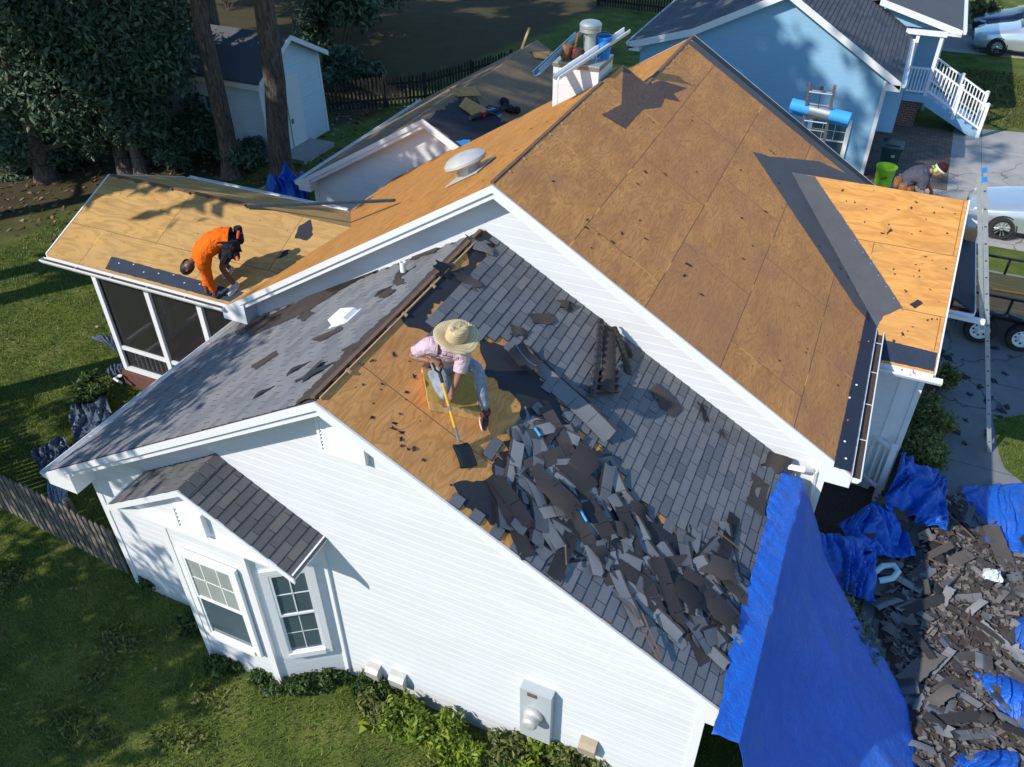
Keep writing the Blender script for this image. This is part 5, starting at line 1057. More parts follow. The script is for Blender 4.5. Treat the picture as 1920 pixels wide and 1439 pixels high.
top = [V((p.x, p.y, zW(p.x)+.135+.012*mnoise.noise(V((p.x*14, p.y*14, 1))))) for p in R]; mb = MB(); k = len(R); bi = len(mb.v)
cen = V((.88, 1.2, 0)); bot = [V((p.x+(cen.x-p.x)*.04, p.y+(cen.y-p.y)*.04, zW(p.x)+.012)) for p in R]
if sum((top[i].x*top[(i+1) % k].y-top[(i+1) % k].x*top[i].y) for i in range(k)) < 0: top, bot = top[::-1], bot[::-1]
mb.poly(top, 0)
for i in range(k): j = (i+1) % k; mb.poly([bot[i], bot[j], top[j], top[i]], 1)
mb.build('cushion', [FOAM, FOAM_S], t, bevel=.012, merge=True)
# the worker in orange bending over the porch eave
pn_ = V((0, -S3, 1)).normalized()
J = dict(pelvis=(-4.69, 4.02, -1.30), belly=(-4.80, 3.96, -1.29), chest=(-4.95, 3.85, -1.38), neck=(-5.12, 3.76, -1.55), skull=(-5.2, 3.73, -1.64), shR=(-5.09, 3.96, -1.47), shL=(-4.92, 3.67, -1.50),
         elR=(-5.08, 3.84, -1.78), haR=(-5.08, 3.76, -2.02), elL=(-4.93, 3.70, -1.80), haL=(-4.93, 3.75, -2.04), hiR=(-4.76, 4.13, -1.37), knR=(-4.98, 4.06, -1.66), anR=(-4.98, 4.18, -1.92), hiL=(-4.63, 3.92, -1.37), knL=(-4.78, 3.84, -1.68), anL=(-4.74, 3.96, -2.0))
K2 = ['belly', ('pelvis', 'belly', .35, .175), 'chest', ('chest', 'neck', .7, .085), 'shR', 'shL', 'elR', 'elL', ('elR', 'haR', .75, .046), ('elL', 'haL', .75, .046)]
E2 = [('pelvisbelly', 'belly'), ('belly', 'chest'), ('chest', 'chestneck'), ('chest', 'shR'), ('shR', 'elR'), ('elR', 'elRhaR'), ('chest', 'shL'), ('shL', 'elL'), ('elL', 'elLhaL')]
K3 = ['pelvis', 'hiR', 'hiL', ('hiR', 'knR', .8, .088), ('hiL', 'knL', .8, .088)]; E3 = [('pelvis', 'hiR'), ('hiR', 'hiRknR'), ('pelvis', 'hiL'), ('hiL', 'hiLknL')]
SCL = V((-4.93, 3.86, -2.05)); J = {k_: SCL+(V(v_)-SCL)*1.2 for k_, v_ in J.items()}
hp = SCL+(V((-5.26, 3.71, -1.70))-SCL)*1.2
P2, M3 = person('worker in a bright orange long-sleeved shirt and black shorts bending over the porch eave', J, SKIN2,
    [('shirt', ORANGE, 'long', None, 1.2), ('shorts', BLKCL, K3, E3, .035)], (hp, (-.6, -.2, -.75), (.15, -.8, -.55), .11),
    [(J['haR'], V((.1, -.15, -1)), (.3, -1, 0), .7, True), (J['haL'], V((-.1, -.15, -1)), (-.3, -1, 0), .7, False)],
    [(V(J['anL']), V(J['anL'])+V((-.05, -.25, -.1)), pn_, SHOE_W, W_PVC), (V(J['anR']), V(J['anR'])+V((-.1, -.25, -.1)), pn_, SHOE_W, W_PVC)], origin=(-4.85, 4.0, -2.07))
mb = MB(); hc = hp+V((-.015, .005, -.015))
def hairf(u, v):
    th, ph = u*2*math.pi, v*math.pi*.62; q = V((math.cos(th)*math.sin(ph)*.108, math.sin(th)*math.sin(ph)*.128-.012, math.cos(ph)*.155)); q *= 1+.06*mnoise.noise(q*40); return hc + M3 @ q
mb.grid(hairf, 24, 12); mb.build('hair', HAIR, P2, smooth=True)
mb = MB(); bx = (V(J['belly'])-V(J['pelvis'])).normalized(); mb.tube([V(J['pelvis'])+bx*.0, V(J['pelvis'])+bx*.07], [.172, .168], 18)
for dx, dy, dz, s in ((.06, .16, .06, .085), (.13, -.06, -.06, .09), (.10, -.15, -.16, .1), (.03, .19, -.1, .08), (.17, .06, .02, .07), (.17, -.12, -.22, .075)):
    q = V(J['pelvis'])+V((dx, dy, dz)); mb.tube([q-V((0, 0, s)), q-V((0, 0, s*.6)), q+V((0, 0, s*.7)), q+V((0, 0, s))], [s*.45, s*.75, s*.85, s*.7], 8)
mb.build('tool_belt', BLKCL, P2, smooth=True)
mb = MB(); q = V(J['pelvis'])+V((.17, .0, .04)); mb.tube([q, q+V((.03, .02, .12))], .02, 8); q = V(J['pelvis'])+V((.2, -.14, -.2)); mb.tube([q, q+V((.03, -.03, -.07))], .025, 8); mb.build('tool_handle', m_flat('orange_plastic', (.85, .12, .03), .4), P2)
# the worker beyond the entrance ridge
yb = 10.9; q = lambda px, py, y=yb: atY(px, py, y)
sh = q(1737, 325); J = dict(pelvis=q(1697, 345), belly=q(1708, 332), chest=q(1724, 327), neck=q(1744, 322), skull=q(1752, 319), shR=q(1734, 330)+V((0, -.17, -.05)), shL=q(1734, 326)+V((0, .17, 0)),
    elR=q(1731, 348)+V((0, -.2, -.02)), haR=q(1736, 368)+V((0, -.2, 0)), elL=q(1738, 345)+V((0, .2, 0)), haL=q(1746, 368)+V((0, .2, 0)), hiR=q(1697, 350)+V((0, -.1, 0)), knR=q(1712, 375)+V((0, -.1, 0)), anR=q(1700, 402)+V((0, -.1, 0)), hiL=q(1697, 348)+V((0, .1, 0)), knL=q(1714, 375)+V((0, .1, 0)), anL=q(1704, 402)+V((0, .1, 0)))
P3, M3 = person('worker in a slate t-shirt with a headband and tool belt crouching beyond the entrance ridge', J, SKIN3,
    [('shirt', GREYT, 'short', None, 1.05), ('trousers', KHAKI, PANT_K, PANT_E, .018)], (q(1762, 319), (.55, 0, .85), (.8, -.35, -.45), .105),
    [(J['haR'], V((.1, 0, -1)), (1, 0, 0), .5, True), (J['haL'], V((.1, 0, -1)), (1, 0, 0), .5, False)], [(J['anL'], J['anL']+V((.25, 0, -.05)), V((0, .4, 1)), SHOE, SOLE), (J['anR'], J['anR']+V((.25, 0, -.05)), V((0, .4, 1)), SHOE, SOLE)], origin=(5.2, 10.9, -1.5))
hc = q(1763, 318); mb = MB()
def capf(u, v):
    th, ph = u*2*math.pi, v*math.pi*.5; return hc + M3 @ V((math.cos(th)*math.sin(ph)*.097, math.sin(th)*math.sin(ph)*.115, math.cos(ph)*.142))
mb.grid(capf, 20, 8); mb.build('cap', CAP_R, P3, smooth=True)
mb = MB(); mb.lathe([(.1, -.016), (.104, -.012), (.104, .012), (.1, .016)], hc+M3 @ V((0, 0, .012)), M3, 20, 0, .98, 1.14, cap=False); mb.build('headband', WHITEC, P3, smooth=True)
mb = MB()
for s in (-1, 1): mb.lathe([(0, -.02), (.035, -.016), (.035, .016), (0, .02)], hc+M3 @ V((s*.095, -.03, -.03)), M3 @ Matrix.Rotation(math.pi/2, 3, 'Y'), 12)
mb.tube([hc+M3 @ V((-.1, -.09, -.03)), hc+M3 @ V((0, -.135, -.05)), hc+M3 @ V((.1, -.09, -.03))], .012, 8); mb.build('ear_defender', LIME, P3, smooth=True)
mb = MB(); bx = (V(J['belly'])-V(J['pelvis'])).normalized(); mb.tube([V(J['pelvis'])+bx*.02, V(J['pelvis'])+bx*.08], [.168, .166], 16)
for dx, dy, dz, s in ((-.02, -.2, -.02, .1), (.1, -.2, -.04, .085), (-.13, -.12, .04, .09), (-.13, .06, .0, .08)):
    p = V(J['pelvis'])+V((dx, dy, dz)); mb.tube([p-V((0, 0, s)), p-V((0, 0, s*.6)), p+V((0, 0, s*.7)), p+V((0, 0, s))], [s*.45, s*.8, s*.85, s*.7], 8)
mb.build('tool_belt', LEATHER, P3, smooth=True)
# ------------------------------------------------------------------ vehicles
def sedan(label, ox, oy, z, paint, rot=0, sc=1.0, name='parked_car'):
    """nose at the origin pointing to -x; near side at oy"""
    t = thing(name, label, 'car', (ox, oy+.9*sc, z))
    ST = [(0, .30, .56, .56, .60, .30), (.08, .22, .64, .74, .69, .52), (.35, .19, .72, .86, .77, .66), (.9, .19, .82, .90, .88, .70), (1.35, .19, .89, .91, .97, .70), (1.75, .19, .91, .91, 1.19, .63), (2.2, .19, .92, .91, 1.40, .57), (2.7, .19, .93, .91, 1.45, .56), (3.2, .19, .94, .91, 1.41, .57), (3.75, .2, .96, .89, 1.17, .61), (4.1, .22, .96, .87, 1.05, .63), (4.5, .27, .9, .82, 1.0, .6), (4.68, .38, .78, .66, .84, .5)]
    xs = np.array([s[0] for s in ST]); N = 60; xx = np.linspace(0, 4.68, N); col = lambda i: np.interp(xx, xs, [s[i] for s in ST]); zl, zb, wb, zt, wt = [col(i) for i in range(1, 6)]
    k = np.array([.25, .5, .25]); sm = lambda a: np.convolve(np.pad(a, 2, 'edge'), np.convolve(k, k), 'valid'); zl, zb, wb, zt, wt = map(sm, (zl, zb, wb, zt, wt))
    def ring(i):
        a = [(0, zl[i]), (-wb[i]*.8, zl[i]), (-wb[i]*.97, zl[i]+.1), (-wb[i], (zl[i]+zb[i])*.52), (-wb[i]*.975, zb[i]-.03), (-wb[i]*.93, zb[i]+.015), (-(wb[i]*.42+wt[i]*.55), zb[i]+(zt[i]-zb[i])*.55), (-wt[i]*.99, zt[i]-.03*(zt[i]-zb[i] > .2)), (-wt[i]*.75, zt[i]+.012), (0, zt[i]+.03)]
        return a + [(-y, zz) for y, zz in a[-2:0:-1]]
    bo, gl = MB(), MB(); rg = [ring(i) for i in range(N)]; n = len(rg[0])
    for i in range(N-1):
        for j in range(n):
            j2 = (j+1) % n; x0, x1 = xx[i], xx[i+1]; side = j in (5, 6, 11, 12); topf = j in (7, 8, 9, 10)
            g_ = (side and 1.55 < x0 < 3.75 and not (2.58 < x0 < 2.68)) or (topf and (1.45 < x0 < 2.12 or 3.2 < x0 < 3.85)) or (j in (6, 11) and 1.45 < x0 < 1.9)
            if side and (x0 < 1.62 or abs((x0-1.45)-.9*((rg[i][6][1]+rg[i][7][1])/2-rg[i][5][1])) < -1): g_ = False
            P = [V((x0, rg[i][j][0], rg[i][j][1])), V((x0, rg[i][j2][0], rg[i][j2][1])), V((x1, rg[i+1][j2][0], rg[i+1][j2][1])), V((x1, rg[i+1][j][0], rg[i+1][j][1]))]
            b = gl if g_ else bo; b.poly([p*sc for p in P])
    bo.poly([V((0, y, zz))*sc for y, zz in rg[0]]); bo.poly([V((xx[-1], y, zz))*sc for y, zz in rg[-1]][::-1])
    base = ORG[t.name]
    def put(b, nm, mt, par=None, smooth=True, merge=True):
        b.v = [tuple(V(p)+base) for p in b.v]; o = b.build(nm, mt, t, smooth=smooth, merge=merge)
        if par: o.parent = par
        return o
    put(bo, 'body', paint); put(gl, 'windows', CARGL)
    for wx in (.88, 3.62):
        for s in (-1, 1):
            R = Matrix.Rotation(-math.pi/2*s, 3, 'X'); c = V((wx, s*.80, .325)); b = MB()
            b.lathe([(.2, -.09), (.3, -.1), (.325, -.07), (.325, .08), (.3, .105), (.225, .11)], c*1, R, 28, cap=False); b.lathe([(.365, .06), (.365, .098), (.33, .098)], c, R, 28, cap=False); b.v = [tuple(V(p)*sc) for p in b.v]; wh = put(b, 'wheel', RUBBER, merge=False)
            b = MB(); b.lathe([(.225, .112), (.2, .112), (.19, .07), (.19, .03), (0, .03)], c, R, 28, 1, cap=False); b.lathe([(.05, .03), (.05, .1), (0, .11)], c, R, 12)
            for q_ in range(5):
                a = q_*1.2566; d = V((math.cos(a), math.sin(a), 0)); e_ = V((-d.y, d.x, 0))
                for f_ in (-1, 1): b.prism([c+R @ (d*.04+V((0, 0, .1))+e_*.02*f_), c+R @ (d*.21+e_*(.045*f_+.02)+V((0, 0, .112))), c+R @ (d*.21+e_*(.045*f_-.02)+V((0, 0, .112)))], R @ V((0, 0, -.02)))
            b.v = [tuple(V(p)*sc) for p in b.v]; put(b, 'rim', [CHROME, BLACKM], wh, merge=False)
    for s in (-1, 1):
        b = MB(); b.prism([V((.10, s*.66, .60)), V((.42, s*.875, .67)), V((.42, s*.87, .74)), V((.14, s*.62, .69))], V((-.015, s*.02, .01))); b.v = [tuple(V(p)*sc) for p in b.v]; put(b, 'headlight', HEADL, smooth=False, merge=False)
        b = MB(); b.lathe([(0, -.07), (.05, -.05), (.07, 0), (.05, .05), (0, .07)], V((1.72, s*.98, .99)), None, 10, 0, .9, 1.3); b.v = [tuple(V(p)*sc) for p in b.v]; put(b, 'wing_mirror', paint, merge=False)
    b = MB(); b.bx(-.015, .0, -.42, .42, .4, .52); b.v = [tuple(V(p)*sc) for p in b.v]; put(b, 'grille', BLACKM, smooth=False, merge=False)
    t.rotation_euler = (0, 0, rot); return t
f = atG(1870, 450); sedan('silver sedan parked beyond the ladder at the house corner', f.x-.88, f.y, GZ, SILVER)
f = atG(1866, 106); sedan('silver sedan on the far driveway in the top right corner', f.x-1.0, f.y, GZ, SILVER, sc=1.08)
f = atG(1868, 78); sedan('dark blue car standing behind the far silver sedan', f.x-1.1, f.y, GZ, NAVY, sc=1.08)
# utility trailer
f1, f2 = atG(1828, 642), atG(1906, 662); ty = (f1.y+f2.y)/2; tx = f1.x
T = thing('utility_trailer', 'black tandem-axle utility trailer with a plywood floor at the right edge', 'trailer', (tx+1, ty+1, GZ))
x0, x1, y0, y1, zd = tx-.75, tx+4.5, ty+.15, ty+2.1, GZ+.72
mb = MB(); mb.bx(x0, x1, y0, y0+.07, zd-.12, zd); mb.bx(x0, x1, y1-.07, y1, zd-.12, zd); mb.bx(x0, x0+.07, y0, y1, zd-.12, zd)
for k in range(6): mb.bx(x0+.5+k*.8, x0+.55+k*.8, y0, y1, zd-.1, zd-.02)
for k in range(5): mb.bx(x0+.02+k*1.1, x0+.07+k*1.1, y0, y0+.05, zd, zd+.42); mb.bx(x0+.02+k*1.1, x0+.07+k*1.1, y1-.05, y1, zd, zd+.42)
mb.bx(x0, x1, y0, y0+.05, zd+.4, zd+.45); mb.bx(x0, x1, y1-.05, y1, zd+.4, zd+.45); mb.build('frame', BLACKM, T)
mb = MB(); mb.poly([(x0+.07, y0+.08, zd-.005), (x1, y0+.08, zd-.005), (x1, y1-.08, zd-.005), (x0+.07, y1-.08, zd-.005)], 0, [(x0, y0), (x1, y0), (x1, y1), (x0, y1)]); mb.build('floor', PLY_OLD, T)
mb = MB(); q = []
for k in range(9): a = math.pi*k/8; q.append(V((f1.x+.42-.95*math.cos(a), ty+.0, GZ+.42+.36*math.sin(a)**.6 if 0 < k < 8 else GZ+.42)))
for a, b in zip(q, q[1:]): mb.poly([a, b, b+V((0, .26, 0)), a+V((0, .26, 0))])
o = mb.build('fender', BLACKM, T, smooth=True); s_ = o.modifiers.new('Solid', 'SOLIDIFY'); s_.thickness = .01
for f in (f1.x, f1.x+.84):
    R = Matrix.Rotation(math.pi/2, 3, 'X'); c = V((f, ty+.1, GZ+.33)); mb = MB(); mb.lathe([(.19, -.09), (.3, -.1), (.33, -.06), (.33, .06), (.3, .1), (.2, .1)], c, R, 28, cap=False); wh = mb.build('wheel', RUBBER, T, smooth=True)
    mb = MB(); mb.lathe([(.2, .1), (.185, .1), (.18, .03), (.1, .05), (.07, .09), (.06, .12), (0, .125)], c, R, 28, cap=False)
    for k in range(8): a = k*math.pi/4; mb.lathe([(.024, .045), (0, .046)], c+R @ V((.135*math.cos(a), .135*math.sin(a), .005)), R, 10, 1)
    mb.build('rim', [W_PVC, BLACKM], T, smooth=True).parent = wh
mb = MB(); mb.bx(x0+.05, x0+.22, y0-.025, y0-.001, zd-.1, zd-.03); mb.build('tail_light', RED, T)
mb = MB(); mb.bx(x0+.75, x0+.87, y0-.03, y0-.001, zd-.14, zd+.02); mb.build('reflector', BUCKET, T)
t = thing('plywood_sheet', 'new plywood sheet lying in the black trailer', 'plywood', (x0+1.8, y1-.6, zd)); mb = MB(); mb.prism([(x0+.4, y1-.9, zd+.01), (x0+2.9, y1-.75, zd+.01), (x0+2.9, y1-.1, zd+.01), (x0+.4, y1-.12, zd+.01)], (0, 0, .05), 0, [(0, 0), (2.4, 0), (2.4, .7), (0, .7)]); mb.build('board', PLY_NEW, t)
# wheelie bin and lime can
p = atG(1652, 352); B1 = thing('trash_bin', 'lime green round trash can by the neighbour patio', 'bin', (p.x, p.y, GZ)); p2 = p+V((0, 0, 0))
mb = MB(); mb.lathe([(.22, 0), (.225, .02), (.28, .62), (.3, .64), (.3, .68), (.28, .68), (.21, .05), (0, .05)], (p.x, p.y, GZ), None, 24); mb.build('can', LIME, B1, smooth=True)
mb = MB()      # the black scribble on its side
vd = (V((CAM.x-p.x, CAM.y-p.y, 0))).normalized(); sd_ = V((-vd.y, vd.x, 0))
def cs(u, z): a = u/.27; return V((p.x, p.y, GZ+z)) + (vd*math.cos(a)+sd_*math.sin(a))*(.232+.083*z+.004)
for ln in ([(-.09, .36), (-.06, .42), (-.05, .35), (-.09, .34)], [(-.02, .33), (-.01, .42), (.03, .44)], [(-.03, .39), (.02, .40)], [(.06, .33), (.05, .45), (.09, .43)], [(.03, .40), (.1, .41)]): mb.tube([cs(u, z) for u, z in ln], .007, 5)
mb.build('marking', BLACKP, B1)
p = atG(1657, 336)+V((0, .28, 0)); B2 = thing('wheelie_bin', 'dark wheelie bin with a hinged lid behind the lime can', 'bin', (p.x, p.y, GZ)); mb = MB()
lo = [(p.x-.22, p.y-.25), (p.x+.22, p.y-.25), (p.x+.22, p.y+.25), (p.x-.22, p.y+.25)]; hi = [(p.x-.29, p.y-.32), (p.x+.29, p.y-.32), (p.x+.29, p.y+.32), (p.x-.29, p.y+.32)]
L0 = [V((*a, GZ+.08)) for a in lo]; L1 = [V((*a, GZ+.95)) for a in hi]
for i in range(4): mb.poly([L0[i], L0[(i+1) % 4], L1[(i+1) % 4], L1[i]])
mb.poly(L0[::-1]); mb.build('bin_body', BIN_D, B2, bevel=.02, merge=True)
mb = MB(); mb.prism([V((p.x-.31, p.y-.36, GZ+.95)), V((p.x+.31, p.y-.36, GZ+.95)), V((p.x+.31, p.y+.33, GZ+.97)), V((p.x-.31, p.y+.33, GZ+.97))], (0, 0, .06)); mb.bx(p.x-.2, p.x+.2, p.y-.2, p.y+.15, GZ+1.02, GZ+1.05); mb.build('lid', BIN_D, B2, bevel=.02, fix=True)
mb = MB()
for s in (-.22, .22): mb.lathe([(.1, -.03), (.1, .03)], (p.x+s, p.y+.27, GZ+.1), Matrix.Rotation(math.pi/2, 3, 'Y'), 14)
mb.build('wheels', RUBBER, B2); mb = MB(); mb.bx(p.x+.02, p.x+.12, p.y-.318, p.y-.3, GZ+.7, GZ+.78); mb.build('sticker', METAL, B2)
# ------------------------------------------------------------------ ladders and hoist
def ladder(label, a, b, wd, sidev, mats, caps=None, over=None, loc=None, n_r=.305):
    t = thing('ladder', label, 'ladder', loc or a); a, b, s = V(a), V(b), V(sidev).normalized(); d = (b-a); L = d.length; d.normalize(); nr = d.cross(s).normalized()
    for k in (-1, 1):
        mb = MB(); o = s*(k*wd/2); mb.beam(a+o, b+o, .028, .075, nr); mb.beam(a+o+s*k*-.02+nr*.034, b+o+s*k*-.02+nr*.034, .04, .006, nr); mb.beam(a+o+s*k*-.02-nr*.034, b+o+s*k*-.02-nr*.034, .04, .006, nr)
        if over: mb.beam(a+d*over+o*.9+nr*.08, b+o*.9+nr*.08, .028, .07, nr)
        mb.build('rail', mats[0], t)
        if caps: mb = MB(); mb.beam(b+o-d*.02, b+o+d*.06, .034, .085, nr); mb.build('end_cap', caps, t)
    mb = MB(); z = .25; hb = MB()
    while z < L-.1:
        mb.tube([a+d*z-s*wd/2*1.08, a+d*z+s*wd/2*1.08], .017, 8)
        if over and z > over: mb.tube([a+d*z-s*wd/2*.9+nr*.08, a+d*z+s*wd/2*.9+nr*.08], .016, 8)
        for k in (-1, 1): hb.box(a+d*z+s*(k*(wd/2+.0145)), (.004, .03, .03), Matrix((s, d, nr)).transposed())
        z += n_r
    hb.build('rung_ends', BLACKP, t); mb.build('rungs', mats[0], t); return t
a = atG(1855, 836); tp = atY(1846, 326, a.y+.45); tp = V((tp.x, a.y+.35, tp.z))
ladder('tall aluminium extension ladder leaning on the right roof edge with blue rail caps', a, tp, .40, (0, 1, 0), (GALV,), BUCKET, 2.6)
yl = 12.32; A0, A1 = atY(1500, 240, yl), atY(1543, 157, yl); za, zb_ = atY(1520, 260, yl), 0
l1, l2, r1, r2 = atY(1498, 232, yl), atY(1518, 156, yl), atY(1542, 255, yl), atY(1567, 161, yl); dn = (l2-l1).normalized()
ft = V(((l1.x+r1.x)/2+.1, 14.0, GZ)); tp = V(((l2.x+r2.x)/2, yl, l2.z)); wd = (r2.x-l2.x)
ladder('grey hoist ladder standing above the rear roof edge with blue rolls across it', ft, tp, wd, (1, 0, 0), (METAL_D,), None, None, tp)
a, b = atY(1483, 196, 12.55), atY(1594, 224, 12.5); mb = MB()
t = thing('underlayment_roll', 'pair of blue wrapped underlayment rolls lying across the hoist ladder', 'roll', (a+b)/2); d = (b-a).normalized()
for off, nm in ((V((0, 0, 0)), 'roll'), (V((0, .2, -.12)), 'roll')):
    mb = MB(); mb.tube([a+off, a+off+d*.01, b+off-d*.01, b+off], [.115, .125, .125, .115], 20); mb.build(nm, ROLL, t, smooth=True)
mb = MB(); mb.tube([a.lerp(b, .32), a.lerp(b, .66)], .1262, 20, cap=False); mb.build('label_band', METAL, t, smooth=True)
t = thing('hoist_carriage', 'grey hoist carriage with a cable between the ladder rails', 'hoist', tp+V((0, 0, -.6))); mb = MB()
for z, tt in ((-.18, .018), (-.62, .02), (-.85, .018)): q_ = tp+(tp-ft).normalized()*z; mb.tube([q_-V((wd*.45, .04, 0)), q_+V((wd*.45, -.04, 0))], tt, 8)
mb.build('crossbars', METAL, t); mb = MB(); mb.tube([tp+V((0, -.03, -.04)), tp+(tp-ft).normalized()*-1.0+V((0, -.04, 0))], .006, 6); mb.lathe([(.04, -.02), (.04, .02)], tp+V((0, -.03, -.06)), Matrix.Rotation(1.57, 3, 'X'), 12); mb.build('cable', RUBBER, t)
# ------------------------------------------------------------------ on the chimney
def channel(label, a, b, up, mats, w=.12):
    t = thing('loose_gutter', label, 'gutter', a, 'loose gutter lengths on the chimney'); a, b = V(a), V(b); d = (b-a).normalized(); s = d.cross(V(up)).normalized(); n = s.cross(d)
    mb = MB(); pr = [(-w*.62, .075), (-w*.5, .07), (-w*.5, 0), (w*.3, 0), (w*.55, .045), (w*.55, .08), (w*.48, .08)]
    for (u0, z0), (u1, z1) in zip(pr, pr[1:]): mb.poly([a+s*u0+n*z0, a+s*u1+n*z1, b+s*u1+n*z1, b+s*u0+n*z0])
    o = mb.build('channel', mats, t); m = o.modifiers.new('Solid', 'SOLIDIFY'); m.thickness = .006; return t
a = atX(1008, 141, -.63); b = atX(1088, 66, -.55)
channel('gutter length coloured shade blue overhanging the left side of the chimney', a, b, (-.4, -.35, .85), m_flat('gutter_shade_blue', (.12, .24, .34), .4, .2))  # blue of the shaded back side is put into the gutter colour
a = atY(1043, 150, 7.5); b = atY(1176, 62, 9.0); channel('white gutter length lying slantwise over the chimney front', a, b, (.05, -.25, 1), W_TRIM)
cz = CT+.03
t = thing('tool_pouch', 'tan and dark leather tool pouch on the chimney top', 'tool bag', (-.42, 8.2, cz)); mb = MB()
for x, y, s in ((-.3, 8.17, .1), (-.4, 8.25, .09)): mb.tube([(x, y, cz), (x, y, cz+.05), (x+.02, y, cz+.15), (x+.03, y, cz+.2)], [s*.7, s, s*.95, s*.6], 10)
mb.build('dark_pouch', LEATH_D, t, smooth=True); mb = MB(); mb.tube([(-.52, 8.18, cz), (-.53, 8.18, cz+.06), (-.5, 8.18, cz+.2), (-.49, 8.18, cz+.23)], [.07, .09, .09, .075], 10); mb.build('tan_pouch', LEATHER, t, smooth=True)
mb = MB(); mb.tube([(-.34, 8.14, cz+.1), (-.36, 8.12, cz+.18)], .03, 8); mb.build('red_grip', RED, t)
t = thing('hammer', 'wooden-handled hammer sticking up from the tool pouch', 'hammer', (-.36, 8.24, cz+.15)); mb = MB(); mb.tube([(-.4, 8.24, cz+.12), (-.34, 8.25, cz+.42)], [.016, .022], 8); mb.build('handle', LEATHER, t); mb = MB(); mb.tube([(-.46, 8.24, cz+.12), (-.34, 8.24, cz+.12)], .018, 8); mb.build('hammer_head', METAL_D, t)
t = thing('bucket', 'blue plastic bucket standing behind the flue on the chimney', 'bucket', (-.02, 8.55, cz)); mb = MB(); mb.lathe([(.1, 0), (.13, .3), (.138, .3), (.138, .33), (.125, .33), (.1, .03), (0, .03)], (-.0, 8.56, cz), None, 24); mb.build('pail', BUCKET, t, smooth=True)
mb = MB(); mb.tube([V((-.0+.14*math.cos(k), 8.56, cz+.3+.1*math.sin(k))) for k in np.linspace(0, math.pi, 9)], .005, 6); mb.build('wire_handle', METAL_D, t)
# rear-wing clutter, loose boards, strip
def lp(px, py, h=0): return at(px, py, (S5, 0, 1), -.74-S5*3.79+h)
def board(label, pts, th, mat, name='plywood_offcut', cat='board', group=None):
    c = sum((V(p) for p in pts), V())/len(pts); t = MB(); n = (V(pts[1])-V(pts[0])).cross(V(pts[2])-V(pts[0])).normalized(); n = n if n.z > 0 else -n
    e = (V(pts[1])-V(pts[0])).normalized(); f_ = n.cross(e); uv = [((V(p)-c).dot(e)+3, (V(p)-c).dot(f_)+3) for p in pts]
    P = [V(p) for p in pts]
    if (P[1]-P[0]).cross(P[2]-P[0]).dot(n) < 0: P = P[::-1]; uv = uv[::-1]
    t.prism(P, n*th, 0, uv); o = t.build(name, mat, None, origin=c); return tag(o, label, cat, group)
board('torn yellow plywood offcut lying on the rear wing felt', [lp(860, 200, .03), lp(872, 183, .1), lp(915, 207, .05), lp(885, 217, .03)], .02, PLY_YE)
board('curled yellow board along the rear wing ridge', [lp(842, 167, .03), lp(890, 163, .12), lp(902, 180, .1), lp(858, 182, .03)], .015, PLY_YE)
board('yellow board at the broken end of the rear wing', [lp(996, 96, .02), lp(1030, 98, .1), lp(1024, 112, .05), lp(1004, 110, .02)], .02, PLY_YE)
mb = MB(); a, b = lp(882, 222, .06), lp(958, 200, .08); mb.tube([a, b], .045, 10); tag(mb.build('felt_roll', ICE, None, True, origin=a), 'thin dark roll lying on the rear wing beside the yellow offcut', 'roll')
t = thing('tool_bag', 'jumbled dark tool bag and hoses on the rear wing roof', 'tool bag', lp(945, 212)); mb = MB(); q_ = lp(950, 210, .0)
for k in range(6): p = q_+V((random.uniform(-.3, .3), random.uniform(-.35, .35), 0)); p.z = zL(p.x)+.02; mb.tube([p, p+V((0, 0, .06)), p+V((.02, 0, .13))], [.06, .09, .05], 8)
mb.build('bag', BLKCL, t, smooth=True); mb = MB(); mb.tube([lp(925, 212, .05)+V((.16*math.cos(k)*1.2, .22*math.sin(k), .03*math.sin(3*k)+.06)) for k in np.linspace(0, 11, 40)], .014, 6); mb.build('hose', RUBBER, t, smooth=True); mb = MB(); mb.box(lp(905, 214, .08), (.1, .1, .1)); mb.build('red_tool', RED, t, bevel=.02)
a = lp(978, 92, .05); b = atY(993, 52, a.y+.3); mb = MB(); mb.beam(a, b, .06, .025); tag(mb.build('wood_strip', LUMBER, None, origin=a), 'narrow wooden strip sticking up past the rear wing ridge', 'board')
a, b = atPN(463, 388, .05), atML(740, 376, .1); mb = MB(); mb.beam(a, b, .06, .035); tag(mb.build('flashing_strip', m_flat('dark_blue_metal', (.03, .05, .08), .4, .4), None, origin=a), 'long thin dark metal strip lying from the porch roof to the main slope', 'flashing')
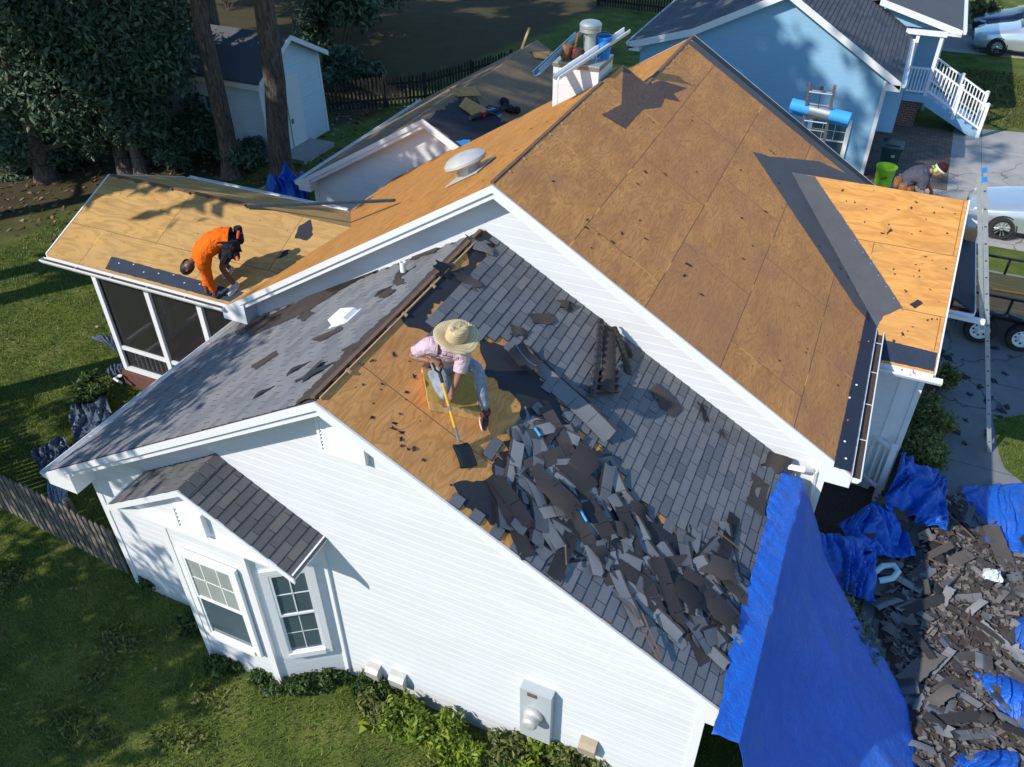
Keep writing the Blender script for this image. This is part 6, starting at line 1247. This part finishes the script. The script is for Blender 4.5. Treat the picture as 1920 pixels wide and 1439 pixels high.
# ------------------------------------------------------------------ tarps
def sheetobj(name, label, fn, nu, nv, mat, cat='tarp', group=None, thick=.006, origin=None):
    mb = MB(); mb.grid(fn, nu, nv); o = mb.build(name, mat, None, smooth=True, origin=origin or fn(.5, .5)); m = o.modifiers.new('Solid', 'SOLIDIFY'); m.thickness = thick; return tag(o, label, cat, group)
n3 = lambda x, y, z=0: mnoise.noise(V((x, y, z)))
g1, g2 = atG(1712, 1375), atG(1690, 1460); xe = 4.66; ze = zW(4.56)
def drape(u, v):
    """u from the back end to the front along the eave, v from the roof over the gutter to the ground"""
    y = 3.72-4.0*u; jag = .08*n3(u*9, 1.3)+.05*n3(u*23, 4.1)
    lift = .03+.05*abs(n3(u*9+v*9, v*4, 2))+.05*abs(n3(u*26-v*7, v*2, 6))
    top = V((4.36+.03*u+jag*.8, y-.05, zW(4.36+.03*u+jag*.8)+lift)); edge = V((xe+.01, y, ze+.07+.015*n3(u*14, 2)))
    bx_, by_ = 6.55+.42*min(1, u*3.2)-.1*u, 3.3-.9*min(1, u*2.5)-3.2*max(0, u-.15); bt = V((bx_+.1*n3(u*11, 7), by_, GZ+.12+.05*n3(u*13, 3)))
    if v < .22: p = top.lerp(edge, v/.22); p.z = max(p.z, zW(p.x)+lift*.6) if p.x < 4.56 else p.z
    else:
        w_ = (v-.22)/.78; p = edge.lerp(bt, w_); p.x -= (.42*math.sin(w_*math.pi)**.9)*(.35+.65*min(1, u*2)); p.z -= .05*math.sin(w_*math.pi)
        fold = .04*abs(n3(u*17+w_*2, w_*.8, 3))*w_+.03*abs(n3(u*3-w_*4, w_*5, 13))+.07*math.sin(w_*math.pi)*n3(u*5+w_*2.5, w_*1.2, 5)+.03*abs(n3(u*13+w_*6, w_*2, 9))+.05*math.exp(-((u-.18-.25*w_)/.03)**2)*w_-.03*math.exp(-((u-.62+.1*w_)/.02)**2); p += V((.8, 0, .5))*fold
        if u < .12: p += V((0, .12, .1))*math.sin(w_*9)*.12*w_
    return p
sheetobj('blue_tarp', 'big blue tarp hung over the right wing eave and sloping to the ground', drape, 90, 110, TARP, origin=(5, 2, -3))
def bunch(cps, seed, amp=.16):
    def fn(u, v):
        a = V(cps[0]).lerp(V(cps[1]), u); b = V(cps[3]).lerp(V(cps[2]), u); p = a.lerp(b, v)
        wq = u+.35*v+.25*n3(u*2, v*2, seed); d = amp*(1.5*abs(n3(wq*4.5+seed, v*1.3, 1))-.2)+amp*.55*abs(n3(wq*11+seed, v*2.2, 2))+amp*.12*n3(u*14, v*14+seed)
        return p+V((.25*d, -.3*d, d+.12*math.sin(u*math.pi)*math.sin(v*math.pi)))
    return fn
tarps = [('crumpled blue tarp hanging from the entrance railing', [atG(1690, 850, 1.0), atG(1775, 900, .5), atG(1770, 1000, .15), atG(1650, 960, .45)], .3),
         ('crumpled blue tarp bunched behind the end of the big tarp', [atG(1570, 985, .55), atG(1660, 930, .5), atG(1712, 1050, .1), atG(1610, 1040, .5)], .28),
         ('blue tarp draped beside the big tarp over the shrubs', [atG(1520, 1000, .9), atG(1640, 1010, .5), atG(1640, 1130, .15), atG(1560, 1110, .3)], .2),
         ('flat blue tarp on the driveway at the right edge', [atG(1795, 915, .06), atG(1935, 905, .06), atG(1940, 1050, .1), atG(1850, 1020, .1)], .1),
         ('torn blue tarp strip in the lower right rubble', [atG(1825, 1262, .1), atG(1935, 1268, .1), atG(1940, 1390, .1), atG(1880, 1340, .12)], .1),
         ('blue tarp corner at the bottom right edge', [atG(1790, 1415, .1), atG(1900, 1405, .1), atG(1910, 1470, .1), atG(1780, 1470, .1)], .1),
         ('small blue tarp scrap under the rubble at the right edge', [atG(1895, 1165, .1), atG(1940, 1150, .1), atG(1945, 1240, .1), atG(1905, 1235, .1)], .08)]
for i, (lb, cp, am) in enumerate(tarps): sheetobj('blue_tarp', lb, bunch(cp, i*3.7, am), 46, 46, TARP)
c = atG(540, 372); sheetobj('blue_tarp', 'blue tarp heap behind the screened porch', bunch([(c.x-.7, c.y-.3, GZ+.1), (c.x+.8, c.y-.5, GZ+.05), (c.x+.7, c.y+.5, GZ+.3), (c.x-.5, c.y+.5, GZ+.5)], 40, .5), 34, 34, TARP)
BAGM = m_tarp('dark_sheet', (.02, .03, .05), (.10, .14, .2)); BAGL = m_tarp('pale_sheet', (.2, .28, .36), (.4, .48, .56))
for lb, cp, mt, am in (('dark crumpled plastic sheet left of the house corner', [atG(62, 850, .1), atG(120, 820, .2), atG(150, 860, .1), atG(80, 895, .05)], BAGM, .3), ('pale blue plastic sheet by the picket fence', [atG(85, 885, .05), atG(110, 870, .1), atG(135, 950, .1), atG(100, 960, .05)], BAGL, .15), ('dark sheet lying along the eave by the porch', [atG(130, 765, .05), atG(200, 735, .1), atG(215, 790, .3), atG(140, 830, .1)], BAGM, .25), ('dark cover on the lawn behind the porch post', [atG(165, 630, .02), atG(225, 632, .15), atG(235, 670, .15), atG(215, 660, .05)], BAGM, .15), ('dark object cover under the porch side', [atG(195, 692, .02), atG(235, 680, .15), atG(245, 700, .15), atG(210, 712, .05)], BAGM, .15)):
    sheetobj('plastic_sheet', lb, bunch(cp, 50+am*10, am), 26, 26, mt, 'plastic sheet')
p = atG(1665, 1080, .25); mb = MB(); mb.tube([p+V((-.25, -.1, .0)), p+V((-.1, .1, .08)), p+V((.05, .16, .1)), p+V((.12, .05, .1)), p+V((.06, -.08, .06)), p+V((-.12, -.16, 0))], .05, 10); tag(mb.build('white_hose', m_flat('pale_vinyl', (.45, .62, .66), .4), None, True, origin=p), 'pale bent hose sticking out of the rubble by the big tarp', 'hose')
c = atG(1858, 1080, .22); sheetobj('white_cloth', 'white crumpled cloth on top of the shingle rubble', bunch([(c.x-.13, c.y-.1, c.z), (c.x+.14, c.y-.12, c.z), (c.x+.12, c.y+.12, c.z), (c.x-.12, c.y+.1, c.z)], 61, .12), 20, 20, WHITEC, 'cloth')
# ------------------------------------------------------------------ shingle rubble
def m_scrap(name, stops, gran=.5):
    t = NT(name); p = t.pos(); oi = t.n('ShaderNodeObjectInfo').outputs['Random']; isl = t.n('ShaderNodeNewGeometry').outputs['Random Per Island']
    f = t.math('FRACT', t.math('ADD', oi, t.math('MULTIPLY', isl, .37))); col = t.ramp(f, stops); g = t.noise(p, 200, 2, .7)
    col = t.mix(t.math('MULTIPLY', t.ramp(g, [(.4, (0, 0, 0)), (.65, (1, 1, 1))]), gran), col, (.3, .29, .28)); col = t.mix(t.math('MULTIPLY', t.noise(p, 5, 4), .4), col, (.03, .028, .028)); t.bump(g, .5, .003); return t.done(col, .92, 0, .15)
SC_TOP = m_scrap('scrap_granules', [(0, (.095, .105, .12)), (.5, (.17, .178, .19)), (1, (.28, .28, .285))]); SC_LAP = m_scrap('scrap_headlap', [(0, (.035, .035, .04)), (.5, (.06, .055, .052)), (1, (.10, .085, .07))], .25)
SC_BACK = m_scrap('scrap_back', [(0, (.02, .02, .024)), (.5, (.038, .034, .036)), (1, (.085, .068, .058))], .12)
SC_G = m_scrap('scrap_sunlit_brown', [(0, (.045, .038, .036)), (.5, (.10, .082, .072)), (1, (.2, .18, .165))], .3)
def scrapmesh(L, W, seed, bend=.03, torn=.012, tabs_=True, lap=True, mats=None, strip=False):
    r = random.Random(seed); mb = MB(); nu = max(4, int(L/.05)); vs = [0, .06, .127, .137, .15, .21, .26, W] if lap and W > .25 else list(np.linspace(0, W, 5))
    vs = [0, .05, .1, W-.03, W] if strip else vs; nv = len(vs)-1; je = [r.uniform(-torn, torn) for _ in range(40)]
    def P(i, j, dz):
        x = -L/2+L*i/nu; y = vs[j]-W/2
        if i in (0, nu): x += je[j]*1.5
        if j == nv: y += je[10+i % 25]
        z = bend*(math.sin((x/L+.5)*math.pi*1.1+seed) - .3) + bend*.5*math.sin(y/W*2.2+seed*1.7)*(1 if seed % 2 else -1)
        return (x, y, z+dz)
    tabw = max(1, int(round(.305/(L/nu))))
    for dz, side in ((.0022, 1), (-.0022, -1)):
        for j in range(nv):
            i = 0
            while i < nu:
                m = 2 if side < 0 else (0 if j < 3 else 2) if strip else ((0 if vs[j+1] <= .128 or not lap else (3 if abs(vs[j]-.137) < .002 and tabs_ else 1)))
                if side < 0 and lap and W > .25 and abs(vs[j]-.137) < .002 and seed % 3 == 0: m = 3
                q = [P(i, j, dz), P(i+1, j, dz), P(i+1, j+1, dz), P(i, j+1, dz)]
                if ((tabs_ and lap and vs[j+1] <= .128) or (strip and j < 3)) and (i+1) % tabw == 0 and i+1 < nu:
                    q[1] = tuple(a+(b-a)*.86 for a, b in zip(q[0], q[1])); q[2] = tuple(a+(b-a)*.86 for a, b in zip(q[3], q[2]))
                mb.poly(q if side > 0 else q[::-1], m); i += 1
    me = mb.mesh('shingle_scrap', mats or [SC_TOP, SC_LAP, SC_BACK, STRIP], True)
    bm = bmesh.new(); bm.from_mesh(me); bmesh.ops.remove_doubles(bm, verts=bm.verts, dist=2e-4); bm.to_mesh(me); bm.free(); return me
KSTRIP = [scrapmesh(.92, .17, 41, .018, .008, lap=False, strip=True), scrapmesh(.62, .17, 42, .015, .01, lap=False, strip=True), scrapmesh(.46, .16, 43, .015, .02, lap=False, strip=True), scrapmesh(.33, .17, 44, .01, .02, lap=False, strip=True), scrapmesh(.3, .14, 45, .012, .03, lap=False), scrapmesh(.75, .2, 46, .02, .012, lap=False, strip=True)]
KINDS_ = [scrapmesh(.92, .305, 1, .035), scrapmesh(.62, .305, 2, .03), scrapmesh(.92, .15, 3, .03, .02, lap=False), scrapmesh(.31, .16, 4, .012, lap=False), scrapmesh(.33, .305, 5, .03), scrapmesh(.45, .14, 6, .02, .02, lap=False), scrapmesh(.66, .305, 8, .05, .025), scrapmesh(.24, .2, 9, .03, .04, lap=False), scrapmesh(.4, .11, 10, .02, .02, lap=False)]
def place(me, p, n, yaw, tilt, flip, label, group, name='shingle_scrap', cat='shingle scrap', sc=1.0):
    o = D.objects.new(name, me); COL.objects.link(o); n = V(n).normalized(); x = V((1, 0, 0)); x = (x-n*x.dot(n)).normalized(); y = n.cross(x)
    M = Matrix((x, y, n)).transposed() @ Matrix.Rotation(yaw, 3, 'Z') @ Matrix.Rotation(tilt[0], 3, 'X') @ Matrix.Rotation(tilt[1], 3, 'Y')
    if flip: M = M @ Matrix.Rotation(math.pi, 3, 'X')
    o.matrix_world = Matrix.Translation(p) @ M.to_4x4() @ Matrix.Scale(sc, 4); return tag(o, label, cat, group)
rr = random.Random(3)
ZONE = [(930, 850), (985, 800), (1040, 790), (1120, 850), (1170, 930), (1260, 1000), (1400, 1010), (1420, 1080), (1385, 1335), (1290, 1262), (1180, 1178), (1090, 1114), (1000, 1045), (930, 990), (890, 950)]
HOT = [(1010, 850), (1080, 900), (1150, 960), (1050, 960), (1110, 1000), (1200, 1080), (1280, 1130), (1350, 1190), (1330, 1060), (1000, 920), (1360, 1110)]
k = 0
while k < 155:
    if rr.random() < .55: h0 = rr.choice(HOT); px, py = h0[0]+rr.gauss(0, 55), h0[1]+rr.gauss(0, 48)
    else: px, py = rr.uniform(880, 1420), rr.uniform(790, 1330)
    if not inpoly(px, py, ZONE): continue
    edge = min(math.hypot(px-a, py-b) for a, b in HOT); hgt = .02+rr.random()*(.04 if edge < 55 else .022)
    p = atWR(px, py, hgt)
    if math.hypot(px-880, py-858) < 88 or math.hypot(px-915, py-790) < 62: continue
    if p.y < .28 or p.x > 4.3: continue
    big = rr.random() < .06 and p.y > .6; me = rr.choice(KINDS_[:2]+KINDS_[6:8]) if big else rr.choice(KSTRIP[:4]+[KSTRIP[0], KSTRIP[0], KSTRIP[1], KSTRIP[5]])
    place(me, p, roofn, rr.choice([-.1, -.35, -.6, -.9, -.35, -.6, .3, 1.0, 1.5, 2.0])+rr.uniform(-.25, .25), (rr.gauss(0, .045), rr.gauss(0, .035)), rr.random() < (.7 if big else .2), 'loose shingle scrap in the torn-off heap on the front wing roof', 'shingle scraps on the wing roof'); k += 1
# named pieces on the same slope
def onroof(me, px, py, h, yaw, tilt, flip, label, sc=1.0, f=atWR, n=None, name='shingle_scrap', cat='shingle scrap'): return place(me, f(px, py, h), n or roofn, yaw, tilt, flip, label, None, name, cat, sc)
LONG = scrapmesh(1.5, .26, 11, .05, .01, lap=False, strip=True)
def yaw_of(a, b, f=atWR, n=roofn):
    d = f(*b)-f(*a); x = V((1, 0, 0)); x = (x-n*x.dot(n)).normalized(); y = n.cross(x); return math.atan2(d.dot(y), d.dot(x))
onroof(LONG, 1060, 735, .07, yaw_of((985, 660), (1125, 805)), (.1, 0), False, 'long folded shingle strip running down from beside the worker')
onroof(scrapmesh(.36, .3, 12, .04), 985, 672, .1, yaw_of((970, 650), (1010, 690)), (.05, -.1), True, 'shiny dark shingle back at the top of the long strip')
onroof(scrapmesh(.34, .17, 13, .012, .02, lap=False), 1015, 597, .03, yaw_of((995, 597), (1035, 597)), (0, 0), True, 'single loose shingle tab lying on the intact courses')
onroof(scrapmesh(.22, .13, 14, .03, .04, lap=False), 972, 622, .05, .6, (.3, .3), True, 'small upturned shingle corner above the long strip')
onroof(scrapmesh(.17, .15, 15, .03, .05, lap=False), 1061, 575, .03, .3, (.1, 0), True, 'little dark scrap high on the intact courses')
onroof(scrapmesh(.46, .24, 16, .015, .06, lap=False), 1248, 752, .03, yaw_of((1225, 725), (1275, 775)), (0, 0), True, 'torn brown scrap near the gable wall')
onroof(scrapmesh(.26, .1, 17, .02, .03, lap=False), 1318, 772, .03, yaw_of((1310, 765), (1325, 790)), (0, 0), True, 'narrow torn scrap beside the gable wall')
onroof(scrapmesh(.11, .1, 18, .01, .04, lap=False), 1357, 814, .03, .2, (0, 0), True, 'tiny round scrap on the intact courses by the wall')
onroof(scrapmesh(.56, .28, 19, .015, .04, lap=False), 1420, 925, .035, yaw_of((1415, 890), (1405, 960)), (0, 0), True, 'large brown torn scrap next to the big blue tarp')
onroof(scrapmesh(.34, .22, 20, .06, .05, lap=False), 1452, 866, .1, .4, (.5, .2), True, 'crumpled dark scrap leaning at the foot of the gable wall')
onroof(scrapmesh(.3, .22, 23, .03, .05, lap=False), 897, 458, .04, .4, (0, .1), False, 'loose shingle tab at the top of the wing ridge')
onroof(scrapmesh(.3, .2, 24, .03, .05, lap=False), 832, 505, .05, .9, (.1, .1), True, 'dark curled scrap lying on the wing ridge')
onroof(scrapmesh(.3, .18, 25, .02, .04, lap=False), 875, 525, .03, .2, (.1, .1), True, 'loose dark tab below the wing ridge')
# torn ridge-vent lengths propped against the wall
for i, (a, b, wd, h0, h1, lb, mt) in enumerate([((1128, 597), (1112, 745), .10, .26, .1, 'corrugated black ridge vent length propped on edge near the gable wall', BLACKP), ((1143, 612), (1140, 735), .2, .2, .12, 'flattened dark ridge vent length in the upright heap', FELT_B), ((1152, 612), (1182, 702), .12, .2, .03, 'bent brown strip leaning from the upright heap towards the wall', FELT_B), ((1165, 640), (1185, 668), .14, .12, .03, 'short dark strip lying at the foot of the gable wall', FELT)]):
    A, B = atWR(*a, h0), atWR(*b, h1); d = (B-A); s = d.cross(roofn).normalized(); n_ = s.cross(d.normalized())
    def vf(u, v, A=A, d=d, s=s, n_=n_, wd=wd, i=i): return A+d*v+s*((u-.5)*wd)+n_*(.012*math.sin(v*70)*(1 if i == 0 else .3)+.03*math.sin(v*3.1)-.02*(2*u-1)**2)
    mb = MB(); mb.grid(vf, 6, 60); o = mb.build('ridge_vent_piece', mt, None, True, origin=A); m = o.modifiers.new('Solid', 'SOLIDIFY'); m.thickness = .008; tag(o, lb, 'ridge vent', None)
mb = MB(); A = atWR(1128, 720, .1); mb.grid(lambda u, v: atWR(1118+u*42, 690+v*48, .14-.05*v+.022*math.sin(v*22)), 6, 30); tag(mb.build('ridge_vent_piece', BLACKP, None, True, origin=A), 'black corrugated vent sheet at the bottom of the upright heap', 'ridge vent')
# thin wooden battens in the heap
for i, (a, b, lb) in enumerate([((1182, 1135), (1236, 1240), 'thin wooden lath slanting through the lower heap'), ((1204, 1150), (1240, 1235), 'second thin lath beside the slanting one'), ((1330, 985), (1395, 1035), 'broken lath near the big blue tarp'), ((1060, 1022), (1062, 1060), 'short upright splinter in the heap'), ((925, 845), (942, 862), 'orange splinter by the shovel blade')]):
    A, B = atWR(*a, .12), atWR(*b, .1); mb = MB(); mb.beam(A, B, .014, .01); tag(mb.build('wood_lath', LUMBER_D, None, origin=A), lb, 'lath')
A, B = atWR(1083, 948, .13), atWR(1100, 978, .13); mb = MB(); mb.tube([A, B], .014, 8); tag(mb.build('utility_knife', ROLL, None, True, origin=A), 'blue handled tool lying in the middle of the heap', 'knife')
A, B = atWR(1003, 803, .06), atWR(1013, 818, .06); mb = MB(); mb.tube([A, B], .016, 8); tag(mb.build('utility_knife', ROLL, None, True, origin=A), 'blue handled tool beside the worker boot', 'knife')
# small black shreds on the bare decks
SH = [scrapmesh(.12, .05, 30, .01, .02, lap=False, mats=[FELT]*4), scrapmesh(.07, .06, 31, .008, .02, lap=False, mats=[FELT]*4), scrapmesh(.16, .045, 32, .012, .02, lap=False, mats=[FELT]*4), scrapmesh(.045, .035, 33, .005, .01, lap=False, mats=[FELT]*4)]
mrn = V((S2, 0, 1)).normalized(); cnn = V((0, -S4, 1)).normalized(); mln = V((-S2, 0, 1)).normalized()
def shreds(poly, n, f, nrm, lab, grp, seed):
    r = random.Random(seed); k = 0; xs = [p[0] for p in poly]; ys = [p[1] for p in poly]
    while k < n:
        px, py = r.uniform(min(xs), max(xs)), r.uniform(min(ys), max(ys))
        if not inpoly(px, py, poly): continue
        place(r.choices(SH, [2, 3, 1, 6])[0], f(px, py, .008), nrm, r.uniform(0, 6.28), (0, 0), False, lab, grp, 'felt_shred', 'felt shred', r.uniform(.3, .75)); k += 1
shreds([(960, 360), (1230, 170), (1300, 110), (1590, 330), (1600, 560), (1560, 800), (1400, 680)], 46, atMR, mrn, 'small black felt shred on the brown weathered slope', 'felt shreds on the brown slope', 1)
shreds([(1540, 345), (1800, 385), (1745, 690), (1650, 670), (1690, 590)], 40, atCN, cnn, 'small black felt shred on the new plywood over the entrance', 'felt shreds on the entrance roof', 2)
shreds([(640, 720), (745, 620), (800, 640), (760, 780), (880, 890), (860, 920), (700, 820)], 22, atWR, roofn, 'small black felt shred on the orange stripped deck', 'felt shreds on the stripped deck', 3)
shreds([(700, 400), (980, 250), (1040, 215), (960, 310), (850, 370)], 10, atML, mln, 'small dark shred on the orange slope by the attic fan', 'felt shreds on the orange slope', 4)
shreds([(500, 600), (700, 480), (860, 440), (740, 560), (560, 690), (430, 720)], 26, atWL, V((-S1, 0, 1)).normalized(), 'small dark shred on the pale west shingles', 'felt shreds on the west shingles', 5)
shreds([(1660, 660), (1890, 640), (1900, 830), (1790, 850), (1720, 800)], 28, lambda a, b, h: atG(a, b, .02), (0, 0, 1), 'dark felt flake fallen on the paving by the ladder', 'felt flakes on the paving', 6)
for o in list(COL.objects)[-28:]: o.scale = o.scale*4.2
for (px, py, s) in [(560, 690, 1.6), (495, 735, 1.4), (600, 695, 2.2), (660, 470, 1.6), (720, 545, 1.4)]:
    place(SH[2], atWL(px, py, .03), V((-S1, 0, 1)), .7, (.1, 0), False, 'curled dark scrap lying on the west shingles', 'curled scraps on the west shingles', 'felt_shred', 'felt shred', s)
onroof(scrapmesh(.36, .16, 26, .02, .03, lap=False), 582, 695, .03, .9, (0, 0), True, 'brown torn tab on the west slope near the front', 1, atWL, V((-S1, 0, 1)).normalized())
onroof(scrapmesh(.17, .1, 27, .004, .004, lap=False, mats=[FELT]*4), 1718, 570, .014, .9, (0, 0), False, 'neat dark felt rectangle on the entrance roof', 1, atCN, cnn)
# ------------------------------------------------------------------ rubble on the driveway
RZ = [(1640, 1010), (1700, 1070), (1760, 960), (1800, 930), (1870, 1010), (1935, 1010), (1935, 1450), (1690, 1450), (1720, 1380), (1650, 1180)]
RW = [(p.x, p.y) for p in (atG(*q) for q in RZ)]
xs = [p[0] for p in RW]; ys = [p[1] for p in RW]; X0, X1, Y0, Y1 = min(xs)-.2, max(xs)+1.5, min(ys)-.4, max(ys)+.3
def hz(x, y):
    e = 1.0 if inpoly(x, y, RW) else .0
    return GZ+.01+.10*e*(.6+.7*n3(x*1.3, y*1.3, 3))+.04*e*n3(x*5, y*5, 8)
mb = MB(); nx_, ny_ = 60, 90
for j in range(ny_):
    for i in range(nx_):
        q = [(X0+(X1-X0)*(i+a)/nx_, Y0+(Y1-Y0)*(j+b)/ny_) for a, b in ((0, 0), (1, 0), (1, 1), (0, 1))]
        if any(inpoly(*c_, RW) for c_ in q): mb.poly([(x, y, max(hz(x, y), GZ+.008)) for x, y in q])
mb.build('rubble_bed', RUBBLE, None, smooth=True, kind='stuff', merge=True)
rg_ = np.random.default_rng(5); N = 2600; mb = MB(); r = random.Random(9); k = 0
while k < N:
    x, y = r.uniform(X0, X1), r.uniform(Y0, Y1)
    if not inpoly(x, y, RW): continue
    a = r.uniform(0, 6.28); L, W = r.uniform(.03, .14), r.uniform(.02, .08); tx, ty_ = r.gauss(0, .3), r.gauss(0, .3); z = hz(x, y)+r.uniform(.01, .06); q = []
    for u, v in ((-1, -1), (1, -.8), (.9, 1), (-1.1, .8)):
        dx, dy = u*L/2, v*W/2; q.append((x+dx*math.cos(a)-dy*math.sin(a), y+dx*math.sin(a)+dy*math.cos(a), z+dx*tx+dy*ty_))
    mb.poly(q); k += 1
mb.build('rubble_chips', SC_G, None, kind='stuff')
GK = []
for me in KINDS_: m2 = me.copy(); m2.materials[2] = SC_G; GK.append(m2)
k = 0; r = random.Random(12)
while k < 115:
    x, y = r.uniform(X0, X1), r.uniform(Y0, Y1)
    if not inpoly(x, y, RW): continue
    place(r.choice(GK+KSTRIP), V((x, y, hz(x, y)+r.uniform(.03, .12))), (0, 0, 1), r.uniform(0, 6.28), (r.gauss(0, .22), r.gauss(0, .16)), r.random() < .5, 'loose shingle scrap in the rubble dumped on the driveway', 'shingle scraps on the driveway', sc=r.uniform(.6, .95)); k += 1
for i in range(7):
    x, y = r.uniform(6.9, 8.8), r.uniform(Y0+.5, Y1-1)
    if not inpoly(x, y, RW): continue
    a = r.uniform(0, 3.14); A = V((x, y, hz(x, y)+.12)); B = A+V((math.cos(a), math.sin(a), r.uniform(-.1, .1)))*r.uniform(.35, .8); mb = MB(); mb.beam(A, B, .022, .014); tag(mb.build('wood_lath', LUMBER if i % 4 == 0 else LUMBER_D, None, origin=A), 'broken wooden lath lying in the driveway rubble', 'lath', 'laths in the driveway rubble')
# ------------------------------------------------------------------ grass and fallen leaves
def blades(name, n, x0, x1, y0, y1, hmin, hmax, mat, seed, ok, wd=.007):
    r = np.random.default_rng(seed); P = r.random((n, 2))*[x1-x0, y1-y0]+[x0, y0]; P = P[ok(P[:, 0], P[:, 1])]; n = len(P)
    a = r.random(n)*6.28; h = hmin+(hmax-hmin)*r.random(n)**1.5; ln = r.random(n)*.8; w_ = wd*(.6+.8*r.random(n)); b = a+1.57+r.normal(size=n)*.5
    B = np.c_[P, np.full(n, GZ)]; s = np.c_[np.cos(a)*w_, np.sin(a)*w_, np.zeros(n)]; T = B+np.c_[np.cos(b)*h*ln, np.sin(b)*h*ln, h]
    Vv = np.stack([B-s, B+s, T], 1).reshape(-1, 3); me = D.meshes.new(name); me.from_pydata(Vv.tolist(), [], np.arange(3*n).reshape(-1, 3).tolist()); me.materials.append(mat); o = D.objects.new(name, me); COL.objects.link(o); o['kind'] = 'stuff'
def lawn_ok(x, y):
    house = ((x > -4.6) & (x < 4.3) & (y > .28)) | ((x > -8.65) & (x < 0) & (y > 4.2)) | ((x > -2.7) & (x < -.6) & (y > -.27)); return ~house & (x < 5.8)
blades('grass', 95000, -11.5, 5.8, -4.2, 3.2, .03, .085, GRASS, 1, lawn_ok)
blades('grass', 45000, -16, -4.6, 1.5, 9.5, .03, .09, GRASS, 2, lawn_ok, .01)
_gs = [(p.x, p.y) for p in (atG(*q) for q in ((1862, 787), (1980, 770), (1980, 950), (1920, 908), (1884, 880), (1872, 850)))]
blades('grass', 16000, 7.5, 10.5, 7, 11, .03, .07, GRASS, 3, lambda x, y: np.array([inpoly(a_, b_, _gs) for a_, b_ in zip(x, y)]), .01)
blades('grass', 16000, 7.1, 14, 22.8, 34, .04, .12, m_leaf('dry_grass', (.05, .05, .015), (.1, .09, .03), (.2, .16, .06)), 4, lambda x, y: (x > 9.3) | (y > 27.4), .02)
n = 3000; r_ = np.random.default_rng(8); P = np.c_[r_.uniform(-24, -10, n), r_.uniform(8, 24, n)]; n = len(P)
a = r_.random(n)*6.28; s = .05+.06*r_.random(n); C_ = np.c_[P, np.full(n, GZ+.02)]; ux = np.c_[np.cos(a)*s, np.sin(a)*s, r_.normal(size=n)*.02]; uy = np.c_[-np.sin(a)*s*.5, np.cos(a)*s*.5, r_.normal(size=n)*.02]
Vv = np.stack([C_-ux, C_+uy, C_+ux, C_-uy], 1).reshape(-1, 3); me = D.meshes.new('leaf_litter'); me.from_pydata(Vv.tolist(), [], np.arange(4*n).reshape(-1, 4).tolist()); me.materials.append(LEAFLIT); o = D.objects.new('leaf_litter', me); COL.objects.link(o); o['kind'] = 'stuff'

wb = [(V((x, y, GZ+.03)), (.55, .4, .07), 1) for x, y in np.c_[np.random.default_rng(4).uniform(-9, 4.5, 60), np.random.default_rng(6).uniform(-3.4, .0, 60)].tolist() if not (-3.2 < x < -.3 and y > -.8)]
me = leafmesh('lawn_weeds', LEAF_O, wb, 9000, .035, 3, up=1.2, hollow=.1); o = D.objects.new('lawn_weeds', me); COL.objects.link(o); o['kind'] = 'stuff'

# litter: leaves on the lawn, grit and scraps on the tarps
n = 700; r_ = np.random.default_rng(18); P = np.c_[r_.uniform(-14, 4, n), r_.uniform(-3.8, 7, n)]; P = P[lawn_ok(P[:, 0], P[:, 1])]; n = len(P); a = r_.random(n)*6.28; s = .02+.03*r_.random(n); C_ = np.c_[P, np.full(n, GZ+.07)]
ux = np.c_[np.cos(a)*s, np.sin(a)*s, r_.normal(size=n)*.012]; uy = np.c_[-np.sin(a)*s*.5, np.cos(a)*s*.5, r_.normal(size=n)*.012]; Vv = np.stack([C_-ux, C_+uy, C_+ux, C_-uy], 1).reshape(-1, 3)
me = D.meshes.new('fallen_leaves'); me.from_pydata(Vv.tolist(), [], np.arange(4*n).reshape(-1, 4).tolist()); me.materials.append(LEAFLIT); o = D.objects.new('fallen_leaves', me); COL.objects.link(o); o['kind'] = 'stuff'
for i, (px, py, h) in enumerate([(1672, 958, .45), (1690, 985, .35), (1650, 940, .6), (1625, 1000, .55), (1706, 968, .3), (1600, 1015, .5)]): place(KINDS_[(6, 1, 7, 4, 0, 7)[i]], atG(px, py, h), (.2, -.3, 1), 1.1*i, (.15, .1), True, 'dark shingle scrap fallen on the crumpled blue tarps', 'shingle scraps on the crumpled tarps', sc=.8)
for i, (px, py, h) in enumerate([(1800, 945, .12), (1830, 975, .14), (1850, 1345, .2), (1880, 1300, .2), (1895, 960, .15)]): place(KINDS_[(0, 1, 7, 4, 0)[i]], atG(px, py, h), (0, 0, 1), .7*i, (.1, .1), i % 2 == 0, 'shingle scrap lying on a flat blue tarp by the driveway', 'shingle scraps on the flat tarps', sc=.8)
